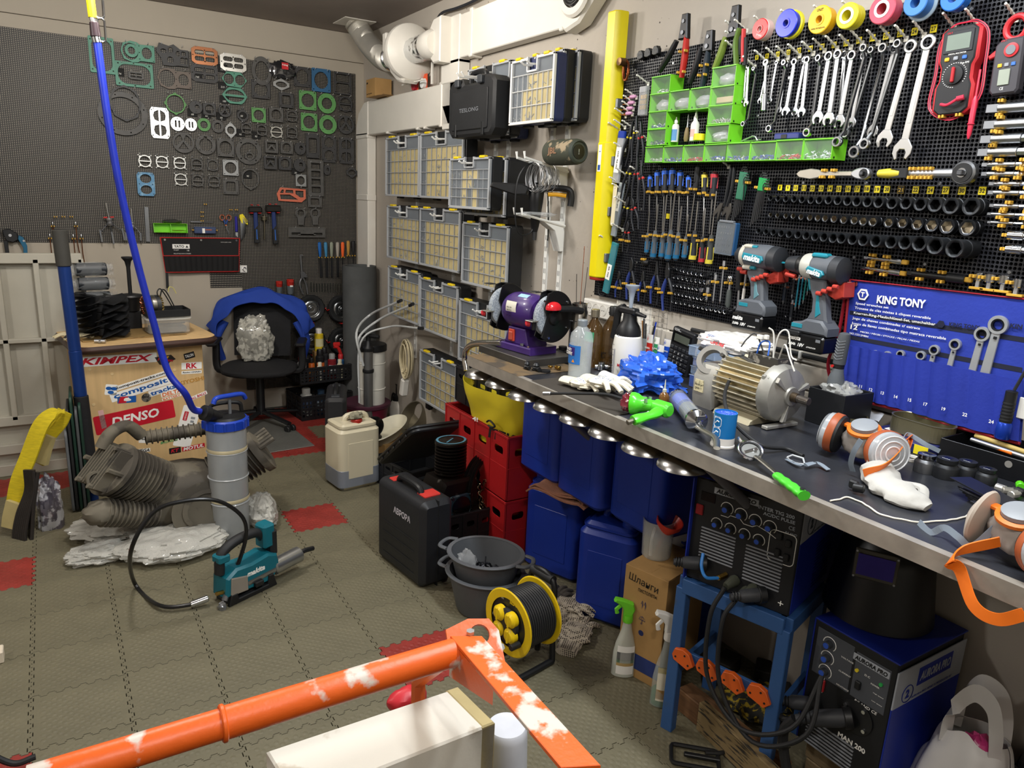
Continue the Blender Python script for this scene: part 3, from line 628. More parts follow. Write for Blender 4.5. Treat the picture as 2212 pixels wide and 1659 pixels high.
for i,(px,c,lb) in Qj(((690,'1c5fa8','blue'),(703,'3f80a8','pale blue'),(716,'8a9080','grey green'),(729,'a09a90','greyish white'),(740,'e8622a','bright orange'),(752,'a8803c','wood-coloured'),(763,'1d1e20','black'))):
 p,rz,ti,L=Zb('b',(px,523 if i<5 else 520),(px+(4 if i<2 else 1),598 if i<5 else 592),.03);t=T('file','file with a %s handle in the row at the corner' % lb,'file',p,rz,'files in the corner row',ti)
 M().Qu([(.006,0),(.011,-.004),(.0125,-.03),(.010,-.07),(.008,-.098),(.006,-.102)],n=12,sq=.8).ob('handle',mt(c,.4),t)
 M().box(0,0,-.102-(L-.10)/2,(.019,.018,.017,.014,.006,.006,.007)[i],.004,L-.10,.001).ob('blade',BLK,t)
 Zc(M(),0,-.105,.006,.009).ob('clip',YCLIP,t)
p,rz,ti,L=Zb('b',(649,551),(656,634),.03);t=T('locking_pliers','long grey locking pliers hanging below the board centre, above the wheels','pliers',p,rz,None,ti)
M().box(0,0,-L*.25,.012,.008,L*.5,.002).box(.006,0,-.002,.02,.01,.01).ob('bar',mt('77787a',.4,.7),t)
M().Qv([(-.012,-L*.42),(.012,-L*.42),(.035,-L*.55),(.03,-L*.6),(.01,-L*.58),(-.01,-L*.62)],-.008,.008,.002).ob('jaw',mt('6c6d70',.4,.7),t)
for s in (-1,1):M().Qw(sm([(s*.004,0,-L*.58),(s*.022,0,-L*.75),(s*.016+.012,0,-L*1.02)],4),.0065,8).ob('handle',mt('77787a',.4,.7),t)
for i,(px,py) in Qj(((603,607),(627,603))):
 p,rz,ti,L=Zb('b',(px,py),(px+1,py+42),.05);t=T('power_connector',['red and grey industrial socket, the smaller one','red and grey industrial socket with a small label, the larger one'][i],'connector',p,rz,'industrial connectors',ti)
 s=1+.15*i
 M().Qu([(.018*s,0),(.022*s,-.002),(.021*s,-.035*s),(.018*s,-.04*s)],n=16).box(0,-.018*s,-.014,.026*s,.014,.018,.003).ob('cap',mt('a8281f',.4),t)
 M().Qu([(.018*s,-.04*s),(.02*s,-.043*s),(.016*s,-.088*s),(.008,-.096*s)],n=16).ob('body',mt('565c60',.45),t)
 M().Qw([(0,0,-.09),(0,.01,-.15 if i==0 else -.22)],.006,8).ob('cable',GREY if i==0 else WPL,t)
 if i:M().box(0,-.022*s,-.045,.02,.001,.01,0).ob('label',PRW,t)
for i in Qk(16):
 p=pb(672+i*6.1,611+i*.2,.02);t=T('drill_bit',ORD_[i]+' drill bit from the left in the row above the castor wheels','drill bit',p,0,'drill bits in a row under the files')
 M().cyl((0,0,0),(0,0,-.04),.0022+.0001*i,n=6).cyl((0,0,-.04),(0,0,-.062),.0018+.0001*i,n=6).ob('bit',mt('6c6f66',.4,.9),t)
def wheel(name,lb,p,rz,R,grp=None,tilt=0.):
 t=T(name,lb,'wheel',p,rz,grp,tilt)
 M().Qu([(R*.66,-.02),(R*.72,-.024),(R*.9,-.026),(R*.985,-.014),(R,0),(R*.985,.014),(R*.9,.02),(R*.66,.02)],(0,0,0),(0,1,0),36,cap=False).ob('tyre',mt('202122',.7,bump=.1),t)
 M().Qu([(.004,-.014),(R*.2,-.014),(R*.24,-.006),(R*.45,-.010),(R*.55,-.006),(R*.62,-.017),(R*.68,-.02)],(0,0,0),(0,1,0),30,cap=False).ob('rim',mt('b9bcbe',.25,1),t)
 M().Qu([(0,-.028),(.008,-.028),(.012,-.022),(.012,-.01)],(0,0,0),(0,1,0),14).ob('hub',CHR,t)
 for k in Qk(5):a=2*pi*k/5+.3;M().cyl((R*.4*cos(a),-.013,R*.4*sin(a)),(R*.4*cos(a),-.006,R*.4*sin(a)),.0035,n=8).ob('bolt',mt('5a5c5e',.4,1),t)
 return t
for px,py,lb in ((672,666,'black rubber castor wheel, upper left of four on the board'),(737,667,'black rubber castor wheel, upper right of four on the board'),(674,736,'black rubber castor wheel, lower left of four behind the armrest'),(739,736,'black rubber castor wheel, lower right of four behind the spray cans')):
 R=abs(pb(px+29,py,.045).x-pb(px-29,py,.045).x)/2;t=wheel('wheel',lb,pb(px,py,.045),0,R,'castor wheels on the back board')
 for s in (-1,1):M().Qw([(s*R*1.02,.035,-.004),(s*R*1.05,-.01,-.008),(s*R*1.0,-.03,.002)],.004,6).ob('hook',RED,t)
 M().box(0,0,-R-.004,.026,.06,.006).ob('hook',RED,t)
# ================================================================ RIGHT WALL, LEFT OF THE BOARD: ducts, rails, cases
ORD=['first','second','third','fourth','fifth','sixth','seventh','eighth','ninth','tenth','eleventh','twelfth','thirteenth','fourteenth','fifteenth','sixteenth','seventeenth','eighteenth','nineteenth','twentieth']
DUC=mt('ddd9d0',.4,var=.03);HOOKM=mt('eeeeea',.4,var=.02)
t=T('ventilation_duct','white flat ventilation channel with round grille running along the top of the concrete wall','duct',(XW,1.5,2.2),RW)
def lc(y,z,off):return (1.5-y,-off,z-2.2)     # wall coordinates -> local
def dbox(name,y0,y1,z0,z1,o0,o1,par=t,c=.004):
 return M().box(1.5-(y0+y1)/2,-(o0+o1)/2,(z0+z1)/2-2.2,abs(y1-y0),o1-o0,z1-z0,c).ob(name,DUC,par)
dbox('channel',1.52,.55,2.20,2.405,.004,.064);dbox('clip',1.40,1.37,2.19,2.415,.002,.07);dbox('clip',.62,.59,2.19,2.415,.002,.07)
M().Qv([(.9,-.01+.01),(.93,-.02),(1.02,.0),(1.14,.1),(1.155,.19),(1.14,.24),(.9,.215)],-.075,-.002,.01).ob('end_housing',DUC,t)
g_=V(lc(.50,2.325,.075));M().Qu([(.06,0),(.098,0),(.105,-.01),(.095,-.02),(.07,-.02)],g_,(0,1,0),32,cap=False).ob('grille_ring',DUC,t)
for k in Qk(5):M().Qu([(.012+.011*k,-.01),(.016+.011*k,-.02-.002*k),(.018+.011*k,-.018-.002*k)],g_,(0,1,0),28,cap=False).ob('louvre',mt('6a6a68',.4),t)
M().cyl(g_+V((0,0,0)),g_+V((0,-.004,0)),.066,n=28).ob('recess',mt('2a2a2a',.8),t)
dbox('tee',1.70,1.50,2.18,2.41,.002,.070);dbox('tee_branch',1.70,1.50,2.09,2.2,.002,.070);dbox('channel',1.69,1.51,1.86,2.1,.004,.064)
dbox('channel',2.78,1.50,1.885,2.095,.004,.064);dbox('collar',1.72,1.69,1.875,2.105,.003,.07)
M().Qv([(-1.28,-.315),(-1.28,-.105),(-1.35,-.11),(-1.45,-.17),(-1.495,-.26),(-1.5,-.315)],-.07,-.002,.004).ob('elbow',DUC,t)
dbox('channel',2.995,2.795,.02,1.885,.004,.064);dbox('collar',3.0,2.79,1.865,1.9,.003,.07);dbox('collar',3.0,2.79,1.46,1.5,.003,.07)
for y in (2.45,2.0,1.9):dbox('clip',y+.012,y-.012,1.875,1.89,.002,.074)
t=T('duct_fan','white round inline fan with foil sleeve and ribbed steel elbow rising to the ceiling','fan',(1.985,2.0,2.285),RW)
M().Qu([(.05,-.1),(.105,-.07),(.146,-.03),(.15,-.005),(.15,.005),(.146,.02),(.12,.04),(.065,.055)],(0,0,0),(1,0,0),40).ob('housing',DUC,t)
foil=M()
def fo(u,v):a=2*pi*u;r=.066*(1+.07*noise.noise(V((cos(a)*4,sin(a)*4,v*7))));return (.05+.19*v,r*cos(a),r*sin(a))
foil.Zd(fo,48,14);foil.ob('foil_sleeve',mt('d8dadc',.16,1,bump=.6,bsc=45),t)
M().Qu([(.062,.22),(.072,.235),(.074,.31),(.06,.34)],(0,0,0),(1,0,0),28).ob('round_adapter',DUC,t)
M().Qv([(.27,-.05),(.27,.06),(.33,.115),(.41,.12),(.41,-.1),(.33,-.1)],-.02,.08,.006).ob('flange',DUC,t)
M().Qu([(.064,-.12),(.066,-.2),(.062,-.26)],(0,0,0),(1,0,0),28).ob('inlet_pipe',DUC,t)
M().Qu([(.062,-.255),(.069,-.26),(.069,-.275),(.062,-.28)],(0,0,0),(1,0,0),28).ob('ring',CHR,t)
M().Qv([(-.20,-.06),(-.17,-.1),(-.08,-.15),(.0,-.165),(.02,-.15),(-.05,-.11),(-.1,-.05),(-.12,.02),(-.15,.02),(-.17,-.03)],-.05,.05,.01).ob('bracket',DUC,t)
M().box(-.13,-.09,.055,.05,.03,.1,.006).ob('terminal_box',DUC,t)
pth=sm([(-.27,0,0),(-.36,0,.005),(-.47,0,.045),(-.60,-.02,.13),(-.68,-.05,.22),(-.70,-.07,.258)],16);k_=len(pth)
fx=M();nn=0;P2=[];
for i in Qk(k_-1):
 for s in Qk(2):P2.append(V(pth[i]).lerp(V(pth[i+1]),s/2))
fx.Qw(P2,(lambda q_:.066+(.0018 if int(q_*(len(P2)-1)+.5) % 2 else -.0012)),28);fx.ob('steel_elbow',mt('c2beb4',.4,.5),t,ang=80)
cw=t.matrix_world@V((-.70,-.07,.25));M().box(-.70,-.07,.253,.23,.2,.004,.001).ob('ceiling_plate',DUC,t)
M().box(.0,.02,-.155,.32,.006,.008).box(.18,.05,-.1,.012,.012,.16).ob('stay',DUC,t)
c_=[on(0,XW-.03,*q_) for q_ in ((932,78),(942,48),(955,28),(985,18),(1015,6),(1050,-12))]
Qa(M().Qw([v_ for v_ in sm(c_,5)],.007,8),'power_cable',mt('23262c',.5),'dark cable climbing the wall from the fan towards the ceiling lamp','cable')
lp=T('ceiling_lamp','small bright ceiling lamp cut by the top edge above the channel','lamp',(1.95,1.16,CEIL),0)
M().cyl((0,0,-.006),(0,0,0),.06,n=24).ob('base',WHT,lp);M().Qu([(.045,-.006),(.05,-.02),(.0,-.035)],n=20).ob('diffuser',glow('fff2d6',6),lp)
p=on(2,2.10,826,208);p=V((XW-.075,2.57,2.096))
t=T('spark_plug_box','small brown cardboard box with small print standing on the lower channel','box',p,RW)
CARD=mt('a5814f',.7,bump=.08);M().box(0,0,.055,.15,.11,.105,.0008).ob('carton',CARD,t);txt('Spark Plug Socket',.09,.009,PRK,t,(-.02,-.0556,.02));txt('\u25a0\u25a0',.022,.01,PRK,t,(-.055,-.0556,.085))
M().Qv([(.02,.0),(.13,-.004),(.14,.0)],-.05,.02,0,ax='y',X=TL_((.05,-.0,.004))).ob('flap',CARD,t)
for y,m_,lb in ((2.08,mt('b92434',.3),'red'),(1.96,mt('dfe2e2',.2),'clear')):
 p=V((XW-.04,y,2.0965));t=T('thread_tape_pack','%s spool of thread tape in an orange-topped pack on the lower channel' % lb,'tape',p,RW)
 M().box(0,0,.04,.055,.003,.08,0).ob('card',mt('d9542e',.5) if m_.name != 'x' else WHT,t);M().Qu([(.008,0),(.027,0),(.027,.018),(.008,.018)],(-.002,-.02,.029),(0,1,0),24).ob('spool',m_,t)
for y0,z0,z1,nm in ((.60,.92,2.13,'right one of the pair beside the yellow casing'),(.71,.92,1.95,'left one of the pair beside the yellow casing'),(1.08,.95,2.06,'right one behind the black tool cases'),(1.20,.95,1.9,'left one behind the black tool cases'),(1.62,.5,1.9,'behind the second column of organizers'),(2.12,.5,1.9,'behind the first column of organizers')):
 t=T('shelf_rail','white slotted wall rail, '+nm,'rail',(XW,y0,z0),RW,'slotted wall rails');H_=z1-z0
 M().box(-.011,-.004,H_/2,.003,.012,H_,0).box(.011,-.004,H_/2,.003,.012,H_,0).box(0,-.0095,H_/2,.025,.0015,H_,0).ob('channel',HOOKM,t)
 sl=M()
 for i in Qk(int(H_/.05)):
  for s in (-1,1):sl.box(s*.005,-.0103,.03+i*.05,.003,.0008,.022,0)
 tag(sl.ob('slots',mt('4b4b48',.8),t),kind='stuff')
LIDM=mt('9a9fa4',.3,0,.05,al=.16,coat=.3);RIBM=mt('a2a5a8',.35,var=.05);BODK=mt('1a1b1d',.5);TRAY=mt('dcc67c',.6,var=.1,sc=20);TRAY2=mt('626a72',.5,var=.1);LATCH=mt('e2c41c',.4)
BODB=mt('222d58',.45);WRIB=mt('dcdcda',.4,var=.03)
def Qg(lb,px0,px1,off,cols=8,rows=4,depth=.075,body=BODK,rib=RIBM,yell=None,w=None,h=None,hooks=True,rnd=0,grp='organizer cases on the concrete wall',extra=0):
 a=pr(*px0,off);b=pr(*px1,off);w=w or (a.y-b.y);h=h or (a.z-b.z)
 t=T('organizer_case',lb,'organizer',(XW-off,a.y-w/2,a.z-h),RW,grp);rr_=RR_(rnd+3);U=rr_.uniform
 M().Qv(Qy(w,h,.018,3,0,h/2),.006,depth,.004).ob('body',body,t)
 yr=h*.20 if rows>3 else h*.22;gw=w*.22
 out=[(-w/2,h/2)]
 M().Qv([(-w/2+.008,.008),(w/2-.008,.008),(w/2-.008,h-.012),(gw/2,h-.012),(gw/2,h-yr),(-gw/2,h-yr),(-gw/2,h-.012),(-w/2+.008,h-.012)],.004,.007).ob('insert',TRAY2,t)
 ch=(h-yr-.02)/rows;cw=(w-.03)/cols
 for r in Qk(rows):
  for c in Qk(cols):
   if yell and (r,c) not in yell or (not yell and c==0):continue
   x=-w/2+.015+cw*(c+.5);z=.01+ch*(r+.5);M_=M().box(x,.0025,z,cw*.94,.003,ch*.93,0)
   M_.ob('tray',TRAY,t)
 M().Qv([(-w/2,.006),(w/2,.006),(w/2,h-.008),(gw/2,h-.008),(gw/2,h-yr),(-gw/2,h-yr),(-gw/2,h-.008),(-w/2,h-.008)],-.006,-.005).ob('lid',LIDM,t)
 f=M()
 f.box(0,-.006,.006,w,.012,.012).box(-w/2+.006,-.006,h/2,.012,.012,h-.01).box(w/2-.006,-.006,h/2,.012,.012,h-.01)
 for s in (-1,1):f.box(s*(w/2+gw/2)/2,-.006,h-.009,w/2-gw/2,.012,.01).box(s*gw/2,-.006,h-yr/2,.008,.012,yr)
 f.box(0,-.006,h-yr,gw,.012,.008)
 for r in Qk(rows+1):f.box(0,-.004,.01+ch*r,w-.02,.008,.0034)
 for c in Qk(1,cols):f.box(-w/2+.015+cw*c,-.003,.01+ch*rows/2,.0018,.006,ch*rows)
 f.ob('lid_frame',rib,t)
 for s in (-1,1):M().box(s*w*.32,-.004,h-.002,w*.12,.022,.012,.003).ob('latch',LATCH,t)
 M().Qw(sm([(-gw*.42,.035,h-yr*.9),(-gw*.36,.035,h-yr*.25),(0,.035,h-yr*.1),(gw*.36,.035,h-yr*.25),(gw*.42,.035,h-yr*.9)],4),.010,8).ob('handle',BLK,t)
 for s in (-1,1):M().box(s*w*.25,.04,-.004,.05,.03,.012,.003).ob('foot',BLK,t)
 bits=M()
 for k in Qk(rr_.randint(14,40)):
  r=rr_.randint(0,rows-1);c=rr_.randint(0,cols-1) if rr_.random()<.6 else 3
  x=-w/2+.015+cw*(c+U(.25,.75));z=.016+ch*r+U(0,.4)*ch;an=U(0,3);l=U(.006,.016)
  bits.cyl((x-l*cos(an),-.0008,z-l*sin(an)*.6),(x+l*cos(an),-.0008,z+l*sin(an)*.6),.0016,n=5)
 tag(bits.ob('small_parts',mt('b9bbb9',.35,.6),t),kind='stuff')
 if hooks:
  for s in (-1,1):M().Qw([(s*.022,depth,h-yr*.55),(s*.022,-.035,h-yr*.62),(s*.022,-.05,h-yr*.45)],.0045,6).ob('hanging_hook',HOOKM,t)
  M().box(0,depth-.004,h-yr*.5,.07,.006,.05).ob('hook_plate',HOOKM,t)
 return t
Qg('yellow-trayed organizer case, first column, top of three',(836,297),(907,427),.12,rnd=1)
Qg('yellow-trayed organizer case, second column, top, partly behind the hanging small case',(911,288),(1001,432),.12,rnd=2)
Qg('yellow-trayed organizer case, first column, middle of three',(839,442),(909,572),.12,rnd=3)
Qg('yellow-trayed organizer case full of screws, second column, second from top',(909,447),(994,591),.12,rnd=14)
Qg('yellow-trayed organizer case, first column, lowest, behind the hose ends',(841,572),(908,704),.12,rnd=5)
Qg('yellow-trayed organizer case with white rings in it, second column, third from top',(910,597),(989,740),.12,rnd=6)
Qg('organizer case full of long screws below the hanging small case, third column',(1003,477),(1096,634),.14,rnd=9)
Qg('organizer case behind the bench grinder, third column, lowest',(996,642),(1093,812),.14,rnd=8,h=.33)
Qg('lowest organizer case, standing clear below the second column, near the floor',(910,752),(987,880),.12,cols=7,rnd=10,h=.31)
Qg('large organizer case behind the small hanging one, with deep black body',(1010,343),(1080,469),.17,depth=.15,rnd=7,w=.38)
Qg('small organizer case hanging in front, half its trays yellow, bag inside',(975,341),(1059,455),.24,cols=7,rows=4,depth=.06,yell={(3,2),(3,3),(2,3),(1,2),(0,2),(1,4),(0,4),(2,2),(3,4)},rnd=11)
Qg('organizer case with black body right behind the black moulded case',(1015,150),(1100,292),.135,depth=.06,rnd=12)
Qg('organizer case with dark blue body, rearmost behind the black moulded case',(1040,172),(1118,298),.07,depth=.06,body=BODB,rnd=13,hooks=False)
Qg('rearmost organizer case right of the white-framed one, black body',(1160,128),(1241,262),.07,depth=.06,rnd=15,hooks=False,w=.32)
Qg('middle organizer case right behind the white-framed one',(1147,122),(1222,262),.125,depth=.05,rnd=16,w=.26)
Qg('organizer case with white frame, yellow trays and dark blue body, frontmost at the top',(1109,132),(1196,262),.18,cols=8,rows=3,depth=.05,body=BODB,rib=WRIB,rnd=17,yell={(r,c) for r in Qk(3) for c in Qk(2,8) if (r,c) != (2,2)})
a=pr(972,162,.23);b=pr(1066,290,.23);w,h=a.y-b.y,a.z-b.z
t=T('inspection_camera_case','black moulded tool case with embossed grey lettering hanging high on the wall','case',(XW-.23,a.y-w/2,b.z),RW)
o8=[(-w/2+.03,0),(w/2-.03,0),(w/2,.03),(w/2,h*.78),(w/2-.03,h*.87),(w*.22,h*.9),(w*.17,h*.8),(-w*.17,h*.8),(-w*.22,h*.9),(-w/2+.03,h*.87),(-w/2,h*.78),(-w/2,.03)]
M().Qv(o8,-.005,.088,.012).ob('shell',mt('1b1c1e',.55,bump=.1),t)
M().Qv(Qy(w*.78,h*.6,.01,2,0,h*.4),-.011,-.004,.003).ob('raised_panel',mt('1f2022',.5,bump=.1),t)
txt('TESLONG',w*.42,.018,mt('6a6d72',.5),t,(0,-.0115,h*.40),bold=.01)
for s in (-1,1):M().box(s*w*.3,-.008,.03,.02,.01,.06,.003).ob('rib',BLK,t)
for s in (-1,1):M().box(s*w*.25,-.012,h*.82,.04,.02,.035,.004).ob('latch',DGREY,t)
M().Qw(sm([(-w*.17,.04,h*.83),(-w*.13,.04,h*.97),(w*.13,.04,h*.97),(w*.17,.04,h*.83)],4),.012,8).ob('handle',BLK,t)
for s in (-1,1):M().Qw([(s*.022,.1,h*.9),(s*.022,-.05,h*.88),(s*.022,-.065,h*.93)],.0045,6).ob('hanging_hook',HOOKM,t)
def Qs(lb,z,yb=.60,L=.225):
 t=T('shelf_bracket',lb,'bracket',(XW-.011,yb,z),RW,'white double-prong brackets')
 for s in (-1,1):M().Qw([(s*.03,0,0),(s*.03,-L,.045),(s*.03,-L-.004,.07)],.0055,6).ob('prong',HOOKM,t)
 M().Qv([(-.004,.02),(-.12,.022),(-.05,-.02),(-.015,-.11),(-.0,-.11)],-.028,.028,.002,ax='x').ob('gusset',HOOKM,t)
 M().box(0,-L*.8,.036,.07,.012,.004).ob('cross_bar',HOOKM,t);return t
z1=on(1,.6,1222,372).z;z2=on(1,.6,1220,488).z
Qs('white double-prong bracket carrying the camouflage speaker and the wire coil',z1)
Qs('white double-prong bracket with clear plastic on it, lower one',z2)
t=T('bluetooth_speaker','round camouflage-patterned loudspeaker lying on the upper bracket against the wall','speaker',(XW-.12,.46,z1+.07),RW)
CAMO=mt('3d4034',.8,c2='9b8b70',thr=.56,sc=22)
M().Qu([(.038,-.1),(.05,-.085),(.052,0),(.05,.085),(.047,.095)],(0,0,0),(1,0,0),30).ob('body',CAMO,t)
M().Qu([(.046,.09),(.047,.1),(.04,.108),(.036,.1),(0,.1)],(0,0,0),(1,0,0),30).ob('end_ring',mt('3c423a',.6),t)
M().cyl((.0985,0,0),(.103,0,0),.028,n=24).ob('radiator',mt('16181a',.4),t);txt('JBL',.06,.032,mt('8f6b50',.6),t,(-.01,-.0525,.0),bold=.03)
txt('!',None,.022,mt('8a8f88',.5),t,(.1035,0,0),(0,0,pi/2),bold=.03)
t=T('wire_coil','hank of galvanized wire hanging from the upper bracket under the speaker','wire',(XW-.12,.60,z1-.03),RW)
wc=M();rr_=RR_(5);U=rr_.uniform
for i in Qk(26):r=.05+U(-.006,.007);y0=-.05+.004*i;wc.Qw([(r*cos(a),y0+.006*sin(a*1.3+i),r*1.1*sin(a)-.0) for a in [2*pi*k/22 for k in Qk(22)]],.0013,5,True)
tag(wc.ob('windings',ZNC,t),kind='stuff')
t=Qa(M().Ze((0,-.14,.045),(.05,.10,.010),.35,4,20,10,seed=9),'plastic_bag',HAZE,'crumpled clear plastic lying on the lower bracket','bag',(XW-.0,.60,z2),RW)
p=on(1,.62,1158,437);t=T('inspection_camera','black handheld inspection camera with yellow grip hung on the wall, screen to the left','camera',p,RW+.9)
k=.88
M().Qv([(-.20,.055),(-.19,.075),(-.06,.075),(-.03,.06),(-.04,.03),(-.09,.025)],-.03,.03,.006).ob('screen',BLK,t)
M().Qu([(.012,-.125),(.018,-.1),(.03,.0),(.034,.05),(.03,.06)],n=20,sq=.8).ob('body',mt('141517',.35),t)
M().Qw(sm([(.01,0,.055),(.07,0,.062),(.135,0,.058),(.15,0,.03),(.148,0,-.01)],5),.014,10).ob('handle',BLK,t)
M().Qw(sm([(.05,0,.035),(.09,0,.036),(.128,0,.032)],5),.009,8).ob('grip_inlay',mt('e0a21e',.4),t)
M().Qu([(.007,.06),(.003,.075),(.009,.082)],n=10).ob('knob',BLK,t)
M().Qu([(.010,-.16),(.012,-.125)],n=12).ob('gland',DST,t)
q_=[t.matrix_world.inverted()@on(1,.62,*z_) for z_ in ((1157,480),(1145,503),(1122,505),(1113,470),(1116,400),(1130,365),(1150,352),(1170,352),(1180,375),(1184,440),(1184,505),(1183,520))]
M().Qw(sm(q_,7),.0032,7).ob('cable',BLK,t);M().cyl(q_[-1],q_[-1]+V((0,0,-.03)),.0042,n=8).ob('probe_tip',ZNC,t)
p=V((XW-.024,.268,1.222));t=T('yellow_casing','tall bright yellow plastic casing on the wall left of the tool board','casing',p,RW);t.scale=(.56,.6,1)
YC=mt('ead811',.35,var=.05)
for nm,z0,z1_,e in (('lower_casing',0,.52,.006),('upper_casing',.50,.985,0)):
 M().Qv([(-.068-e,0),(-.06-e,-.055),(-.04,-.085-e),(.035,-.085-e),(.06+e,-.055),(.066+e,0)],z0,z1_,.004,ax='z').ob(nm,YC,t)
M().Qv([(-.068,0),(-.04,-.085),(.035,-.085),(.066,0)],-.012,.004,.003,ax='z').ob('end_seal',mt('9c2218',.6),t)
M().box(-.012,-.0925,.46,.035,.001,.10,0).ob('label',PRW,t);txt('B\u0418\u0425\u0420\u042c',.02,.004,PRB,t,(-.012,-.0932,.485));M().box(-.012,-.093,.425,.026,.0006,.02,0).ob('print',PRB,t)
for z in (.08,.26,.45,.66):M().box(.075,-.03,z,.022,.05,.035,.003).ob('clip',mt('8b8f94',.35,.7),t)
# ================================================================ THE TOOL BOARD OVER THE BENCH
BONE=mt('dcd9cc',.5);WPEG=M();WPEG.Qw([(.0012*cos(i*1.6),-.004*i,.0045+.0016*i+.0012*sin(i*1.6)) for i in Qk(16)],.0030,7);WPEG.box(0,-.002,.004,.012,.004,.014,.001)
WPEG=WPEG.mesh('peg',BONE)
bpy.context.view_layer.update()
def Zh(px,py,off=.0):peg(rb,pr(px,py,.024+off),WPEG)
def ntag(s,px,py,w,where,inv=False):
 p=pr(px,py,.025);t=Qa(M().box(0,0,0,w,.0012,w*1.12,0),'number_tag',mt('e6d21c',.5,c2='b8a40f',thr=.66,sc=90) if not inv else mt('15120a',.6),'yellow tag numbered %s %s' % (s,where) if not inv else 'black tag numbered 21 with gold rim in the socket row','number tag',p,RW,'number tags on the tool board',.0)
 txt(s,w*(.72 if len(s)>1 else .36),w*.62,PRK if not inv else mt('d8b23a',.5),t,(0,-.0008,0),bold=.02)
 if inv:M().Qw([(x*w*.5,-.0006,z*w*.56) for x,z in ((1,1),(-1,1),(-1,-1),(1,-1))],.0006,4,True).ob('rim',mt('d8b23a',.5),t)
for s,x,y in ((8,1635,124),(9,1657,121),(10,1680,117),(12,1703,113),(13,1726,109),(14,1751,105),(15,1776,101),(16,1802,97),(17,1828,93),(18,1856,87),(19,1885,82),(20,1914,78),(22,1945,72),(24,1976,68),(27,2017,62)):
 ntag(str(s),x,y,.0125+.0000104*(x-1635),'above the hanging wrenches')
for s,x,y in ((8,1685,405),(9,1702,406),(10,1719,406),(11,1737,406),(12,1755,407),(13,1774,407),(14,1793,407),(15,1812,408),(16,1832,408),(17,1852,408),(18,1873,408),(19,1895,409),(20,1916,409),(21,1946,410),(22,1978,410),(24,2010,411),(27,2043,411),(30,2078,412),(32,2122,412)):
 ntag(str(s),x,y,.0150+.0000045*(x-1685),'above the top row of sockets',s==21)
Qa(M().box(0,0,0,.016,.0012,.018,0),'number_tag',mt('e6d21c',.5,c2='b8a40f',thr=.66,sc=90),'yellow tag among the screwdriver shafts','number tag',pr(1443,467,.025),RW)
Qa(M().box(0,0,0,.008,.0012,.02,0),'number_tag',mt('e6d21c',.5,c2='b8a40f',thr=.66,sc=90),'yellow tag beside the cordless drill handle','number tag',pr(1794,631,.025),RW)
WM=[mt('c2c4c7',.24,1,.06),mt('a5a7a8',.36,1,.1),mt('d0d0cf',.3,1,.05)]
def Zg(m,r,z,y=0.,th=.004):m.Qu([(r*.62,-th),(r*.9,-th),(r,-th*.6),(r,th*.6),(r*.9,th),(r*.62,th),(r*.62,-th)],(0,y,z),(0,1,0),24,cap=False);return m
def jaw(r):return [(-.42*r,.9*r),(-1.0*r,.1*r),(-1.02*r,-.6*r),(-.62*r,-1.25*r),(-.42*r,-1.1*r),(-.5*r,-.45*r),(-.28*r,-.12*r),(.22*r,-.12*r),(.42*r,-.42*r),(.36*r,-.95*r),(.62*r,-1.1*r),(1.0*r,-.5*r),(.98*r,.15*r),(.42*r,.9*r)]
def Qm(kind,a,b,off,s,lb,m=0,grp='wrenches hanging under the number tags'):
 p,rz,ti,L=Zb('r',a,b,off);t=T({'c':'combination_wrench','o':'ring_wrench','k':'socket_wrench'}[kind],lb,'wrench',p,rz,grp,ti);r=L*.066*s;wm=WM[m]
 if kind=='k':
  M().cyl((0,0,0),(0,0,-L*.65),r*.7,n=12,c=.001).ob('shank',wm,t);M().cyl((0,0,-L*.62),(0,0,-L),r*1.25,n=16,c=.002).ob('socket',wm,t)
  Zg(M(),r*1.4,.006).ob('ring_end',wm,t)
 elif kind=='c':
  Zg(M(),r,-r,0,.0045*s).ob('ring_end',wm,t)
  M().Qv([(-r*.45,-1.85*r),(r*.45,-1.85*r),(r*.52,-L+r*2.2),(-r*.52,-L+r*2.2)],-.0028,.0028,.0014).box(0,-.0028,-L*.5,r*.5,.0012,L*.4,.0004).ob('shank',wm,t)
  M().Qv([(x,z-L+r*1.5) for x,z in jaw(r*1.3)],-.0038*s,.0038*s,.0012).ob('open_end',wm,t)
 else:
  Zg(M(),r*.85,-r*.85,-.002,.006).ob('ring_end',wm,t)
  M().Qw([(0,0,-1.6*r),(0,.010,-2.6*r),(0,.010,-L+3.4*r),(0,-.004,-L+2*r)],.0045*s+.001,8,flat=1.4).ob('shank',wm,t)
  Zg(M(),r*1.15,-L+r*1.1,-.006,.007).ob('ring_end',wm,t)
 return t
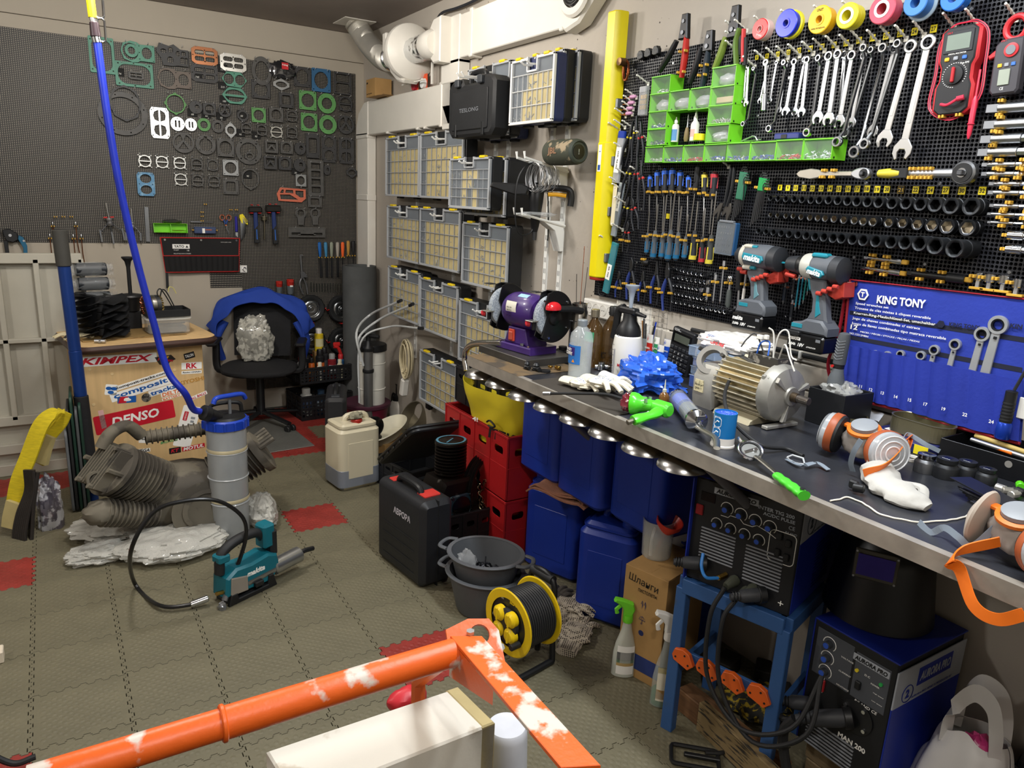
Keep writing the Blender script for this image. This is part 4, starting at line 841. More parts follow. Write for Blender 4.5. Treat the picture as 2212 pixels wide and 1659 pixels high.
WR=[('c',(1612,138),(1606,222),.05,.8,'smallest combination wrench, right beside the green bins'),('c',(1617,138),(1612,230),.06,.85,'second smallest combination wrench beside the green bins'),('o',(1631,144),(1609,274),.05,.62,'thin offset ring wrench under tag 8'),
('c',(1662,131),(1641,224),.05,.8,'short combination wrench under tag 9, left of the tubular one'),('k',(1655,140),(1650,240),.065,.8,'chrome tubular socket wrench under tags 9 and 10'),('c',(1679,131),(1662,224),.05,.8,'short combination wrench under tag 10, right of the tubular one'),
('o',(1697,129),(1664,286),.06,.7,'dull offset ring wrench under tag 12, its ring low over the bin row'),('c',(1701,130),(1682,245),.045,.8,'slim combination wrench behind the offset one under tag 12'),('c',(1718,126),(1696,250),.06,.95,'combination wrench under tag 13'),
('c',(1740,122),(1716,250),.045,.8,'combination wrench under tag 14, the left and hinder of two'),('c',(1745,121),(1731,253),.06,.95,'combination wrench under tag 14, the right and front one'),('o',(1771,118),(1746,296),.06,.75,'offset ring wrench under tag 15, its ring touching the bin end'),
('c',(1793,110),(1765,268),.06,1.05,'combination wrench under tag 15 and 16, bright open jaw'),('c',(1812,106),(1788,271),.065,1.,'combination wrench under tag 16, front one'),('c',(1825,109),(1813,268),.045,.85,'combination wrench hidden behind, under tag 17'),
('c',(1843,108),(1811,276),.055,1.,'combination wrench under tag 17, wide bright jaw'),('o',(1870,94),(1809,318),.075,.72,'long offset ring wrench crossing the others, ring over the last green bin'),('c',(1868,112),(1838,276),.045,.8,'slim combination wrench behind the long offset one'),
('o',(1886,100),(1828,298),.045,.68,'dark worn ring wrench under tag 18',1),('o',(1912,92),(1846,342),.06,.78,'long offset ring wrench with the lowest ring'),('c',(1935,94),(1882,296),.045,.8,'worn combination wrench half hidden between two long ring wrenches'),
('o',(1944,84),(1868,323),.07,.72,'long grey offset ring wrench under tag 22',1),('c',(1972,84),(1907,319),.06,.98,'big combination wrench under tag 24',2),('c',(2010,73),(1945,345),.06,.98,'biggest combination wrench, under tag 27',2)]
for w_ in WR:Qm(*w_[:6],m=(w_[6] if len(w_)>6 else 0))
for x,y in ((1630,148),(1655,136),(1680,131),(1702,128),(1727,124),(1757,119),(1781,113),(1808,108),(1838,106),(1862,97),(1897,97),(1926,90),(1957,88),(1996,80)):Zh(x,y)
def sockmesh(n=24):
 m=M();prof=[(.86,0),(1,.04),(1,.5),(.93,.52),(.93,.6),(1,.62),(1,.96),(.95,1.)]
 vv=[(r*cos(2*pi*i/n),-h,r*sin(2*pi*i/n)) for r,h in prof for i in Qk(n)];k=len(prof)
 hx=[.74*cos(pi/6)/cos((2*pi*i/n) % (pi/3)-pi/6) for i in Qk(n)]
 vv+=[(hx[i]*cos(2*pi*i/n),-.985,hx[i]*sin(2*pi*i/n)) for i in Qk(n)] + [(hx[i]*.93*cos(2*pi*i/n),-.955,hx[i]*.93*sin(2*pi*i/n)) for i in Qk(n)]+[(hx[i]*.93*cos(2*pi*i/n),-.45,hx[i]*.93*sin(2*pi*i/n)) for i in Qk(n)]
 F=[(j*n+i,j*n+(i+1) % n,(j+1)*n+(i+1) % n,(j+1)*n+i) for j in Qk(k+2) for i in Qk(n)]
 m.add(vv,F[:(k+0)*n]);m.k=1;m.f+=[tuple(f) for f in F[(k)*n:]];m.mi+=[1]*(len(F)-k*n);m.f.append(tuple((k+2)*n+i for i in Qk(n)));m.mi.append(1);return m
IMP=mt('2c2e31',.42,.5,.15,30);SKB=sockmesh().mesh('socket',IMP,mt('17181a',.5,.4));SKC=sockmesh().mesh('socket',mt('3a3c40',.3,.8),mt('b9b2a4',.3,1));SKCC=sockmesh().mesh('socket',CHR,mt('77787a',.3,1))
SZ=[8,9,10,11,12,13,14,15,16,17,18,19,20,21,22,24,27,30,32]
R1=[(1664,428),(1680,429),(1697,430),(1715,430),(1732,431),(1751,432),(1769,432),(1789,432),(1809,433),(1830,434),(1850,435),(1873,436),(1897,437),(1926,439),(1956,439),(1987,441),(2019,442),(2053,445),(2097,446)]
R2=[(1664,464),(1679,465),(1697,466),(1713,466),(1730,468),(1749,469),(1766,470),(1782,471),(1801,472),(1822,474),(1845,475),(1864,477),(1885,478),(1919,480),(1949,481),(1981,484),(2012,486),(2045,489),(2089,492)]
R3=[(1638,499),(1654,501),(1670,502),(1687,504),(1704,506),(1723,507),(1741,509),(1760,511),(1779,512),(1799,514),(1817,515),(1841,517),(1864,519),(1891,521),(1924,523),(1954,524),(1985,526),(2019,531),(2061,537)]
for rw,me,L,nm,k in ((R1,SKB,.045,'black impact socket in the top row',1.),(R2,SKC,.042,'chrome-mouthed socket in the middle row',.93),(R3,SKB,.085,'deep black impact socket in the bottom row',1.03)):
 for i,(x,y) in Qj(rw):
  R_=(.0040+SZ[i]*.00054)*k;o=bpy.data.objects.new('socket',me);COL.objects.link(o);o.location=pr(x,y,.024+L);o.location.x=XW-.024;o.rotation_euler=(0,0,RW);o.scale=(R_,L,R_)
  tag(o,'%s, %s from the left' % (nm,ORD[i]),'socket','sockets under the number tags')
CS=[([(1446,581),(1463,581),(1471,584),(1478,586),(1487,589),(1495,590),(1505,592),(1516,593)],.045,'first'),([(1456+i*9.5,599+i*1.6) for i in Qk(9)],.025,'second'),([(1455+i*8.4,616+i*1.3) for i in Qk(8)],.025,'third'),([(1451+i*8.,633+i*1.5) for i in Qk(9)],.03,'fourth'),
      ([(1452,651),(1461,653),(1471,655),(1480,656),(1490,659),(1499,660),(1508,663),(1518,665),(1527,667),(1536,668),(1546,670),(1555,672),(1565,674)],.035,'lowest')]
for rw,L,nm in CS:
 for i,(x,y) in Qj(rw):
  R_=(.0042+.0003*i*(13/len(rw))*.75);o=bpy.data.objects.new('small_socket',SKCC);COL.objects.link(o);o.location=pr(x,y,.024+L);o.location.x=XW-.024;o.rotation_euler=(0,0,RW);o.scale=(R_,L,R_)
  tag(o,'small chrome socket, %s row of five, %s from the left' % (nm,ORD[i]),'socket','small chrome sockets in five rows')
for x,y,lb in ((1531,609,'second'),(1517,627,'third')):
 p=pr(x,y,.05);t=Qa(M().box(0,0,0,.014,.014,.014,.003).cyl((0,.006,0),(0,.024,0),.007,n=10).cyl((.008,0,.008),(-.008,0,-.008),.004,n=8),'universal_joint',CHR,'chrome universal joint ending the %s row of small sockets' % lb,'joint',p,RW)
BP=[(1409,167,1446,201,'top of the left column','n'),(1405,204,1445,240,'left end of the bridge row',''),(1446,198,1489,236,'middle of the bridge row',''),(1490,192,1534,233,'right of the bridge row',''),(1402,242,1438,276,'third of the left column','b'),(1399,280,1436,313,'fourth of the left column','l'),
 (1540,147,1587,184,'top of the right column with a grey bag','B'),(1535,189,1583,227,'second of the right column, with a wooden strip','w'),(1531,229,1579,265,'third of the right column','s'),(1526,271,1572,307,'lowest of the right column, with a marked bag','B'),
 (1395,318,1432,350,'bottom row, first','n'),(1433,316,1475,350,'bottom row, second, blue ferrules','b'),(1476,314,1520,349,'bottom row, third, red ferrules','r'),(1521,312,1567,348,'bottom row, fourth, dark blue ferrules','b'),(1570,309,1619,347,'bottom row, fifth, blue lugs','b'),(1621,307,1674,346,'bottom row, sixth, blue and silver lugs','b'),(1677,303,1733,345,'bottom row, seventh, red lugs','r'),(1735,301,1795,344,'bottom row, eighth, bag of silver lugs','N')]
GRB=mt('74c92a',.4,var=.05);CLR=mt('dfe8d8',.1,al=.07,coat=.6);CNT={'n':'b4b4b2','N':'b8bcc4','b':'2b3f9a','r':'b22230','l':'203a5c','s':'8d8a82','B':'b9b9ba','w':'b09a7c'}
for x0,y0,x1,y1,nm,ct in BP:
 D=.062;a=pr(x0,y0,.024+D);b=pr(x1,y1,.024+D);w=a.y-b.y;h=a.z-b.z+.001;t=T('green_bin','light green wall bin with clear front, '+nm,'bin',(XW-.024,(a.y+b.y)/2,b.z),RW,'green bins on the tool board')
 q_=M().box(0,-.001,h/2,w,.002,h,0).box(0,-D/2,.001,w-.001,D-.002,.002,0)
 for s in (-1,1):q_.Qv([(0,0),(-D,0),(-D,h*.98),(0,h)],s*(w/2-.0006),s*(w/2-.0022),0,ax='x')
 q_.box(0,-D*.5,h-.001,w,D*.9,.0015,0)
 q_.ob('shell',GRB,t);M().box(0,-D+.002,h*.5,w-.004,.0012,h*.94,0).ob('clear_front',CLR,t)
 M().box(0,-D-.0005,h-.002,w,.003,.003,0).ob('front_rim',GRB,t)
 M().cyl((w/2,-D*.82,h*.1),(w/2+.0006,-D*.82,h*.1),.003,n=8).ob('rivet_hole',BLK,t)
 if ct in 'B':M().Ze((0,-D*.55,h*.38),(w*.4,D*.3,h*.3),.3,3,14,9,seed=x0).ob('bag_of_parts',mt('9a9b9e',.2,coat=.6),t)
 elif ct=='w':M().box(0,-D*.6,h*.35,w*.7,.02,h*.3,.002).ob('strip',mt(CNT['w'],.6),t)
 elif ct:
  c_=M();rr_=RR_(x0);U=rr_.uniform;n_=70 if ct != 'n' else 50
  for k in Qk(n_):
   x=U(-.42,.42)*w;hh=U(.04,.30 if ct != 'N' else .45)*h*(1-abs(x/w)*.5);y=-D*U(.3,.9);an=U(0,6.3);l=.0055;c_.k=0 if rr_.random()<.68 else 1
   c_.cyl((x-l*cos(an),y,hh-l*sin(an)*.6),(x+l*cos(an),y+U(-l,l)*.5,hh+l*sin(an)*.6),.0016,n=5)
  tag(c_.ob('lugs',[mt(CNT[ct],.45),ZNC],t),kind='stuff')
def Qb(name,lb,p,R,H,body,cap,mb,mc,rz=RW,label=None,grp=None,liquid=None,cat='bottle'):
 t=T(name,lb,cat,p,rz,grp)
 M().Qu([(R*z[0],H*z[1]) for z in body],n=24).ob('body',mb,t);M().Qu([(R*z[0],H*z[1]) for z in cap],n=18).ob('cap',mc,t)
 if liquid:M().Qu([(R*.93,H*.015),(R*.95,H*liquid[0])],n=20).ob('liquid',liquid[1],t)
 if label:
  z0,z1,a0,a1,m_=label;M().Zd(lambda u,v:(R*1.015*sin(a0+(a1-a0)*u),-R*1.015*cos(a0+(a1-a0)*u),H*(z0+(z1-z0)*v)),12,1,.0004).ob('label',m_,t)
 return t
gz=pr(1430,316,.06).z+.0125
BB=[(1,0),(1,.62),(.8,.7),(.35,.74),(.3,.78)];BC=[(.5,.76),(.48,.86),(.25,.9),(.12,1),(0,1)]
p=pr(1456,312,.055);Qb('glue_bottle','small white dropper bottle with blue label in the gap between the bins',(p.x,p.y,gz),.0125,.082,BB,BC,WPL,WHT,label=(.05,.5,-1.3,1.3,mt('5b8fc4',.5)))
p=pr(1498,308,.055);Qb('glue_bottle','taller white dropper bottle with red print in the gap between the bins',(p.x,p.y,gz),.0145,.105,[(1,0),(1,.5),(.7,.58),(.4,.62)],[(.5,.6),(.48,.72),(.3,.78),(.08,1),(0,1)],WPL,WHT,label=(.12,.35,-.6,.8,mt('cfa9a0',.5)))
p=pr(1481,311,.05);t=T('awl','small awl with a light brown handle standing point up in the gap','awl',(p.x,p.y,gz),RW);M().Qu([(.006,0),(.009,.01),(.008,.03),(.005,.045),(0,.046)],n=14).ob('handle',mt('7d6a44',.5),t);M().cyl((0,0,.044),(0,0,.09),.002,.0004,n=6).ob('spike',ZNC,t)
p=pr(1510,306,.065);Qa(M().Qu([(.011,0),(.019,0),(.019,.02),(.011,.02),(.011,0)],n=24,cap=False),'tape_roll',YEL,'short roll of yellow tape in the gap between the bins','tape',(p.x,p.y,gz),RW)
gz2=pr(1430,316,.06).z+.0135
p=pr(1706,298,.055);t=T('bit_case','flat blue case with black latch lying on the bottom row of bins','case',(p.x,p.y,pr(1706,303,.055).z+.001),RW);M().box(0,0,.009,.085,.04,.018,.003).ob('case',mt('27306f',.35),t);M().box(-.005,-.021,.008,.02,.003,.012,.001).ob('latch',BLK,t)
p=pr(1620,300,.05);Qa(M().Qw([(-.035,0,.002),(.01,0,.016),(.02,0,.014),(.03,0,.002)],.0025,6).Qw([(-.03,.01,.003),(.035,.01,.006)],.002,6),'hex_key',ZNC,'bent steel key lying on the bottom row of bins','tool',(p.x,p.y,pr(1620,308,.05).z+.003),RW)
def Qd(lb,hd,hdb,h1a,h1b,h2a,h2b,off,m1,m2,cl=None,s=1.):
 p,rz,ti,L=Zb('r',hd,hdb,off);t=T('crimping_tool',lb,'pliers',p,rz,None,0);I=lambda q_:((p.y-pr(*q_,off).y),pr(*q_,off).z-p.z)
 x1,z1_=I(hdb);wd=.021*s;n_=V((-z1_,x1)).normalized()
 M().Qv([(-wd*.6,0),(wd*.6,.0),(x1+wd,z1_),(x1-wd,z1_)],-.010,.010,.003).ob('jaw',mt('2b2b2c',.35,.8),t)
 M().cyl((x1*.3,-.013,z1_*.3),(x1*.3,.013,z1_*.3),.006,n=12).cyl((x1*.75,-.014,z1_*.75),(x1*.75,.012,z1_*.75),.007,n=12).ob('pivots',DST,t)['kind']='stuff'
 for a_,b_,m_ in ((h1a,h1b,m1),(h2a,h2b,m2)):
  A_,B_=I(a_),I(b_);mid=((A_[0]+B_[0])/2,(A_[1]+B_[1])/2);k_=.004*s
  M().Qw(sm([(A_[0],0,A_[1]),(mid[0]+k_,0,mid[1]),(B_[0],0,B_[1])],6),lambda q:(.0095+.003*sin(pi*q))*s,10,flat=.8).ob('handle',m_,t)
 for q_ in cl or []:A_=I(q_);Zc(M(),A_[0],A_[1],-.006,.013).ob('clip',YCLIP,t)
 return t
Qd('red and black crimping tool with its jaws above the board edge',(1483,30),(1478,85),(1484,70),(1472,168),(1462,88),(1424,155),.06,mt('b3271f',.38),BLK,[(1482,112),(1478,157)])
Qd('black crimping tool hanging in the middle, shorter one',(1536,66),(1530,112),(1530,110),(1516,190),(1514,105),(1490,180),.06,mt('202a33',.4),BLK,[(1527,142),(1523,163)])
Qd('black and olive green crimping tool, tallest, above the right bin column',(1592,12),(1584,82),(1568,80),(1543,150),(1600,60),(1600,120),.06,mt('6f7f35',.45),mt('2a2b2a',.4),s=1.05)
t=T('snips','small pliers with green-black and red handles held by three pairs of pegs','pliers',pr(1603,60,.075),RW);M().Qw(sm([(-.008,0,-.0),(-.018,0,-.04),(-.006,0,-.105)],6),.011,10,flat=.6).ob('handle',mt('55702e',.45),t)
M().Qw(sm([(.008,0,-.005),(.012,0,-.05),(.02,0,-.1)],6),.0085,10,flat=.6).ob('handle',mt('c23a3a',.4),t);M().Qw(sm([(.018,.002,-.03),(.022,.002,-.06),(.026,.002,-.11)],5),.0065,8).ob('handle',BLK,t)
for y in (70,92,112):Zh(1612,y,.0);Zh(1592,y+2,.0)
for i,x in Qj((1386,1402,1419)):
 p=pr(x,119-i*5,.034);Qa(M().Qv([(-.016,-.012),(-.016,.004),(-.008,.014),(.008,.014),(.016,.004),(.016,-.012),(.006,-.016),(-.006,-.016)],-.01,.008,.002).cyl((-.005,-.0105,0),(-.005,-.009,0),.003,n=8).cyl((.006,-.0105,0),(.006,-.009,0),.003,n=8),'crimping_die',mt('202122',.4,.5),'%s of three black crimping dies at the board top edge' % ORD[i],'die',p,RW,'black crimping dies')
t=T('wire_hank','coppery wire hank hanging with a dark brass cap at the board edge','wire',pr(1345,134,.06),RW);M().Qu([(0,-.02),(.014,-.018),(.015,.012),(.01,.015)],(0,0,0),(0,1,0),18).ob('cap',mt('6d5236',.4,.8),t)
wc=M();rr_=RR_(8);U=rr_.uniform
for i in Qk(9):wc.Qw([(.012+(.014+U(-.003,.003))*sin(a)+U(-.001,.001),.006+.001*i,-.03+(.034+U(-.004,.004))*cos(a)) for a in [2*pi*k/16 for k in Qk(16)]],.0011,5,True)
tag(wc.ob('windings',mt('9c5a3a',.3,1),t),kind='stuff')
for i,(x,y) in Qj(((1367,209),(1363,222),(1360,234),(1358,245))):
 p=pr(x,y,.05);t=T('ceramic_nozzle','%s of four pink ceramic nozzles lying on pegs, counted from the top' % ORD[i],'nozzle',p,RW,'pink ceramic nozzles')
 M().Qu([(.003,-.013),(.0065,-.012),(.0068,.008),(.0045,.018),(.002,.018)],(0,0,0),(1,0,0),16).ob('cup',mt('c58fb2',.35),t)
 M().Qu([(.0015,-.05),(.002,-.03),(.0045,-.028),(.0045,-.014),(.003,-.013)],(0,.002,-.002),(1,0,0),10).ob('collet',mt('a5623a',.35,.9),t);Zh(x+8,y+5)
Zh(1352,254)
t=T('electrode_box','clear plastic box of brass tips hanging left of the green bins','box',pr(1393,185,.045),RW);M().box(0,0,-.052,.04,.016,.10,.002).ob('box',mt('d5d6d8',.2,al=.35,coat=1),t);m_=M()
for i in Qk(4):
 for k in Qk(3):m_.cyl((-.014+.009*i,.0,-.045-.018*k),(-.014+.009*i,0,-.031-.018*k),.0025,n=6)
tag(m_.ob('tips',BRASS,t),kind='stuff');M().box(.0,-.009,-.014,.034,.002,.02).ob('lid',mt('c9cacc',.2,al=.5),t);Zh(1400,184)
def pack(lb,a,b,w,col,lab,pegxy,top=None):
 p,rz,ti,L=Zb('r',a,b,.045);t=T('electrode_pack',lb,'pack',p,rz,None,ti);M().box(0,0,-L/2,w,.012,L,.002).ob('sleeve',mt(col,.2,al=.55,coat=1),t)
 m_=M()
 for i in Qk(9):m_.cyl((-w*.4+w*.1*i,0,-L*.06),(-w*.4+w*.1*i,0,-L*.97),.0013,n=5)
 tag(m_.ob('rods',ZNC,t),kind='stuff')
 if top:M().box(0,0,-.012,w*1.02,.014,.028,.003).ob('cap',mt(top,.35),t)
 if lab:M().box(0,-.0068,-L*lab[0],w*.8,.0008,L*lab[1],0).ob('label',PRW,t);txt(lab[2],L*lab[1]*.7,w*.22,PRR if lab[3] else PRK,t,(0,-.0074,-L*lab[0]),(0,pi/2,0),bold=.02)
 Zh(*pegxy);return t
pack('pack of welding rods with blue cap and white label, upper one at the board edge',(1345,284),(1330,395),.036,'c9ccd2',(.55,.5,'OK 46.00',0),(1338,284),'1c3a9a')
pack('narrow pack of thin rods behind the cream stick, with printed label',(1345,395),(1325,510),.026,'aab4ba',(.35,.35,'WL 20',0),(1340,400))
pack('teal pack of welding rods with a white label, lowest at the board edge',(1330,524),(1308,632),.034,'3f9aa6',(.58,.3,'ER 70S',0),(1318,524))
p,rz,ti,L=Zb('r',(1330,398),(1322,488),.065);t=Qa(M().Qv(Qy(.022,L,.0105,5,0,-L/2),-.0015,.0015,.0008).cyl((0,-.003,-.012),(0,-.001,-.012),.004,n=10),'mixing_stick',mt('d9cfae',.5,var=.05),'long cream plastic stick hanging on a peg at the board edge','stick',p,rz,None,ti)
def Qe(lb,a,b,off,s=1.,blue=False,kind='n',hm=None,band=None,cl=1,grp=None,flip=1):
 p,rz,ti,L=Zb('r',a,b,off);t=T('pliers',lb,'pliers',p,rz,grp,ti);st=mt('4a4b4d',.35,.9);j=L*.30;q=.016*s
 if kind=='n':M().Qv([(-.0015,0),(.0015,0),(q*.45,-j*.75),(q*.62,-j),(0,-j*1.25),(-q*.62,-j),(-q*.45,-j*.75)],-.005,.005,.0012).ob('jaws',st,t)
 elif kind=='c':M().Qv([(0,0),(q*.55,-j*.3),(q*.62,-j*.6),(q*.5,-j),(0,-j*1.2),(-q*.5,-j),(-q*.62,-j*.6),(-q*.55,-j*.3)],-.005,.005,.0012).ob('jaws',st,t)
 else:M().Qv([(-q*.3,0),(q*.3,0),(q*.6,-j*.55),(q*.62,-j),(0,-j*1.2),(-q*.62,-j),(-q*.6,-j*.55)],-.0055,.0055,.0012).box(-.0,-.006,-j*.4,.004,.001,j*.4).ob('jaws',st,t)
 M().cyl((0,-.008,-j),(0,.007,-j),.005*s,n=12).ob('pivot',DST,t)
 for sx in (-1,1):
  M().Qw(sm([(sx*.005,0,-j*1.05),(sx*.017*s,0,-L*.5),(sx*.022*s,0,-L*.68),(sx*.017*s*(1.3 if kind=='w' else 1),0,-L)],5),lambda v:.0058*s*(.75+.5*sin(pi*min(1,v*1.1+.1))),9,flat=.8).ob('handle',hm if hm else (mt('2a3a78',.45) if blue and sx<0 else mt('1f2024',.5)),t)
  if band:M().Qw([(sx*.007,0,-j*1.15),(sx*.010,0,-j*1.28)],.0068*s,9).ob('band',band,t)
 if cl:
  for sx in (-1,1):Zc(M(),sx*.023*s,-L*.62,-.002,.006).ob('clip',YCLIP,t)
 return t
BYE,BRE=mt('d2c020',.5),mt('b82a26',.5)
for a,b,k,bd,lb in (((1368,262),(1346,358),'n',BYE,'yellow-banded long-nose pliers, left in the highest bunch'),((1385,262),(1382,360),'n',BRE,'red-banded long-nose pliers, right in the highest bunch'),((1376,250),(1370,350),'n',BYE,'yellow-banded pliers, middle of the highest bunch'),
 ((1366,342),(1345,430),'n',BYE,'yellow-banded pliers, left in the second bunch'),((1378,340),(1370,438),'n',BRE,'red-banded pliers, middle of the second bunch'),((1386,345),(1385,455),'n',BRE,'red-banded pliers with the longest handles, right in the second bunch'),
 ((1359,425),(1343,490),'c',BYE,'yellow-banded pliers, left in the third bunch'),((1366,425),(1374,497),'c',BRE,'red-banded pliers, right in the third bunch'),((1358,478),(1350,545),'c',BRE,'red-banded pliers in the fourth bunch above the blue-handled row')):
 Qe(lb,a,b,.055 if 'left' in lb or 'fourth' in lb else .07,.8,kind=k,band=bd,cl='fourth' in lb,grp='black pliers in bunches')
for x,y in ((1350,278),(1368,280),(1350,327),(1385,378),(1352,380),(1346,414),(1351,442),(1345,499),(1398,303)):Zh(x,y)
for a,b,k,s,lb in (((1339,585),(1334,643),'c',.8,'small blue-handled pliers, first of the row over the socket strip'),((1366,556),(1360,648),'c',1.05,'blue-handled diagonal cutters, second of the row'),((1391,586),(1385,652),'f',.9,'small blue-handled pliers, third of the row'),
 ((1421,564),(1412,657),'n',1.,'blue-handled long-nose pliers, fourth of the row'),((1444,567),(1440,672),'f',1.15,'blue-handled combination pliers, largest, right end of the row')):Qe(lb,a,b,.045,s,True,k,grp='blue-handled pliers')
p=pr(1393,567,.05);t=T('stubby_driver','black stubby screwdriver lying level above the pliers','screwdriver',p,RW);M().Qu([(.002,-.03),(.002,-.014),(.006,-.013),(.012,0),(.012,.014),(.007,.022),(0,.022)],(0,0,0),(1,0,0),16).ob('handle',BLK,t);Zc(M(),0,.012,-.0,.006).ob('clip',YCLIP,t)
def Qf(lb,a,b,off,hl,hr,mA,mB,kind=0,up=False,sr=.0028):
 p,rz,ti,L=Zb('r',a,b,off);t=T('screwdriver',lb,'screwdriver',p,rz,'screwdrivers below the green bins',ti);H=hl*L
 zz=(lambda z:-L-z) if up else (lambda z:z)
 pf=[(hr*.55,0),(hr,-H*.06),(hr*1.02,-H*.3),(hr*.82,-H*.6),(hr*.95,-H*.78),(hr*.6,-H*.95),(hr*.62,-H)]
 M().Qu([(r,zz(z)) for r,z in pf][::(-1 if up else 1)],n=14).ob('handle',mA,t)
 M().Qu([(r*1.04,zz(z)) for r,z in ([(hr*.5,.0005),(hr*.98,-H*.07),(hr*.98,-H*.2)])][::(-1 if up else 1)],n=14).ob('end_cap',mB,t)
 for k in Qk(3):a0=2*pi*k/3-pi/2;M().box(hr*.93*cos(a0),hr*.93*sin(a0),zz(-H*.38),.005,.005,H*.45,.002).ob('inlay',mB,t)
 M().cyl((0,0,zz(-H)),(0,0,zz(-L)),sr,n=8).ob('shaft',CHR,t);Zc(M(),0,zz(-H*.84),-.004,hr*1.05).ob('clip',YCLIP,t)
BH,DH,TH=mt('2a62cf',.35),mt('25272b',.45),mt('1c5f86',.35);GH=mt('50565c',.45);YH=mt('c9b83a',.4);RH=mt('ab2a34',.4)
for i,(x,y0,y1,x2,y2,hl,hr,mA,mB,nm) in Qj(((1404,379,426,1402,485,.40,.0085,DH,BH,'blue-capped'),(1420,369,428,1418,500,.42,.0105,DH,BH,'blue-capped'),(1437,365,429,1431,505,.42,.012,DH,BH,'blue-capped'),(1453,364,429,1446,505,.42,.012,DH,BH,'blue-capped'),(1470,369,430,1464,500,.42,.011,DH,BH,'blue-capped'),(1487,380,430,1484,478,.44,.0085,DH,BH,'blue-capped'),(1509,358,425,1490,500,.42,.0105,BLKM,BLK,'all black'),(1522,374,428,1519,510,.38,.0105,DH,YH,'black and yellow'),(1544,372,432,1532,505,.44,.013,DH,RH,'black and red'))):
 Qf('%s screwdriver, handle up, %s of the upper row' % (nm,ORD[i]),(x,y0),(x2,y2),.045,hl,hr,mA,mB,i)
for i,(x,y,x2,y2,hl,hr,mA,mB,nm) in Qj(((1403,458,1396,548,.50,.0085,GH,TH,'grey-blue'),(1422,441,1410,559,.52,.0115,GH,TH,'grey-blue'),(1441,421,1428,558,.42,.0105,GH,TH,'grey-blue'),(1459,415,1442,563,.45,.0125,GH,TH,'grey-blue'),(1473,445,1459,562,.52,.0115,GH,TH,'grey-blue'),(1487,463,1477,559,.50,.0095,GH,TH,'grey-blue'),(1508,435,1495,565,.52,.013,DH,YH,'black and yellow'),(1524,450,1514,570,.50,.0105,DH,RH,'red and black'),(1548,413,1530,574,.42,.0125,mt('3b3d3a',.5),YH,'dark grey'))):
 Qf('%s screwdriver, handle down, %s of the lower row' % (nm,ORD[i]),(x,y),(x2,y2),.060,hl,hr,mA,mB,i,up=True,sr=.003)
t=T('water_pump_pliers','black adjustable pliers and wrench pair hanging jaws down right of the screwdrivers','pliers',pr(1584,362,.06),RW)
for s in (-1,1):M().Qw(sm([(s*.006,0,0),(s*.009-.004,0,-.07),(-.012+s*.006,0,-.12)],6),.0075,9,flat=.7).ob('handle',BLK,t);M().Qv([(-.02+s*.01,-.11),(-.004+s*.012,-.11),(-.006+s*.018,-.135),(-.02+s*.016,-.175),(-.022+s*.014,-.14),(-.036+s*.014,-.155),(-.04+s*.014,-.14)],-.006+s*.004,.002+s*.004,.0015).ob('jaw',mt('55524e',.4,.8),t)
Zh(1574,363)
for x,y,hx,lb in ((1613,372,'2f6a50','hex key set in a tall dark green holder'),(1655,385,'1f8a46','ball-ended hex key set in a short bright green holder')):
 t=T('hex_key_set',lb+' on the tool board','keys',pr(x,y,.045),RW,None,.10)
 Qz(t,M().Qv([(-.016,.0),(.016,.0),(.014,-.085 if x<1640 else -.04),(-.014,-.085 if x<1640 else -.04)],-.016,0,.003),mt(hx,.35),6,.16 if x<1640 else .15,1.15,.0055)
 for s in (-1,1):Zc(M(),s*.02,-.03,0,.004).ob('clip',YCLIP,t)
p,rz,ti,L=Zb('r',(1571,480),(1561,550),.065);t=T('bit_set','bit set in a clear-fronted blue case hanging right of the screwdrivers','bit set',p,rz,None,ti);w=.075
M().box(0,.012,-L/2,w,.022,L,.003).ob('back_shell',mt('24507c',.4),t);M().box(0,-.002,-L/2,w,.006,L,.002).ob('clear_lid',mt('8d9499',.15,al=.35,coat=1),t);M().box(.0,.0005,-L/2,w*.9,.001,L*.9,0).ob('tray',mt('3b3d40',.5),t)
m_=M();rr_=RR_(4);U=rr_.uniform
for i in Qk(6):
 for k in Qk(5):m_.cyl((-w*.38+w*.13*i,-.0005,-L*.12-L*.185*k),(-w*.38+w*.13*i,-.0005,-L*.12-L*.185*k-.006),.0022,n=6)
tag(m_.ob('bits',CHR,t),kind='stuff');M().box(.0,0,.002,w*.8,.014,.008,.002).ob('hinge',GREY,t)
for i,(a,b,s) in Qj((((1530,621),(1526,652),.006),((1547,593),(1540,655),.005),((1565,563),(1555,656),.005))):
 p,rz,ti,L=Zb('r',a,b,.05);t=T('extension_bar','%s upright chrome extension bar right of the small sockets' % ('short','medium','long')[i],'bar',p,rz,'upright extension bars',ti)
 M().cyl((0,0,0),(0,0,-.018),s*1.1,n=8,c=.001).ob('head',ZNC,t);M().cyl((0,0,-.018),(0,0,-L+.008),s*.62,n=10).ob('shaft',ZNC,t);M().box(0,0,-L+.004,s,s,.008,.001).ob('drive',CHR,t);Zc(M(),.006,-.024,0,.009).ob('clip',YCLIP,t)
p,rz,ti,L=Zb('r',(1579,594),(1572,664),.055);t=T('small_ratchet','small ratchet with round chrome head and grey knurled grip','ratchet',p,rz,None,ti);M().Ze((0,0,-.012),(.012,.01,.012),0,n=16,m=10).ob('head',CHR,t);M().cyl((0,0,-.02),(0,0,-.05),.0045,n=10).ob('neck',ZNC,t);M().Qu([(.007,-.048),(.0085,-.06),(.0095,-L+.01),(.006,-L)][::-1],n=14).ob('grip',mt('4a4f4c',.6),t);Zc(M(),0,-.026,0,.010).ob('clip',YCLIP,t)
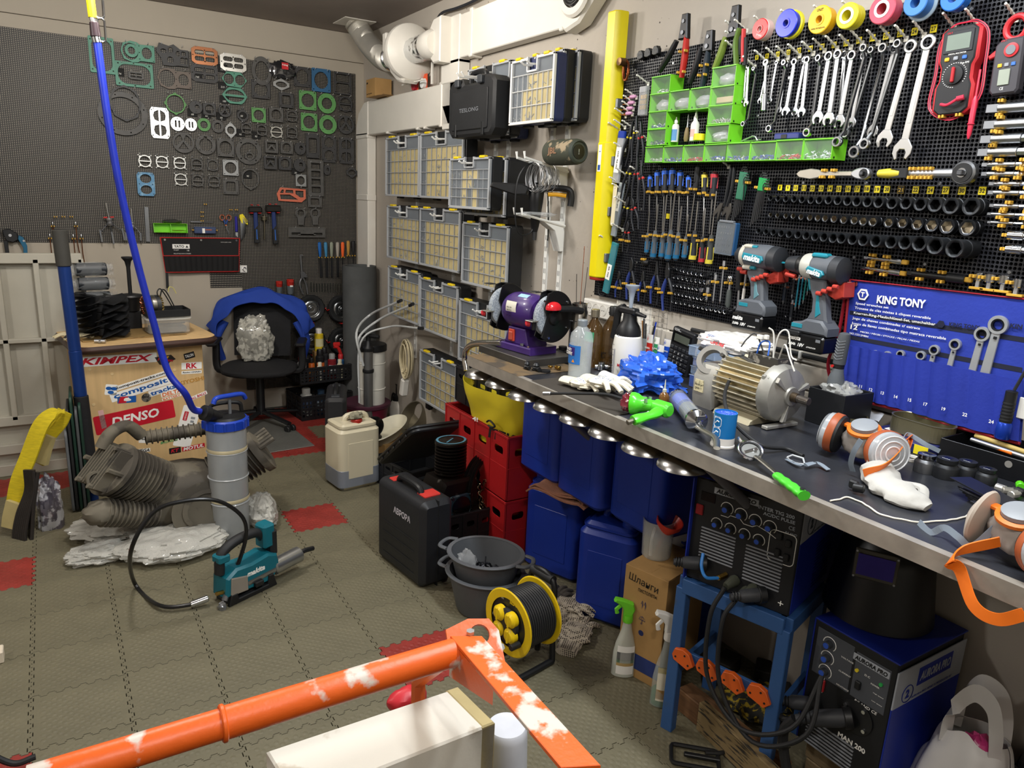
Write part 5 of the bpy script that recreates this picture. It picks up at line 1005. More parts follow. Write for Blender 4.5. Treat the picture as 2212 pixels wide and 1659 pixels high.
p,rz,ti,L=Zb('r',(1600,573),(1594,665),.05);t=T('nut_driver','nut driver with big black handle left of the impact wrench','screwdriver',p,rz,None,ti);M().Qu([(.007,0),(.013,-.006),(.0125,-L*.5),(.009,-L*.58)][::-1],n=16).ob('handle',BLKM,t);M().cyl((0,0,-L*.56),(0,0,-L),.004,n=10).ob('shaft',ZNC,t)
p,rz,ti,L=Zb('r',(1612,593),(1602,668),.06);t=T('marker_pen','white and silver marker standing in clips left of the impact wrench','pen',p,rz,None,ti);M().cyl((0,0,0),(0,0,-L*.4),.004,n=10).ob('barrel',ZNC,t);M().cyl((0,0,-L*.4),(0,0,-L),.005,n=10).ob('body',WHT,t);Zc(M(),.006,-.03,0,.010).ob('clip',YCLIP,t)
p=pr(1722,376,.06);L=(pr(1722,376,.06)-pr(1882,378,.06)).length;t=T('ratchet','all-steel ratchet with pear-shaped head lying level above the number tags','ratchet',p,RW)
SAT=mt('b8b2a6',.42,.9);M().Qv([(0,0),(.012,.010),(.05,.015),(.075,.011),(.085,.006),(L-.05,.0065),(L-.05,-.0065),(.085,-.006),(.075,-.011),(.05,-.015),(.012,-.010)],-.007,.007,.002).ob('handle',SAT,t)
M().Qv([(L-.055+.03*(1-cos(a))*.9-.0,.018*sin(a)*(.7+.3*(1-cos(a))/2)) for a in [2*pi*i/22 for i in Qk(22)]],-.011,.009,.003).ob('head',ZNC,t);M().cyl((L-.016,-.013,0),(L-.016,-.010,0),.012,n=18).ob('cover',BLK,t);M().box(L-.016,-.018,0,.010,.012,.010,.0015).ob('drive',DST,t)
for x in (.095,.125):Zc(M(),x,.009,0,.004).ob('clip',YCLIP,t);Zc(M(),x-.004,-.009,0,.004).ob('clip',YCLIP,t)
p=pr(1900,375,.06);L=(p-pr(2108,379,.06)).length;t=T('ratchet','large ratchet with yellow and black grip and big round head','ratchet',p,RW)
M().Qw(sm([(0,0,0),(.04,0,0),(.08,0,0)],5),lambda v:.0125+.004*sin(pi*v),14,flat=.8).ob('grip',YH,t);M().Qv([(.035,.012),(.082,.013),(.082,-.013),(.035,-.012),(.06,-.005),(.06,.005)],-.0155,-.008,.002).ob('grip_inlay',BLKM,t)
M().cyl((.078,0,0),(L-.045,0,0),.008,.011,n=14).ob('shaft',ZNC,t);M().Qu([(.024,-.012),(.028,-.008),(.028,.008),(.024,.012)],(L-.026,0,0),(0,1,0),30).ob('head',mt('8d8f92',.35,.9),t)
M().cyl((L-.026,-.0145,0),(L-.026,-.0118,0),.023,n=26,c=.0008).ob('cover',mt('17181a',.35),t);M().box(L-.026,-.02,0,.013,.014,.013,.002).ob('drive',DST,t);M().cyl((L-.026,-.017,0),(L-.026,-.014,0),.011,n=16).ob('button_ring',CHR,t)
for x in (.092,.115,.135):Zc(M(),x,.011,0,.005).ob('clip',YCLIP,t);Zc(M(),x,-.011,0,.005).ob('clip',YCLIP,t)
for i,(x,y,r) in Qj(((2134,236,.0125),(2128,271,.012),(2121,302,.0115),(2115,330,.0112),(2122,356,.0062),(2121,376,.0062),(2137,397,.0055),(2135,416,.006),(2138,444,.0048),(2133,462,.0042),(2133,480,.0036))):
 p=pr(x,y,.05);L=.15-.004*i;t=T('thread_tap','%s steel thread tap from the top in the stack at the right edge' % ORD[i],'tap',p,RW,'thread taps held by yellow clips');d_=r*4
 M().box(d_*.3,0,0,d_*.6,r*1.5,r*1.5,.0008).ob('square',mt('8d9095',.4,.9),t);M().cyl((d_*.5,0,0),(d_*.5+L*.45,0,0),r,n=18,c=.001).ob('shank',STL,t)
 M().cyl((d_*.5+L*.45,0,0),(d_*.5+L,0,0),r*.85,n=7,c=.001).ob('flutes',CHR,t)
 for xx in ((.035,.085) if i>3 else (.03,)):Zc(M(),xx+.004*(i % 3),r+.003,.002,.0035).ob('clip',YCLIP,t);Zc(M(),xx-.004*(i % 2),-r-.003,.002,.0035).ob('clip',YCLIP,t)
for i,(x,y) in Qj(((2178,508),(2174,538))):
 p=pr(x,y,.05);t=T('spark_plug_socket','%s of two level chrome tubes below the taps' % ('upper','lower')[i],'socket',p,RW,'level chrome tubes');M().cyl((0,0,0),(.035,0,0),.011,n=18,c=.0015).ob('body',CHR,t);M().cyl((.035,0,0),(.08,0,0),.0085,n=14).ob('neck',CHR,t);Zc(M(),-.004,.0,.004,.003).ob('clip',YCLIP,t)
for i,(x,y,w_) in Qj(((2117,590,.0085),(2141,593,.013),(2171,596,.013),(2200,604,.011))):
 p=pr(x,y,.05);t=T('adapter_socket','%s of four upright chrome adapters in the clip row over the blue roll' % ORD[i],'adapter',p,RW,'upright chrome adapters')
 M().cyl((0,0,.002),(0,0,-.018),w_,n=18,c=.0015).ob('body',CHR,t);M().box(0,0,-.026,.009,.009,.018,.001).ob('drive',ZNC,t);Zc(M(),-w_-.003,-.008,.002,.004).ob('clip',YCLIP,t);M().box(0,.002,-.036,.034,.016,.006,.001).ob('tray',YCLIP,t)
for i,(a,b,m_,r) in Qj((((1868,556),(1950,566),CHR,.0055),((1863,578),(1946,590),CHR,.0055),((1962,589),(2086,604),BLK,.0075))):
 p=pr(*a,.05);q_=pr(*b,.05);L=hypot(p.y-q_.y,p.z-q_.z);t=T('extension_bar',('upper level chrome extension bar above the blue roll','lower level chrome extension bar above the blue roll','black level impact extension bar above the blue roll')[i],'bar',p,RW,'level extension bars',atan2(p.z-q_.z,p.y-q_.y))
 M().box(.006,0,0,.014,r*1.5,r*1.5,.001).ob('drive',m_,t);M().cyl((.012,0,0),(L*.7,0,0),r,n=14).ob('shaft',m_,t);M().cyl((L*.7,0,0),(L,0,0),r*1.55,n=16,c=.001).ob('socket_end',m_,t)
 for x in (L*.25,L*.62):Zc(M(),x,r+.004,0,.005).ob('clip',YCLIP,t);Zc(M(),x,-r-.004,0,.005).ob('clip',YCLIP,t)
 M().box(L+.006,0,0,.018,.012,.012,.002).ob('clip',YCLIP,t)
def Zi(lb,x,y,R,w,r0,ms,name='tape_spool',off=.07,rings=None,hub=None):
 p=pr(x,y,off+w/2);t=T(name,lb,'tape',p,RW,'tape rolls on pegs along the board top')
 y0=-w/2
 for k,(m_,f,rr) in Qj(rings):M().Qu([(r0,y0),(rr-.002,y0),(rr,y0+.002),(rr,y0+w*f-.001),(rr-.002,y0+w*f),(r0,y0+w*f),(r0,y0)],(0,0,0),(0,1,0),40,cap=False).ob('ring' if k else 'front',m_,t);y0+=w*f
 if hub:M().Qu([(r0*.9,-w/2-.0015),(r0*1.35,-w/2-.0015),(r0*1.35,-w/2+.001)],(0,0,0),(0,1,0),28,cap=False).ob('core',hub,t)
 Zh(x+6,y-1,0);return t
YT=mt('e3c11c',.35);PWH=mt('d8d6d0',.45)
t=Zi('red-faced thread seal spool, first from the left',1648,64,.029,.028,.008,0,rings=((mt('cf2b2b',.35),.12,.029),(mt('d9b9b4',.3,var=.03),.88,.0295)),hub=mt('b02020',.3));txt('TMIV',.022,.006,PRW,t,(0,-.0145,-.018),(0,.3,0))
Zi('blue-faced spool with yellow back flange',1706,52,.037,.034,.010,0,rings=((mt('1c2fc8',.3),.1,.037),(mt('2434a8',.3),.5,.034),(mt('e6dc28',.35),.4,.038)),hub=mt('1420a0',.3))
t=Zi('golden yellow spool with black print',1777,44,.036,.030,.011,0,rings=((mt('e0b21c',.35),.1,.036),(mt('e0a814',.35),.9,.034)),hub=mt('c99a14',.3));txt('UNIPAK PROFESSIONAL',.045,.004,PRK,t,(0,-.016,-.022));txt('UNIT',.02,.007,PRK,t,(.0,-.016,.024))
for lb,x,y,c,R in (('yellow insulating tape, double roll with white core',1838,36,'d6cc2a',.032),('pinkish red insulating tape, double roll',1914,22,'c24a5c',.035)):
 Zi(lb,x,y,R,.036,.015,0,'insulating_tape',rings=((mt(c,.35),.45,R),(mt(c,.35),.55,R-.0015)),hub=PWH)
Zi('blue tape roll with a loose pale ring around it',1984,8,.030,.03,.012,0,'insulating_tape',rings=((mt('3b74b8',.4),1.,.030),(mt('93a6b2',.4),.2,.037)),hub=None)
Zi('bright blue tape roll cut by the top edge',2066,-4,.030,.03,.012,0,'insulating_tape',rings=((mt('2a6cc8',.35),.5,.030),(mt('2a6cc8',.35),.5,.0285)))
p,rz,ti,L=Zb('r',(2086,58),(2058,248),.065);t=T('multimeter','red and black digital multimeter with red lead hanging on two pegs','meter',p,rz,None,ti);w=.092
o_=lambda s:[(-w/2*s,-.01),(-w/2*s+.012,0),(w/2*s-.012,0),(w/2*s,-.01),(w/2*s,-L*.38),(w*.42*s,-L*.45),(w*.42*s,-L*.6),(w/2*s,-L*.68),(w/2*s,-L+.012),(w/2*s-.014,-L),(-w/2*s+.014,-L),(-w/2*s,-L+.012),(-w/2*s,-L*.68),(-w*.42*s,-L*.6),(-w*.42*s,-L*.45),(-w/2*s,-L*.38)]
M().Qv(o_(1),-.014,.022,.004).ob('holster',mt('b4252c',.42),t);M().Qv(o_(.86),-.018,-.012,.003).ob('face',mt('1b1b1e',.45),t)
M().box(0,-.019,-.034,w*.72,.003,.048,.001).ob('bezel',mt('2a2c30',.3),t);M().box(0,-.021,-.035,w*.58,.001,.034,0).ob('display',mt('6f7a70',.25),t)
for k,c in Qj(('d9a72c','8d9096','3a6ab8')):M().box(-.022+.02*k,-.0195,-.071,.011,.004,.009,.002).ob('button',mt(c,.45),t)
M().Qu([(.012,-.006),(.021,-.005),(.022,0)],(0,-.018,-.108),(0,1,0),28).ob('dial',BLK,t);M().box(0,-.026,-.108,.007,.008,.034,.002).ob('dial_grip',mt('b4252c',.42),t)
tk=M()
for k in Qk(28):a=-pi*.2+k*2*pi*.85/27;tk.box(.027*cos(a),-.0186,-.108+.027*sin(a),.0025,.0004,.0012,0)
tag(tk.ob('dial_marks',PRW,t),kind='stuff');txt('DIGITAL MULTIMETER',.04,.003,PRW,t,(0,-.0188,-.06));txt('True RMS',.02,.004,PRW,t,(.02,-.0188,-.083));txt('UNI-T',.012,.004,PRR,t,(-.022,-.0208,-.013))
M().Qw(sm([(-.02,-.022,-L*.88),(.0,-.03,-L*.9),(.022,-.028,-L*.84),(.026,-.024,-L*.83)],5),.0035,8).ob('lead_plug',mt('c8324a',.4),t);M().cyl((.02,-.03,-L*.845),(.034,-.026,-L*.83),.006,n=10).ob('plug',mt('c8324a',.4),t)
for k,c in ((0,'c8324a'),(1,'1c1c1e'),(2,'c8324a')):
 r_=.051+.002*k;M().Qw(sm([(.03,-.005,.004+.002*k),(.0,.0,.01),(-.03,0,.006),(-r_,0,-.03),(-r_-.002,-.0,-L*.5),(-r_-.004,-.002,-L*.9),(0,-.004,-L-.008-.002*k),(r_,-.0,-L*.85),(r_+.004,0,-L*.45),(r_,0,-.02)],5,True),.0017,6,True).ob('test_lead',mt(c,.4),t)
q0,q1=[t.matrix_world.inverted()@pr(*z_,.07) for z_ in ((2118,150),(2093,292))];d_=(q1-q0);M().Qw(sm([q0,q0+d_*.3,q0+d_*.5],4),.0025,6).ob('test_lead',mt('c8324a',.4),t)
M().Qu([(.003,0),(.0065,.01),(.0065,.06),(.0085,.062),(.006,.065),(.005,.085),(.002,.095)],q0+d_*.4,d_,12).ob('probe',mt('c8324a',.38),t);M().cyl(q0+d_*.85,q0+d_*1.05,.001,n=6).ob('probe_tip',CHR,t)
for z_ in (-.0,):Zc(M(),-.02,-L-.003,-.0,.004).ob('clip',YCLIP,t);Zc(M(),.02,-L-.003,0,.004).ob('clip',YCLIP,t)
Zh(2060,64);Zh(2108,56);Zh(2194,46)
p,rz,ti,L=Zb('r',(2196,42),(2172,205),.06);t=T('clamp_meter','red and grey clamp meter cut by the right edge of the picture','meter',p,rz,None,ti);w=.06
M().Qw([(.004+.022*cos(a),0,-.018+.024*sin(a)) for a in [2*pi*i/24 for i in Qk(24)]],.008,10,True,flat=.9).ob('clamp',mt('b8252c',.4),t)
M().Qv([(-w*.5,-.052),(-w*.3,-.04),(w*.5,-.04),(w*.5,-L+.008),(w*.4,-L),(-w*.4,-L),(-w*.52,-L+.01)],-.014,.012,.004).ob('body',mt('3d3b40',.45),t);M().Qv([(-w*.3,-.05),(-w*.75,-.07),(-w*.7,-.078),(-w*.35,-.072)],-.01,.004,.002).ob('trigger',mt('b8252c',.4),t)
M().Qu([(.010,-.018),(.015,-.017),(.015,-.013)],(.006,0,-.066),(0,1,0),24).ob('dial',mt('b8252c',.4),t);M().cyl((.006,-.0195,-.066),(.006,-.017,-.066),.010,n=20).ob('dial_cap',GREY,t);M().box(-.002,-.0155,-.122,.024,.002,.034,.001).ob('display',mt('8d9486',.3),t)
for k,c in Qj(('d9a72c','8d9096','3a6ab8')):M().box(-.014+.014*k,-.015,-.096,.009,.003,.008,.001).ob('button',mt(c,.45),t)
txt('UNI-T',.012,.004,PRR,t,(-.012,-.0146,-.044));txt('CE',.008,.006,PRW,t,(-.004,-.0146,-.146))
for i,(x,y,L,c,s) in Qj(((1697,612,.04,'1d2430',1.6),(1717,595,.045,'26272a',1.3),(1728,592,.085,'2a7f95',.8),(1736,592,.08,'2a7f95',.8),(1743,595,.06,'2f9d9a',.8),(1749,598,.03,'3aa0a4',.7),(1713,648,.04,'22242a',1.4))):
 p=pr(x,y,.045);t=T('driver_bit','%s of the long bits clipped between the two power tools' % ORD[i],'bit',p,RW,'long driver bits');M().cyl((0,0,0),(0,0,-.012),.0032,n=6).ob('hex_shank',ZNC,t);M().cyl((0,0,-.012),(0,0,-L-.012),.0032*s,n=8).ob('shaft',mt(c,.35),t);M().cyl((0,0,-L-.012),(0,0,-L-.024),.0026*s,.001,n=6).ob('tip',ZNC,t);M().box(0,.006,-.012,.014,.012,.006).ob('clip',mt('a06048',.5),t)
MKT=mt('1e7f90',.42,var=.05);MKG=mt('55595f',.5,var=.06);MKD=mt('2a2c30',.5,bump=.08)
def Qn(t,x,z,w,y0=-.035,d=.07):
 M().Qv(Qy(w,.048,.008,3,x,z),y0,y0+d,.005).ob('battery',mt('0e0f11',.25),t)
 b=[c_ for c_ in t.children if c_.name.startswith('battery')][0];txt('makita',w*.34,.013,PRW,b,(x-w*.28,y0-.0006,z+.010),shear=.25,bold=.03);txt('5.0Ah',w*.2,.008,PRW,b,(x-w*.33,y0-.0006,z-.008),shear=.25,bold=.03);txt('18V',w*.18,.010,PRW,b,(x-w*.08,y0-.0006,z-.008),shear=.25,bold=.02);txt('LITHIUM-ION',w*.25,.004,PRW,b,(x+w*.2,y0-.0006,z-.010),shear=.25)
 M().box(x+w*.36,y0-.0005,z+.012,w*.12,.001,.008,0).ob('gauge',GREY,t)
p=pr(1640,560,.105);t=T('impact_wrench','cordless impact wrench in grey and teal with white lettering, left of the two power tools','power tool',p,RW)
M().Qu([(.011,-.082),(.022,-.078),(.031,-.055),(.033,-.045)],(0,0,.008),(1,0,0),26).ob('nose',MKD,t);M().box(-.086,0,.008,.016,.012,.012,.001).ob('anvil',DST,t)
M().Qu([(.033,-.047),(.036,-.03),(.037,.03),(.035,.055)],(0,0,.008),(1,0,0),26).ob('housing',MKG,t);M().Qu([(.036,.05),(.038,.056),(.036,.078),(.02,.084),(0,.085)],(0,0,.006),(1,0,0),26).ob('motor_cap',MKD,t)
M().Qu([(.0345,-.052),(.0355,-.042),(.0365,-.036)],(0,0,.008),(1,0,0),26).ob('collar',mt('b9b4a6',.4),t)
M().Qv([(-.03,.018),(.04,.012),(.045,.0),(.036,-.010),(-.026,-.004),(-.034,.006)],-.042,-.034,.002).ob('badge',MKT,t);txt('makita',.062,.019,PRW,t,(.006,-.0426,.004),(0,.09,0),shear=.25,bold=.035)
for z in (.036,-.026):M().cyl((-.038,-.022,z),(-.01,-.022,z),.007,n=12,c=.001).ob('bit_holder',mt('b9b4a6',.4),t);M().cyl((-.012,-.022,z),(.008,-.022,z),.005,n=10).ob('holder_tip',MKT,t)
M().Qv([(-.028,-.02),(.03,-.02),(.034,-.06),(.044,-.118),(.05,-.128),(-.018,-.128),(-.006,-.11),(-.012,-.075),(-.03,-.045)],-.017,.017,.006).ob('grip',MKG,t);M().Qv([(-.03,-.024),(-.016,-.03),(-.014,-.055),(-.026,-.05),(-.034,-.036)],-.009,.009,.003).ob('trigger',MKD,t)
M().Qv([(.0,-.05),(.012,-.055),(.022,-.095),(.03,-.105),(.012,-.12),(.008,-.075)],-.0185,-.015,.001).ob('grip_inlay',mt('5d8790',.5),t)
M().Qv([(-.042,-.15),(-.036,-.128),(-.01,-.12),(.045,-.12),(.066,-.135),(.07,-.152),(.066,-.165),(-.044,-.165)],-.032,.032,.006).ob('foot',MKG,t);M().box(-.012,-.0325,-.138,.034,.002,.011,.001).ob('display',MKT,t)
Qn(t,.008,-.19,.118)
for z,x in ((-.036,-.066),(-.044,-.052)):M().cyl((x-.012,-.0,z),(x+.012,0,z),.0065,n=10,c=.001).ob('rest',mt('b3372a',.45),t)
M().Qv([(.02,-.055),(.075,-.02),(.078,-.06),(.05,-.07)],.0,.05,.002).ob('rest_plate',mt('b3372a',.45),t)
for k in Qk(4):M().cyl((.0+.014*k,-.022,-.06+.006*k),(.016+.014*k,-.022,-.06+.006*k),.0062,n=10,c=.001).ob('rest',mt('b3372a',.45),t)
p=pr(1772,580,.105);t=T('cordless_drill','cordless drill driver in grey and teal with white lettering, right of the two power tools','power tool',p,RW)
M().Qu([(.008,-.108),(.020,-.104),(.024,-.085),(.026,-.064)],(0,0,.004),(1,0,0),26).ob('chuck',MKD,t);M().cyl((-.135,0,.004),(-.105,0,.004),.003,n=6).ob('bit',MKT,t)
M().Qu([(.026,-.066),(.029,-.06),(.029,-.045)],(0,0,.004),(1,0,0),26).ob('clutch_ring',mt('17181a',.4),t);M().Qu([(.033,-.046),(.035,-.04),(.036,-.02),(.036,-.012)],(0,0,.004),(1,0,0),30).ob('gear_housing',mt('b4b2a8',.4),t)
M().Qu([(.034,-.014),(.036,0),(.034,.05)],(0,0,.004),(1,0,0),26).ob('housing',MKG,t);M().Qu([(.035,.045),(.039,.05),(.037,.074),(.02,.082),(0,.083)],(0,0,.0),(1,0,0),26).ob('motor_cap',MKD,t);M().box(.008,-.012,.036,.05,.03,.014,.005).ob('top_cover',MKT,t)
M().Qv([(-.012,.006),(.034,-.004),(.04,-.014),(.03,-.024),(-.01,-.012),(-.018,-.002)],-.042,-.032,.002).ob('badge',MKT,t);txt('makita',.044,.015,PRW,t,(.010,-.0426,-.009),(0,.16,0),shear=.25,bold=.035)
M().Qv([(-.022,-.028),(.034,-.03),(.036,-.07),(.05,-.13),(.056,-.145),(-.012,-.145),(.0,-.12),(-.002,-.085),(-.014,-.06)],-.017,.017,.006).ob('grip',MKG,t);M().Qv([(-.03,-.03),(-.006,-.03),(-.004,-.058),(-.018,-.064)],-.012,.012,.003).ob('trigger',MKT,t)
M().Qv([(.012,-.06),(.02,-.06),(.026,-.1),(.034,-.122),(.018,-.136),(.014,-.1)],-.0185,-.015,.001).ob('grip_inlay',MKT,t)
M().Qv([(-.05,-.17),(-.045,-.155),(-.02,-.152),(.0,-.14),(.05,-.14),(.07,-.16),(.07,-.182),(-.05,-.182)],-.032,.032,.006).ob('foot',MKG,t);M().box(-.026,-.0325,-.163,.036,.002,.012,.001).ob('display',MKT,t);M().box(-.03,-.034,-.185,.045,.02,.014,.003).ob('bit_clip',BLK,t)
Qn(t,.008,-.208,.12)
for k in Qk(4):M().cyl((.016+.016*k,-.024,-.066+.008*k),(.032+.016*k,-.024,-.066+.008*k),.0062,n=10,c=.001).ob('rest',mt('b3372a',.45),t)
M().cyl((-.105,-.008,-.026),(-.07,-.008,-.03),.0065,n=12,c=.001).ob('rest',mt('b3372a',.45),t);M().Qv([(.02,-.065),(.08,-.03),(.084,-.07),(.06,-.08)],.0,.05,.002).ob('rest_plate',mt('b3372a',.45),t)
F_=lambda u,v,o=.045:(pr(1838,604,o).lerp(pr(2232,648,o),u)).lerp(pr(1814,850,o).lerp(pr(2205,958,o),u),v)
P0=F_(0,0);t=T('blue_tool_roll','big blue canvas tool roll with red binding and white printing full of ratchet wrenches','tool roll',P0,RW)
def fl(u,v,d=0):q_=F_(u,v)-P0;return (-q_.y,-.003*sin(u*11)*v-.001-d,q_.z)
CB=mt('20359a',.75,var=.08,bump=.15,bsc=120);M().Zd(lambda u,v:fl(u,v),40,14,.002).ob('cloth',CB,t)
pk=[0,.055,.12,.18,.24,.305,.38,.455,.54,.635,.745,.875,1.02]
def fp(u,v):
 for a,b in zip(pk,pk[1:]):
  if a <= u <= b:break
 return fl(u,.55+.43*v,.010+.008*abs(sin(pi*(u-a)/(b-a))))
M().Zd(fp,96,6,.0015).ob('pocket',mt('1c3096',.75,var=.08,bump=.15,bsc=120),t)
RB=mt('a01c2c',.6);M().Qw([V(fl(i/30,0,.002)) for i in Qk(31)],.0042,6,flat=.5).ob('binding',RB,t);M().Qw([V(fl(i/30,1,.006)) for i in Qk(31)],.0042,6).ob('binding',RB,t);M().Qw([V(fl(0,i/12,.003)) for i in Qk(13)],.004,6).ob('binding',RB,t);M().Qw(sm([V(fl(-.02,.0,.0)),V(fl(-.03,.45,.01)),V(fl(-.07,.75,.02)),V(fl(-.03,1,.0))],5),.008,8,flat=.3).ob('edge_flap',RB,t)
for u in (.28,.38,.49):M().Zd(lambda a,b:fl(.02+.96*a,u-.02+.035*b-.12*0,.0025),20,1,.0003).ob('band',mt('15192e',.8),t) if u != .38 else None
def lay(px,py):q_=pr(px,py,.045);q2=t.matrix_world.inverted()@q_;return (q2.x,q2.y-.0075,q2.z)
an=atan2(pr(1838,604,.045).z-pr(2232,648,.045).z,pr(1838,604,.045).y-pr(2232,648,.045).y)
def tl(s,a,b,h,m_=PRW,bold=.01,shear=0.,up=0.):
 A_,B_=V(lay(*a)),V(lay(*b));w_=(B_-A_).length;g=atan2(A_.z-B_.z,B_.x-A_.x);txt(s,w_,h,m_,t,(A_+B_)/2,(0,g,0),shear,bold)
bpy.context.view_layer.update()
tl('KING TONY',(1898,646),(2003,657),.022,bold=.035);M().Qv(Qx(.017,6),-.0010,0,0).ob('logo',PRW,t,lay(1868,636));M().Qv(Qx(.0115,6),-.0016,0,0).ob('logo',CB,t,lay(1868,636));txt('T',None,.013,PRW,t,V(lay(1868,636))+V((0,-.002,0)),bold=.04)
for s,a,b,h in (('Speed wrenches set',(1852,655),(1923,665),.0085),('Trousse de cl\u00e9s mixtes \u00e0 cliquet reversible',(1850,665),(2014,688),.0085),('Knarren-Ring-Maulschl\u00fcssel-Set, umschaltbar',(1848,676),(2024,701),.009),('Jogo de chaves combinadas c/ catraca',(1845,687),(1991,710),.0085),('Juego de llaves combinadas tipo matraca reversible',(1843,698),(2047,732),.009),('PIECES / PI\u00c8CES / ST\u00dcCKE / PE\u00c7AS / PIEZAS',(1862,716),(1990,738),.006),('NO.12212MRN',(1839,719),(1879,727),.005)):tl(s,a,b,h)
tl('12',(1841,705),(1856,708),.013,bold=.03)
tl('KING TONY',(2054,700),(2120,708),.011,mt('121630',.8),.03);tl('KIN',(2186,703),(2212,706),.011,mt('121630',.8),.03);M().Qv(Qx(.010,6),-.001,0,0).ob('logo',mt('121630',.8),t,lay(2036,700))
for s,x,y in (('8',1815,815),('9',1831,821),('10',1851,827),('11',1871,833),('12',1893,840),('13',1918,847),('14',1947,855),('15',1977,862),('17',2011,871),('19',2050,881),('22',2096,893),('24',2153,908)):
 q_=V(lay(x,y));txt(s,None,.0085,PRW,t,(q_.x,q_.y-.018,q_.z),bold=.02)
q_=V(fl(.045,.03));M().Qu([(.003,-.001),(.007,-.001),(.007,.003)],q_+V((0,-.005,0)),(0,-1,0),14).ob('eyelet',CHR,t);M().cyl(q_+V((-.045,-.03,0)),q_,.0035,n=8).ob('hook',BONE,t)
for i,(x,y,s,d) in Qj(((1817,757,.5,40),(1835,760,.62,45),(1851,760,.62,40),(1874,764,.62,40),(1890,763,.68,45),(1917,766,.75,45),(1946,765,.85,50),(1990,768,.95,55),(2019,756,1.05,60),(2064,744,1.15,75),(2122,722,1.45,90),(2157,702,1.8,110))):
 p=pr(x,y,.0525);r=.0125*s;w_=T('ratchet_wrench','%s ratchet ring wrench from the left in the blue roll' % ORD[i],'wrench',p,RW,'ratchet wrenches in the blue roll',.06)
 SW=mt('b4b8bc',.35,.6);M().Qu([(r*.66,-.005),(r*.95,-.005),(r,-.003),(r,.003),(r*.95,.005),(r*.66,.005)],(0,0,0),(0,1,0),26,cap=False).ob('ring_head',SW,w_);M().Qu([(r*.5,-.0042),(r*.66,-.0046),(r*.66,.004),(r*.5,.004),(r*.5,-.0042)],(0,0,0),(0,1,0),12,cap=False).ob('ratchet_gear',mt('2a2b2d',.4,.8),w_)
 M().Qv([(-r*.42,-r*.85),(r*.42,-r*.85),(r*.5,-r*2.2-.05*s),(-r*.5,-r*2.2-.05*s)],-.003,.003,.0012).ob('shank',SW,w_);M().box(r*.1,-.005,-r*1.35,r*.3,.003,r*.3,.0005).ob('lever',BLK,w_)
t=T('torch','black pocket torch with blue head hanging at the right end of the blue roll','torch',pr(2183,860,.075),RW);M().Qu([(.008,.018),(.0125,.016),(.0125,-.055),(.013,-.06)][::-1],n=20).ob('tube',BLK,t);M().Qu([(.0135,-.058),(.016,-.062),(.0165,-.095),(.015,-.098)][::-1],n=20).ob('head',mt('1b3fae',.3,.5),t)
for k in Qk(6):M().Qu([(.013,-.01-.008*k),(.0136,-.0125-.008*k),(.013,-.015-.008*k)][::-1],n=20,cap=False).ob('grip_ring',BLKM,t)
M().Qw([(.004,0,.02),(.02,.01,.09)],.0035,6).ob('strap',BLKM,t)
# ================================================================ THE WORKBENCH AND WHAT LIES ON IT
bf=pz(1010,768,ZB);XF,YL=bf.x,bf.y;YR=-2.3
TOPM=mt('34363c',.33,.35,.35,5,bump=.08,bsc=40);EDG=mt('a8a298',.4,.45,.2,14,bump=.1,bsc=60)
t=T('workbench','long steel-edged workbench with scratched dark grey top along the concrete wall','workbench',(XF,YL,ZB),RW);LB=YL-YR;DB=XW-.02-XF
M().box(LB/2,DB/2+.004,-.004,LB,DB-.01,.007,.001).ob('top_sheet',TOPM,t);M().box(LB/2,DB/2,-.022,LB-.01,DB-.02,.027,.001).ob('board',mt('7c6a50',.7),t)
M().Qv([(0,0),(.020,.0),(.020,-.002),(.0025,-.0035),(.0025,-.034),(.018,-.036),(.018,-.038),(0,-.036)],0,LB,.0,ax='x').ob('edge_angle',EDG,t)
M().box(.0,DB/2,-.018,.004,DB,.036,.001).ob('end_plate',EDG,t);M().box(.17,.13,.0008,.35,.26,.0016).ob('old_wood_sheet',mt('6d5a40',.7,c2='4a4238',thr=.5,sc=9),t);M().box(.62,.10,.001,.42,.18,.002).ob('dark_mat',mt('39342e',.7),t)
for x in (.36,1.12):M().Qw([(x,.05,-.04),(x+.02,DB-.03,-.50)],.014,12).ob('strut',mt('77767a',.4,.6),t)
M().box(LB/2,DB-.02,-.07,LB,.03,.06).ob('wall_rail',DGREY,t)
SKX=lambda x,y,z=0:(XF+y,YL-x,ZB+z)
bw=None
for i,(x,y) in Qj(((1042,812),(1088,832),(1140,858),(1196,882),(1255,908),(1320,938),(1395,972),(1475,1008))):
 p=pz(x,y,ZB-.085);p.z=ZB-.040
 nm='upturned steel magnetic bowl under the bench edge, %s from the grinder end' % ORD[i]
 if bw is None:
  bw=T('magnetic_bowl',nm,'bowl',p,RW,'steel bowls under the bench edge');M().Qu([(.064,-.046),(.068,-.044),(.066,-.038),(.058,-.026),(.042,-.018),(.020,-.016)],n=36).ob('bowl',mt('b9b9b7',.26,1),bw);M().Qu([(.022,-.018),(.024,-.012),(.022,0)],n=24).ob('magnet',BLKM,bw)
 else:dup(bw,nm,p)
p=pz(1128,782,ZB+.0);t=T('steel_slab','thick bare steel slab under the bench grinder','slab',pz(1133,772,ZB)+V((0,0,0)),RW+.06);M().box(0,.0,.0145,.30,.21,.027,.002).ob('slab',mt('5d5b58',.45,.85,.2,12),t)
g=T('bench_grinder','purple and black double-wheel bench grinder with red caps on the left bench end','grinder',V(t.location)+V((0,0,.0285)),RW+.14);PUR=mt('3d2368',.38,coat=.3)
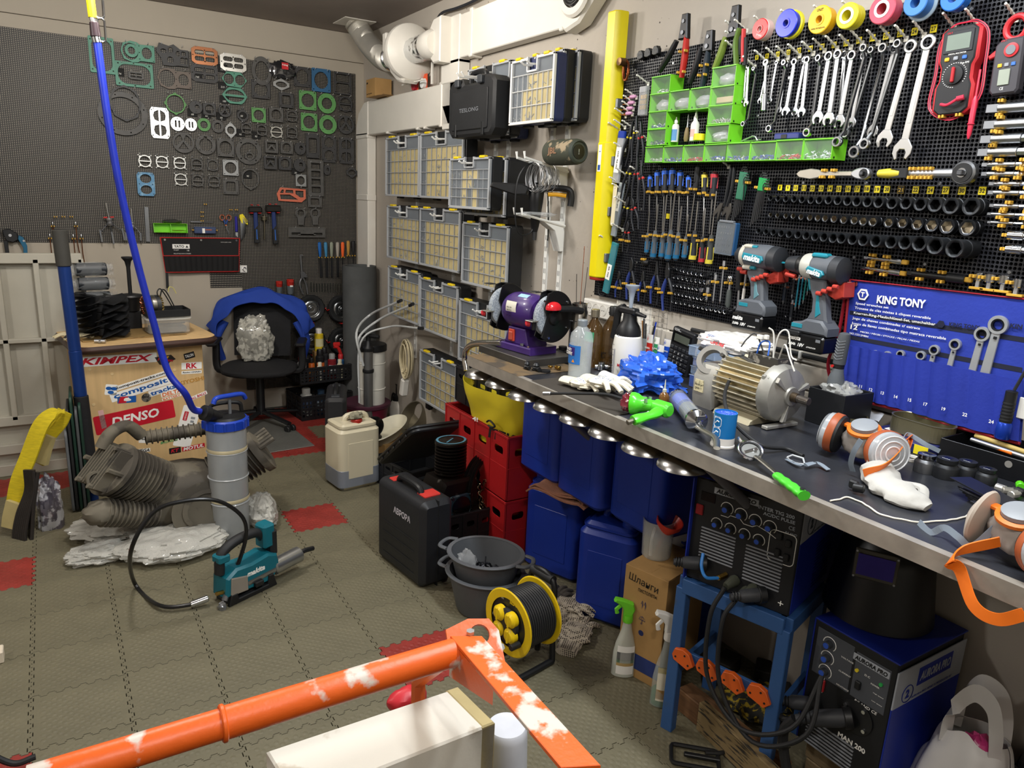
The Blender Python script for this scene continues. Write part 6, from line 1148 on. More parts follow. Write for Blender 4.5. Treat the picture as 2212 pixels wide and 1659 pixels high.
M().Qv([(-.095,0),(.095,0),(.095,.026),(-.095,.026)],-.06,.07,.003).ob('base',PUR,g);M().Qv([(-.066,.026),(.066,.026),(.046,.085),(-.046,.085)],-.045,.05,.003).ob('pedestal',PUR,g)
b_=M().box(-.022,-.048,.056,.030,.008,.044,.002).ob('switch_frame',mt('c0442e',.4),g);M().box(-.022,-.054,.054,.020,.008,.032,.003).ob('switch',mt('a84a38',.4),b_)
GH_=.143
M().Qu([(.03,-.082),(.055,-.078),(.062,-.062),(.066,-.04),(.066,.04),(.062,.062),(.055,.078),(.03,.082)],(0,0,GH_),(1,0,0),40).ob('motor',PUR,g)
M().Zd(lambda u,v:(-.04+.055*u,-.067*cos(-.55+.95*v)-.0,GH_+.067*sin(-.35+.95*v)),2,8,.0006).ob('rating_label',mt('dcd8c8',.5,var=.02),g);txt('SPARKY',.042,.010,PRK,g,(-.013,-.0672+.008,GH_+.034),(-.5,0,0),bold=.03)
for k in Qk(4):txt(('MBG 150','S/N 0121','230V 50Hz','IP 20')[k],.026,.005,PRK,g,(-.02,-.0685,GH_+.016-.010*k),(-.1+.1*k,0,0))
M().Zd(lambda u,v:(-.01+.05*u,-.0665*cos(.95+.3*v),GH_+.0668*sin(.95+.3*v)),2,5,.0006).ob('blue_label',mt('9cc4e4',.4),g)
STN=mt('7f8790',.9,c2='a3a9ae',thr=.5,sc=220)
for s in (-1,1):
 x=s*.125;gu=[]
 M().Qu([(.02,-.012),(.068,-.012),(.072,-.009),(.072,.009),(.068,.012),(.02,.012)],(x,0,GH_),(1,0,0),44).ob('grinding_wheel',STN,g)
 arc=[(.088*cos(a),.088*sin(a)) for a in [-2.25+i*.20 for i in Qk(22)]]
 pl=arc+[(-.045,.03),(-.03,-.0)]
 M().Qv([(q_[0],q_[1]) for q_ in pl],x+s*.014,x+s*.022,.001,ax='x',X=TL_((0,0,GH_))).ob('guard_disc',mt('121214',.28),g)
 M().Qv([(q_[0],q_[1]) for q_ in pl],x-s*.016,x-s*.020,.001,ax='x',X=TL_((0,0,GH_))).ob('guard_inner',mt('121214',.28),g)
 M().Zd(lambda u,v:(x-s*.018+s*.038*u,.089*cos(-2.0+3.7*v),GH_+.089*sin(-2.0+3.7*v)),1,24,.002).ob('guard_rim',mt('121214',.28),g)
 M().Qu([(.03,.0),(.026,.006),(.012,.009),(0,.010)],(x+s*.022,0,GH_),(s,0,0),24).ob('hub_boss',mt('121214',.28),g)
 for a in (2.3,.7,-.6,-1.9):M().cyl((x+s*.021,.076*cos(a),GH_+.076*sin(a)),(x+s*.0255,.076*cos(a),GH_+.076*sin(a)),.0045,n=10).ob('screw',CHR,g)
 M().box(x-.0,-.075,GH_+.088,.036,.03,.003).ob('spark_plate',BLK,g);M().box(x-s*.004,-.082,GH_-.012,.04,.03,.004).ob('tool_rest',mt('a8aaa2',.35,.9),g);M().box(x+.0,-.074,GH_-.028,.010,.014,.032).ob('rest_bracket',BLK,g)
 M().Qu([(.011,0),(.012,.004),(.010,.013),(.005,.016)],(x-.016,-.08,GH_-.022),(-.6,-1,0),8).ob('red_knob',mt('d8323e',.35),g)
M().Ze((.158,-.018,GH_+.034),(.022,.032,.022),0,n=20,m=12,lo=-.3).ob('red_cap',mt('d8232c',.25,coat=.5),g);M().Qw([(.16,.0,GH_+.03),(.175,.06,GH_+.028),(.18,.10,GH_+.02)],.012,10).ob('eye_shield_arm',BLK,g)
M().cyl((.04,-.05,.027),(.04,-.05,.036),.007,n=6).cyl((.075,-.05,.027),(.075,-.05,.032),.006,n=8).ob('bolt',CHR,g)
q_=[V(on(0,XF+.12,*z_)) for z_ in ((1008,800),(1004,772),(1010,752),(1030,742),(1085,741))]
Qa(M().Qw(sm(q_,6),.0125,12),'chrome_tube_frame',mt('c9c6c0',.15,1),'bent chromed tube frame beside the left bench end','frame')
for i,(x,y,s,lb) in Qj(((1138,797,1,'small black fitting left of the slab corner'),(1158,800,1.2,'stack of black plastic fittings before the slab'),(1178,803,1.1,'flat black ring before the slab'),(1205,799,.9,'short brass pipe elbow right of the slab'),(1188,797,.6,'little brass nipple beside the slab'))):
 p=pz(x,y,ZB+.0025);m_=BLK if i<3 else BRASS;b_=M()
 if i<2:b_.Qu([(.010*s,0),(.012*s,.004),(.008*s,.006),(.012*s,.010),(.008*s,.014),(.011*s,.018),(.006*s,.026)],n=14).cyl((0,0,.008),(.022*s,-.004,.008),.006*s,n=10)
 elif i==2:b_.Qu([(.006,0),(.018,0),(.018,.006),(.006,.006)],n=20)
 else:b_.cyl((-.014*s,0,.008),(.012*s,.0,.008),.0075*s,n=14,c=.001).cyl((.0,.01,.008),(0,-.006,.008),.006*s,n=10)
 Qa(b_,'fitting',m_,lb,'fitting',p,RW,'loose pipe fittings')
PET=mt('dfe6e6',.06,al=.30,coat=1,var=.02)
p=pz(1250,822,ZB+.003);H=hgt(p,690)
t=Qb('spirit_bottle','clear ribbed bottle of white spirit with a purple and blue label',p,.038,H,[(.96,0),(1,.02),(.96,.06),(1,.09),(.96,.12),(1,.5),(1,.68),(.9,.78),(.45,.88),(.34,.9)],[(.4,.9),(.42,.985),(.36,1),(0,1)],PET,mt('7d8488',.4),label=(.30,.60,-1.6,.9,mt('2f6fb8',.4)),liquid=(.66,mt('cfd6d6',.05,al=.18,coat=1)),cat='bottle')
M().Zd(lambda u,v:(.0392*sin(-1.1+1.5*u),-.0392*cos(-1.1+1.5*u),H*(.44+.13*v)),10,1,.0004).ob('label_band',mt('3a2670',.4),t);txt('\u0423\u0410\u0419\u0422',.035,.011,PRW,t,(-.008,-.040,H*.535),(0,0,-.2),bold=.03);txt('\u0421\u041f\u0418\u0420\u0418\u0422',.042,.011,PRW,t,(-.006,-.040,H*.47),(0,0,-.2),bold=.03)
txt('\u25b2',.012,.010,mt('e08a28',.5),t,(.015,-.040,H*.36),(0,0,.3))
AMB=mt('4c3410',.08,al=.78,coat=1)
p=pz(1278,790,ZB);Qb('oil_bottle','amber bottle with silver cap and a green label behind the spirit bottle',p,.034,hgt(p,668),[(1,0),(1,.6),(.8,.72),(.36,.83),(.34,.88)],[(.46,.87),(.46,.99),(.4,1),(0,1)],AMB,mt('a39a86',.35,.8),label=(.45,.62,-.5,.9,mt('3a9a6a',.5)))
p=pz(1318,792,ZB);t=Qb('oil_bottle','larger amber oil bottle with black cap and pen marks',p,.042,hgt(p,662),[(1,0),(1,.56),(.85,.68),(.4,.83),(.34,.87)],[(.44,.86),(.44,.98),(.38,1),(0,1)],AMB,BLK);txt('\u0427\u0438\u0441\u0442',.045,.03,PRK,t,(.0,-.043,.05),bold=.0)
p=pz(1244,782,ZB);t=T('vacuum_flask','steel vacuum flask holding three thin rods','flask',p,RW);H=hgt(p,655);M().Qu([(.030,0),(.032,.004),(.032,H*.86),(.028,H*.9),(.028,H),(.024,H),(.024,H*.95)],n=30).ob('body',mt('b5b4b0',.22,1),t);M().Qu([(.0325,H*.70),(.0335,H*.71),(.0325,H*.72)],n=30,cap=False).ob('ring',CHR,t)
for k,(x,y) in Qj(((-.03,.10),(.004,.20),(.03,.13))):M().cyl((x*.4,0,H*.5),(x,0,H+y),.0012,n=5).ob('rod',mt(('3d3b3a','b06a48','5a5a5a')[k],.4,.8),t)
p=pz(1350,812,ZB+.001);H=hgt(p,712);t=T('pressure_sprayer','white pump sprayer with black handle and a grey funnel on top','sprayer',p,RW)
HB=hgt(p,722);M().Qu([(.040,0),(.046,.006),(.047,HB*.35),(.050,HB*.7),(.045,HB*.95),(.038,HB)],n=32).ob('tank',mt('e4e2da',.35,var=.03),t);HN=hgt(p,690)
M().Qu([(.041,HB-.004),(.041,HB+.012),(.034,HB+.03),(.024,HB+.045),(.022,HB+.07)],n=28).ob('collar',BLK,t);M().box(-.005,-.0,HB+.078,.075,.03,.022,.005).ob('head',BLK,t)
M().cyl((.03,0,HB+.075),(.075,0,HB+.070),.009,.005,n=12,c=.001).ob('nozzle',BLK,t);M().Qw(sm([(-.03,0,HB+.084),(-.058,0,HB+.07),(-.066,0,HB+.02),(-.075,0,HB-.025)],5),.011,10,flat=1.3).ob('handle',BLK,t)
M().Qu([(.006,HB+.088),(.008,HB+.12),(.012,HB+.145),(.023,HB+.158),(.024,HB+.163),(.02,HB+.163)],n=20).ob('funnel',mt('9aa4b0',.35),t);M().strap([(-.012,-.0475,.004),(-.006,-.0505,HB*.6),(.0,-.042,HB)],.004,.001,(1,0,0)).ob('dip_tube',mt('9a9aa0',.4),t)
for k in Qk(6):M().box(-.018,-.0500,.02+k*.018,.016,.0006,.0012,0).ob('graduation',DGREY,t)
txt('M',.012,.010,PRR,t,(.02,-.0505,.045),bold=.05)
for i,(x,y,c,r,lb) in Qj(((1215,772,BLKM,.022,'black plastic clutter behind the spirit bottle'),(1298,800,CHR,.016,'chrome pipe coupling behind the gloves'),(1310,783,BRASS,.012,'brass coupling left of the sprayer'),(1300,762,BLK,.012,'dark valve body among the bottles'),(1322,800,mt('77706a',.4,.8),.012,'grey steel joint left of the sprayer'))):
 p=pz(x,y,ZB);Qa(M().Qu([(r*.6,0),(r,r*.2),(r,r*1.1),(r*.7,r*1.3),(r*.75,r*1.9)],n=16).cyl((-r*1.4,0,r*.8),(r*1.5,0,r*.9),r*.55,n=12,c=.001),'pipe_fitting',c,lb,'fitting',p,RW+i,'fittings behind the bottles')
KNT=mt('d9d3bf',.9,var=.08,bump=.5,bsc=160)
def Qi(lb,p,rz,m,dots=None,s=1.,fl=.5):
 t=T('work_glove',lb,'glove',p,rz,None);M().Ze((0,0,.014*s),(.045*s,.042*s,.016*s),.25,3,22,12,seed=int(p.x*97),lo=-.8).ob('palm',m,t);M().Qw(sm([(-.035*s,0,.013),(-.075*s,.004,.013)],4),lambda q:(.028-.003*q)*s,12,flat=.45).ob('cuff',m,t)
 for k,(a,l) in Qj(((-.5,.05),(-.18,.07),(.08,.075),(.34,.065),(1.15,.05))):
  b0=V((.025*cos(a)*s,.034*sin(a)*s*1.2,.014));M().Qw(sm([b0,b0+V((cos(a)*l*.5,sin(a)*l*.5,.010))*s,b0+V((cos(a)*l,sin(a)*l,-.004))*s],4),lambda q:.0105*s*(1-.3*q),9,flat=.8).ob('finger',m,t)
 if dots:
  d_=M();rr_=RR_(6);U=rr_.uniform
  for k in Qk(90):
   a,b=U(-.9,.9),U(-.8,.8);d_.Qu([(.0016,0),(.0008,.0008)],(a*.04*s,b*.036*s,(.014+.0165*sqrt(max(0,1-a*a*.9-b*b*.9)))*s),n=5)
  tag(d_.ob('dots',dots,t),kind='stuff')
 return t
Qi('cream knitted glove with blue dots lying in front of the spirit bottle',pz(1262,838,ZB+.005),RW+.4,KNT,mt('4468b0',.5),1.05);o_=Qi('second cream knitted glove lying over the first, fingers to the right',pz(1302,836,ZB+.022),RW+.1,KNT,mt('4468b0',.5),1.05)
p=pz(1320,822,ZB+.025);t=T('white_canister','white cylinder with pale print lying between gloves and blue bag','canister',p,RW-.15);M().Qu([(.018,-.05),(.0215,-.048),(.0215,.04),(.018,.046)],(0,0,0),(1,0,0),24).ob('body',WHT,t);M().Qu([(.0195,.044),(.021,.046),(.021,.054),(.012,.054)],(0,0,0),(1,0,0),24).ob('end_ring',mt('9aa7b8',.4),t)
p=pz(1400,838,ZB+.004);BAGB=mt('2f66d8',.22,al=.93,coat=.5,var=.1)
def Qc(lb,name,p,r,m,seed,amp=.38,fr=2.6,rz=RW,n=44,mm=30,cat='bag',lo=-.75,extra=None,pw=.85):
 b_=M().Ze((0,0,r[2]*.75),r,amp,fr,n,mm,seed=seed,pw=pw,lo=lo)
 for k in Qk(len(b_.v)):
  v_=V(b_.v[k]);d_=noise.turbulence(v_*28+V((seed,0,0)),3,False)*.09*min(r);b_.v[k]=tuple(v_+(v_-V((0,0,r[2]*.75))).normalized()*d_)
  if b_.v[k][2]<.0005:b_.v[k]=(b_.v[k][0],b_.v[k][1],.0005)
 o=Qa(b_,name,m,lb,cat,p,rz,ang=28);return o
Qc('crumpled translucent blue plastic bag in front of the sprayer','blue_bag',p,(.105,.07,.058),BAGB,3)
Qa(M().Ze((0,0,.012),(.075,.03,.014),.5,3,30,12,seed=8,lo=-.8),'blue_bag_tail',BAGB,'flat tail end of the blue bag reaching the green gun','bag',pz(1455,848,ZB+.001),RW-.5)
for i,(x,y,w_,c,s,lb) in Qj(((1398,790,.030,'c22a22','FORMULA','red and white tube of sealant standing behind the blue bag'),(1414,784,.026,'2f8a5a','LM','white tube with green band standing behind the blue bag'),(1436,790,.036,'1c4fc0','\u0411\u0435\u043b\u0430\u043a\u0442\u043e\u0440','blue and white tube standing at the right behind the bag'),(1422,800,.032,'1c4fc0','\u0411\u0435\u043b\u043a\u043e\u0441\u0438\u043b','blue and white tube in front of the other blue one'))):
 p=pz(x,y+8,ZB);h=hgt(p,(722,728,733,745)[i]);t=T('cream_tube',lb,'tube',p,RW,'tubes behind the blue bag');f_=lambda u,v,k=1.:((w_/2)*(1)*cos(2*pi*u)*(.8+.2*v)*k,(.012*(1-v)+.0012)*sin(2*pi*u)*k,.018+(h-.018)*v)
 M().Zd(lambda u,v:f_(u,v),20,6).ob('body',mt(c,.35),t);M().Zd(lambda u,v:f_(u,.72+.28*v,1.01),20,1).ob('white_band',WHT,t);M().Qu([(.011,0),(.011,.018)],n=16).ob('cap',WHT,t);txt(s,w_*.8,.007,PRW,t,(0,-.0085,h*.62),bold=.02)
t=T('pen_cup','glass of pens and brushes behind the tubes','cup',pz(1395,775,ZB),RW)
M().Qu([(.024,0),(.026,.08),(.0245,.08),(.0225,.004)],n=22).ob('cup',mt('b8c0c0',.1,al=.3),t)
for k in Qk(7):a=k*.9;M().cyl((.010*cos(a),.010*sin(a),.006),(.030*cos(a),.022*sin(a),.13+.012*(k % 3)),.0032,n=7).ob('pen',mt(('1b1c1e','1b3fae','d9d3bf','1b1c1e','a87a4a','33363a','e8e6e0')[k],.4),t)
t=T('pen_cup','small dark cup with a paint brush in front of the calculator','cup',pz(1485,800,ZB),RW);M().Qu([(.018,0),(.02,.06),(.0185,.06),(.017,.004)],n=20).ob('cup',mt('4a4c4a',.15,al=.6),t);M().Qw([(0,0,.006),(-.02,0,.07),(-.045,0,.115)],.0035,6).ob('brush_handle',mt('caa76a',.5),t);M().Qw([(-.045,0,.115),(-.056,0,.135)],.004,6).ob('bristle',BLKM,t)
A_,B_=pr(1436,688,.10),pr(1440,790,.13);t=T('calculator','large black desk calculator propped against the wall boards','calculator',pr(1465,792,.12)*1,RW,None,.13);t.location.z=ZB+.004
H=.155;M().box(0,0,H/2,.105,.022,H,.004).ob('case',mt('1b1c1f',.5),t);M().box(0,-.012,H*.80,.088,.003,H*.26,.001).ob('bezel',BLKG,t);M().box(.002,-.0140,H*.79,.07,.001,H*.16,0).ob('display',mt('4f544a',.3),t)
for r in Qk(5):
 for c in Qk(5):M().box(-.038+.019*c,-.0125,H*.56-r*.0165,.014,.005,.011,.0015).ob('key',mt('26282c',.5) if c else mt('33363b',.5),t)
txt('CITIZEN',.024,.005,PRW,t,(-.03,-.0122,H*.965));txt('SDC-888',.03,.003,PRW,t,(-.025,-.0122,H*.935))
for k,s in Qj('789456123'):txt(s,None,.006,PRW,t,(-.019+.019*(k % 3),-.0156,H*.56-(1+k//3)*.0165))
a,b=pr(1334,634,.012),pr(1440,768,.012);t=T('paper_table','white sheet with a printed table taped to the boards behind the sprayer','paper',(a.x,(a.y+b.y)/2,a.z),RW);w_,h_=a.y-b.y,a.z-b.z-.0;M().Zd(lambda u,v:(-w_/2+w_*u,-.002*sin(5*u),-h_*v),10,2,.0004).ob('sheet',mt('e8e5dc',.7,var=.02),t)
ln=M();
for k in Qk(7):ln.box(-w_/2+.012+k*(w_-.024)/6,-.0028,-h_*.5,.0007,.0003,h_*.92,0)
for k in Qk(9):ln.box(0,-.0028,-.012-k*(h_-.024)/8,w_-.02,.0003,.0007,0)
tag(ln.ob('table_lines',mt('6b6a68',.8),t),kind='stuff');pt=M();rr_=RR_(2);U=rr_.uniform
for k in Qk(6):
 for r in Qk(8):
  for z in Qk(rr_.randint(1,4)):pt.box(-w_/2+.012+(k+.5)*(w_-.024)/6,-.0029,-.017-r*(h_-.024)/8-.004*z,U(.008,.018),.0002,.0014,0)
tag(pt.ob('table_print',mt('55534f',.8),t),kind='stuff')
p=pr(1300,668,.02);t=T('socket_strip','white five-way wall socket block with a black plug at the left','socket strip',p,RW,None,.0);M().box(0,0,0,.20,.05,.07,.006).ob('body',WPL,t)
for k in Qk(4):b_=M().Qu([(.020,-.0),(.022,-.003),(.022,.001)],(-.05+.045*k,-.0255,0),(0,-1,0),24,cap=False).ob('socket_ring',WPL,t);M().cyl((-.05+.045*k,-.0225,0),(-.05+.045*k,-.0262,0),.0185,n=22).ob('socket_well',mt('cfccc4',.5),b_);M().box(-.056+.045*k,-.0265,.0,.004,.002,.004).box(-.044+.045*k,-.0265,0,.004,.002,.004).ob('contact',BLK,b_)
M().Qu([(.018,0),(.02,.012),(.012,.03),(.006,.036)],(-.094,-.028,.0),(-.2,-1,.1),18).ob('plug',BLK,t)
p=pr(1300,626,.03);Qa(M().Qw([(.022*cos(a),-.002*sin(2*a),.024*sin(a)) for a in [2*pi*i/28 for i in Qk(28)]],.0016,6,True),'rubber_ring',BLKM,'thin black rubber ring leaning on the wall above the socket block','ring',p,RW)
a,b=pr(1495,712,.012),pr(1805,783,.012);t=T('wall_conduit','black conduit pipe with white clips running along the wall boards','pipe',a,RW);b_=V(((a.y-b.y),0,b.z-a.z));M().cyl((0,0,0),b_,.0085,n=10).ob('pipe',BLKM,t)
for k in (.3,.8):q_=b_*k;M().box(q_.x,-.006,q_.z,.01,.016,.024,.002).ob('clip',WPL,t)
PB=mt('a9bfd8',.15,al=.42,coat=.8);z0=ZB
for i,(w_,d_,h_,m_,lb,dx) in Qj(((.16,.10,.042,mt('5d78c8',.2,al=.6,coat=.8),'bottom clear blue parts box of the stack behind the motor',-.012),(.165,.10,.028,PB,'second clear parts box from below in the stack',-.008),(.175,.115,.030,mt('8d9dc8',.2,al=.5,coat=.8),'third parts box of the stack with dark blue latches',.01),(.215,.13,.034,PB,'large clear parts box on top of the stack under the white bag',.014))):
 p=pz(1556,846,ZB)+V((0,-dx,0));p.x=min(p.x,XW-.1);p.z=z0;t=T('parts_box',lb,'parts box',p,RW,'stack of parts boxes')
 M().box(0,0,h_/2,w_,d_,h_-.002,.003).ob('shell',m_,t);M().box(0,0,h_-.002,w_*1.02,d_*1.02,.003,.001).ob('lid',PB,t)
 for k in Qk(1,6):M().box(-w_/2+w_*k/6,0,h_/2,.0012,d_*.95,h_*.8,0).ob('divider',mt('c8d4e2',.2,al=.5),t)
 for s in (-1,1):M().box(s*w_*.25,-d_/2-.002,h_*.6,.024,.005,h_*.5,.001).ob('latch',PB if i != 2 else mt('2733a0',.3),t)
 k_=M();rr_=RR_(i);U=rr_.uniform
 for k in Qk(30):x,y=U(-.45,.45)*w_,U(-.4,.4)*d_;k_.Ze((x,y,h_*.3),(.007,.006,h_*.22),0,n=6,m=4)
 tag(k_.ob('small_parts',mt('3a3d44',.4),t),kind='stuff');z0+=h_+.0015
t=Qc('crumpled white plastic sack with red and blue Cyrillic print on the parts boxes','plastic_sack',V((p.x-.005,p.y-.02,z0+.001)),(.12,.065,.028),mt('e3e0da',.35,coat=.3),5,.3);txt('\u042d\u041a\u041e\u041d\u041e\u041c',.075,.014,PRR,t,(-.02,-.064,.026),(-.4,.12,0),bold=.03);txt('\u0410\u0420\u0422\u0418\u041a\u0423\u041b',.05,.008,PRB,t,(-.03,-.058,.040),(-.8,.12,0),bold=.02)
p=pz(1618,905,ZB);t=T('electric_motor','bare finned electric motor with open terminal box and black cable','motor',(p.x+.02,p.y,ZB),RW-.05);ALM=mt('a19f98',.5,.55,.15,14,bump=.1);R_=.076;ZC=.092
M().Qu([(R_*.84,-.095),(R_*.86,.065)],(0,0,ZC),(1,0,0),40).ob('stator',mt('a8966c',.5,.5,.3,30),t)
for k in Qk(30):
 a=2*pi*k/30
 if 1.2<a<1.95:continue
 M().box(-.015,(R_*.93)*cos(a),ZC+R_*.93*sin(a),.16,.0035,.0035).ob('x',ALM,t) if False else None
 X_=TL_((-.015,0,ZC))@RT_(a,4,'X');M().box(0,R_*.93,0,.16,.018,.0035,.0006,X=X_).ob('fin',mt('b4ad98',.45,.6,.25,20),t)
M().Qu([(R_*.9,.06),(R_*1.03,.064),(R_*1.03,.078),(R_*.93,.098),(R_*.6,.108),(.026,.112),(.024,.118)],(0,0,ZC),(1,0,0),44).ob('end_bell',ALM,t)
for k in Qk(3):X_=TL_((.108,0,ZC))@RT_(2*pi*k/3+.52,4,'X');M().Qv([(.02,0),(.07,-.006),(.07,-.02),(.02,-.003)],-.005,.005,.001,ax='y',X=X_@RT_(pi/2,4,'Z')).ob('rib',ALM,t)
M().cyl((.11,0,ZC),(.135,0,ZC),.013,n=18,c=.001).ob('shaft_collar',mt('5c4f40',.4,.8),t);M().cyl((.13,0,ZC),(.170,0,ZC),.0105,n=18,c=.0015).box(.155,-.009,ZC,.024,.004,.004).ob('shaft',mt('77706a',.35,.9),t)
for x,y in ((.07,1),(.07,-1),(-.09,1)):M().box(x,y*.058,ZC+.045,.012,.016,.016,.002).cyl((x,y*.058,ZC+.045),(x+.014,y*.058,ZC+.045),.004,n=6).ob('lug',ALM,t)
M().Qv([(-.075,0),(.075,0),(.07,.012),(.04,.022),(.03,.03),(-.03,.03),(-.04,.022),(-.07,.012)],-.085,.05,.002,ax='x').ob('foot',mt('b0a88f',.5,.5,.2),t);M().box(.09,0,.006,.02,.12,.010,.002).ob('foot_bar',ALM,t)
M().Qv([(-.065,0),(.065,0),(.07,.03),(.07,.09),(.05,.125),(-.05,.125),(-.07,.09),(-.07,.03)],-.185,-.095,.008,ax='x').ob('gear_housing',ALM,t)
M().Qu([(.030,-.012),(.045,-.012),(.047,0),(.045,.012),(.030,.012),(.030,-.012)],(-.145,-.035,.135),(.3,-.8,.5),30,cap=False).ob('output_flange',mt('8b8882',.5,.6),t)
for a in (.5,2.6,4.7):M().cyl((-.145+.045*cos(a),-.035,.135+.045*sin(a)),(-.145+.052*cos(a),-.050,.142+.045*sin(a)),.006,n=6).ob('bolt',mt('4d4b47',.5,.7),t)
M().Qv([(-.018,.0),(.018,.0),(.016,.035),(-.016,.035)],-.0725,-.0705,0,X=TL_((-.152,0,.045))).ob('yellowed_label',mt('cfc49c',.7,c2='8d8668',thr=.6,sc=160),t);txt('HANDLE WITH CARE',.03,.004,PRK,t,(-.152,-.0732,.066));txt('MODEL 71',.026,.004,PRK,t,(-.152,-.0732,.056))
BX=mt('3a3834',.45,c2='8b867c',thr=.62,sc=30)
M().box(.02,-.02,ZC+.078,.1,.003,.03).box(.02,.045,ZC+.078,.1,.003,.03).box(-.03,.012,ZC+.078,.003,.065,.03).box(.07,.012,ZC+.078,.003,.065,.03).box(.02,.012,ZC+.066,.1,.065,.004).ob('terminal_box',BX,t);M().box(-.045,-.03,ZC+.068,.045,.02,.004,X=RT_(.15,4,'Y')).ob('terminal_plate',BX,t)
for k,(c,pts) in Qj((('2f62c0',[(-.02,.0,.085),(-.01,.0,.12),(.01,.01,.125),(.02,.0,.09)]),('dcdad2',[(.02,.02,.085),(.03,.02,.15),(.05,.03,.16),(.07,.03,.10),(.09,.03,.09)]),('dcdad2',[(.03,.01,.085),(.02,.01,.15),(.01,.0,.165)]),('3a3b3d',[(.0,.01,.085),(-.03,.0,.14),(-.05,-.01,.125),(-.06,-.02,.10)]),('dcdad2',[(.04,.02,.085),(.07,.0,.13),(.10,-.01,.10),(.12,-.01,.07)]))):
 M().Qw(sm([(x,y,ZC+z) for x,y,z in pts],6),.0022,6).ob('wire',mt(c,.45),t)
M().box(-.015,.0,ZC+.135,.018,.01,.012).box(.005,.002,ZC+.138,.012,.01,.012).ob('terminal_block',WHT,t)
q_=[t.matrix_world.inverted()@v_ for v_ in (pz(1622,792,ZB+.13),pz(1590,800,ZB+.115),pz(1566,850,ZB+.09),pz(1580,905,ZB+.055),pz(1640,960,ZB+.02),pz(1700,970,ZB+.006),pz(1735,985,ZB+.005))]
M().Qw(sm(q_,8),.0048,9).ob('cable',BLKM,t)
t=T('teal_grinder_body','turquoise power tool body lying behind the motor','tool',pz(1722,838,ZB)+V((-.02,0,.0)),RW-.2);M().Ze((0,0,.055),(.07,.03,.028),.1,2,24,14,seed=2,pw=.7).ob('body',mt('2a9db0',.4),t);M().box(.0,0,.015,.05,.04,.03,.004).ob('base',BLK,t);M().box(.075,0,.045,.03,.03,.03,.004).ob('rear',mt('3b3a38',.5),t)
p=pz(1806,915,ZB);p.x=min(p.x,XW-.125);t=T('black_box','black square open box with crumpled film, standing at the wall','box',p,RW-.05);hb=.098
for s in (-1,1):M().box(s*.055,0,hb/2,.005,.12,hb,.001).ob('side',mt('17181b',.55),t);M().box(0,s*.0585,hb/2,.11,.004,hb,.001).ob('side',mt('17181b',.55),t)
M().box(0,0,.003,.11,.115,.006).ob('bottom',mt('17181b',.55),t)
q_=V(p)+V((0,0,hb*.6));o=Qc('crumpled clear film bulging from the black box','plastic_film',q_,(.047,.05,.034),mt('b9bab6',.12,al=.6,coat=1),9,.4,n=36,mm=22)
t=T('flashlight','grey ribbed work torch standing head down in the film of the black box','torch',V((p.x-.01,p.y+.015,p.z+hb+.008)),RW,None,.04);M().Qu([(.021,0),(.022,.018),(.016,.038),(.0145,.05)],n=22).ob('head',mt('5c6165',.45),t);M().Qu([(.0145,.048),(.015,.06),(.0145,.064)],n=22).ob('neck',BLK,t);M().Qu([(.0165,.062),(.0165,.13),(.014,.145),(.008,.148)],n=22).ob('handle',mt('4c5054',.5),t);M().cyl((-.008,-.015,.055),(-.008,-.019,.055),.004,n=10).ob('button',RED,t)
for k in Qk(7):M().Qw([(.0168*sin(a),-.0168*cos(a),.075+.008*k+.006*abs(a)) for a in (-.9,-.45,0,.45,.9)],.0012,5).ob('rib',GREY,t)
def Qr(lb,p,L,Wd,h,rz,ins):
 t=T('oval_tin',lb,'tin',p,rz,'open oval tins');TN=mt('8a8468',.38,.8,.15);o_=Qy(L,Wd,Wd*.48,8);i_=Qy(L*.96,Wd*.94,Wd*.45,8);n=len(o_);m_=M()
 m_.Qv(o_,0,.003,.001,ax='z')
 for k in Qk(n):
  a,b=o_[k],o_[(k+1) % n];c,d=i_[k],i_[(k+1) % n];m_.add([(*a,.002),(*b,.002),(*b,h),(*a,h),(*c,h),(*d,h),(*d,.003),(*c,.003)],[(0,1,2,3),(3,2,5,4),(4,5,6,7)])
 m_.ob('wall',TN,t);M().Qw([(*q_,h) for q_ in o_],.0014,5,True).ob('rim',mt('a9a27e',.3,.9),t);M().Qv(Qy(L*.95,Wd*.92,Wd*.44,8),.0032,.004,0,ax='z').ob('inside',mt(ins,.3,.7),t);return t
p=pz(1838,915,ZB);p.x=min(p.x,XW-.115);t=Qr('open oval fish tin with iron filings and a steel pin, left of the two tins',p,.115,.085,.032,RW-.1,'b89a3a')
m_=M();rr_=RR_(3);U=rr_.uniform
for k in Qk(220):x,y,a=rr_.gauss(-.02,.014),rr_.gauss(0,.014),U(0,6);z=.006+U(0,.016);m_.cyl((x,y,z),(x+.008*cos(a),y+.008*sin(a),z+U(-.003,.008)),.0005,n=3)
tag(m_.ob('filings',mt('3d3c3a',.5,.7),t),kind='stuff');M().cyl((-.006,0,.006),(-.004,0,.06),.005,n=10,c=.001).cyl((-.006,0,.012),(-.006,0,.02),.010,n=14).ob('pin',ZNC,t)
p=pz(1985,962,ZB);p.x=min(p.x,XW-.09);p.z=ZB+.026
Qr('longer open oval tin with ribbed sides, right of the two tins',p,.155,.082,.042,RW-.05,'6d6a50')
t=T('white_lid_box','flat white and navy box with a yellow corner under the long tin','box',V((p.x-.01,p.y+.015,ZB)),RW-.05);M().box(0,0,.0125,.17,.13,.024,.002).ob('box',mt('23285a',.4),t);M().box(.0,.02,.0252,.13,.08,.001,0).ob('paper',PRW,t);M().box(.065,-.0655,.0125,.035,.001,.023,0).ob('yellow_corner',YEL,t)
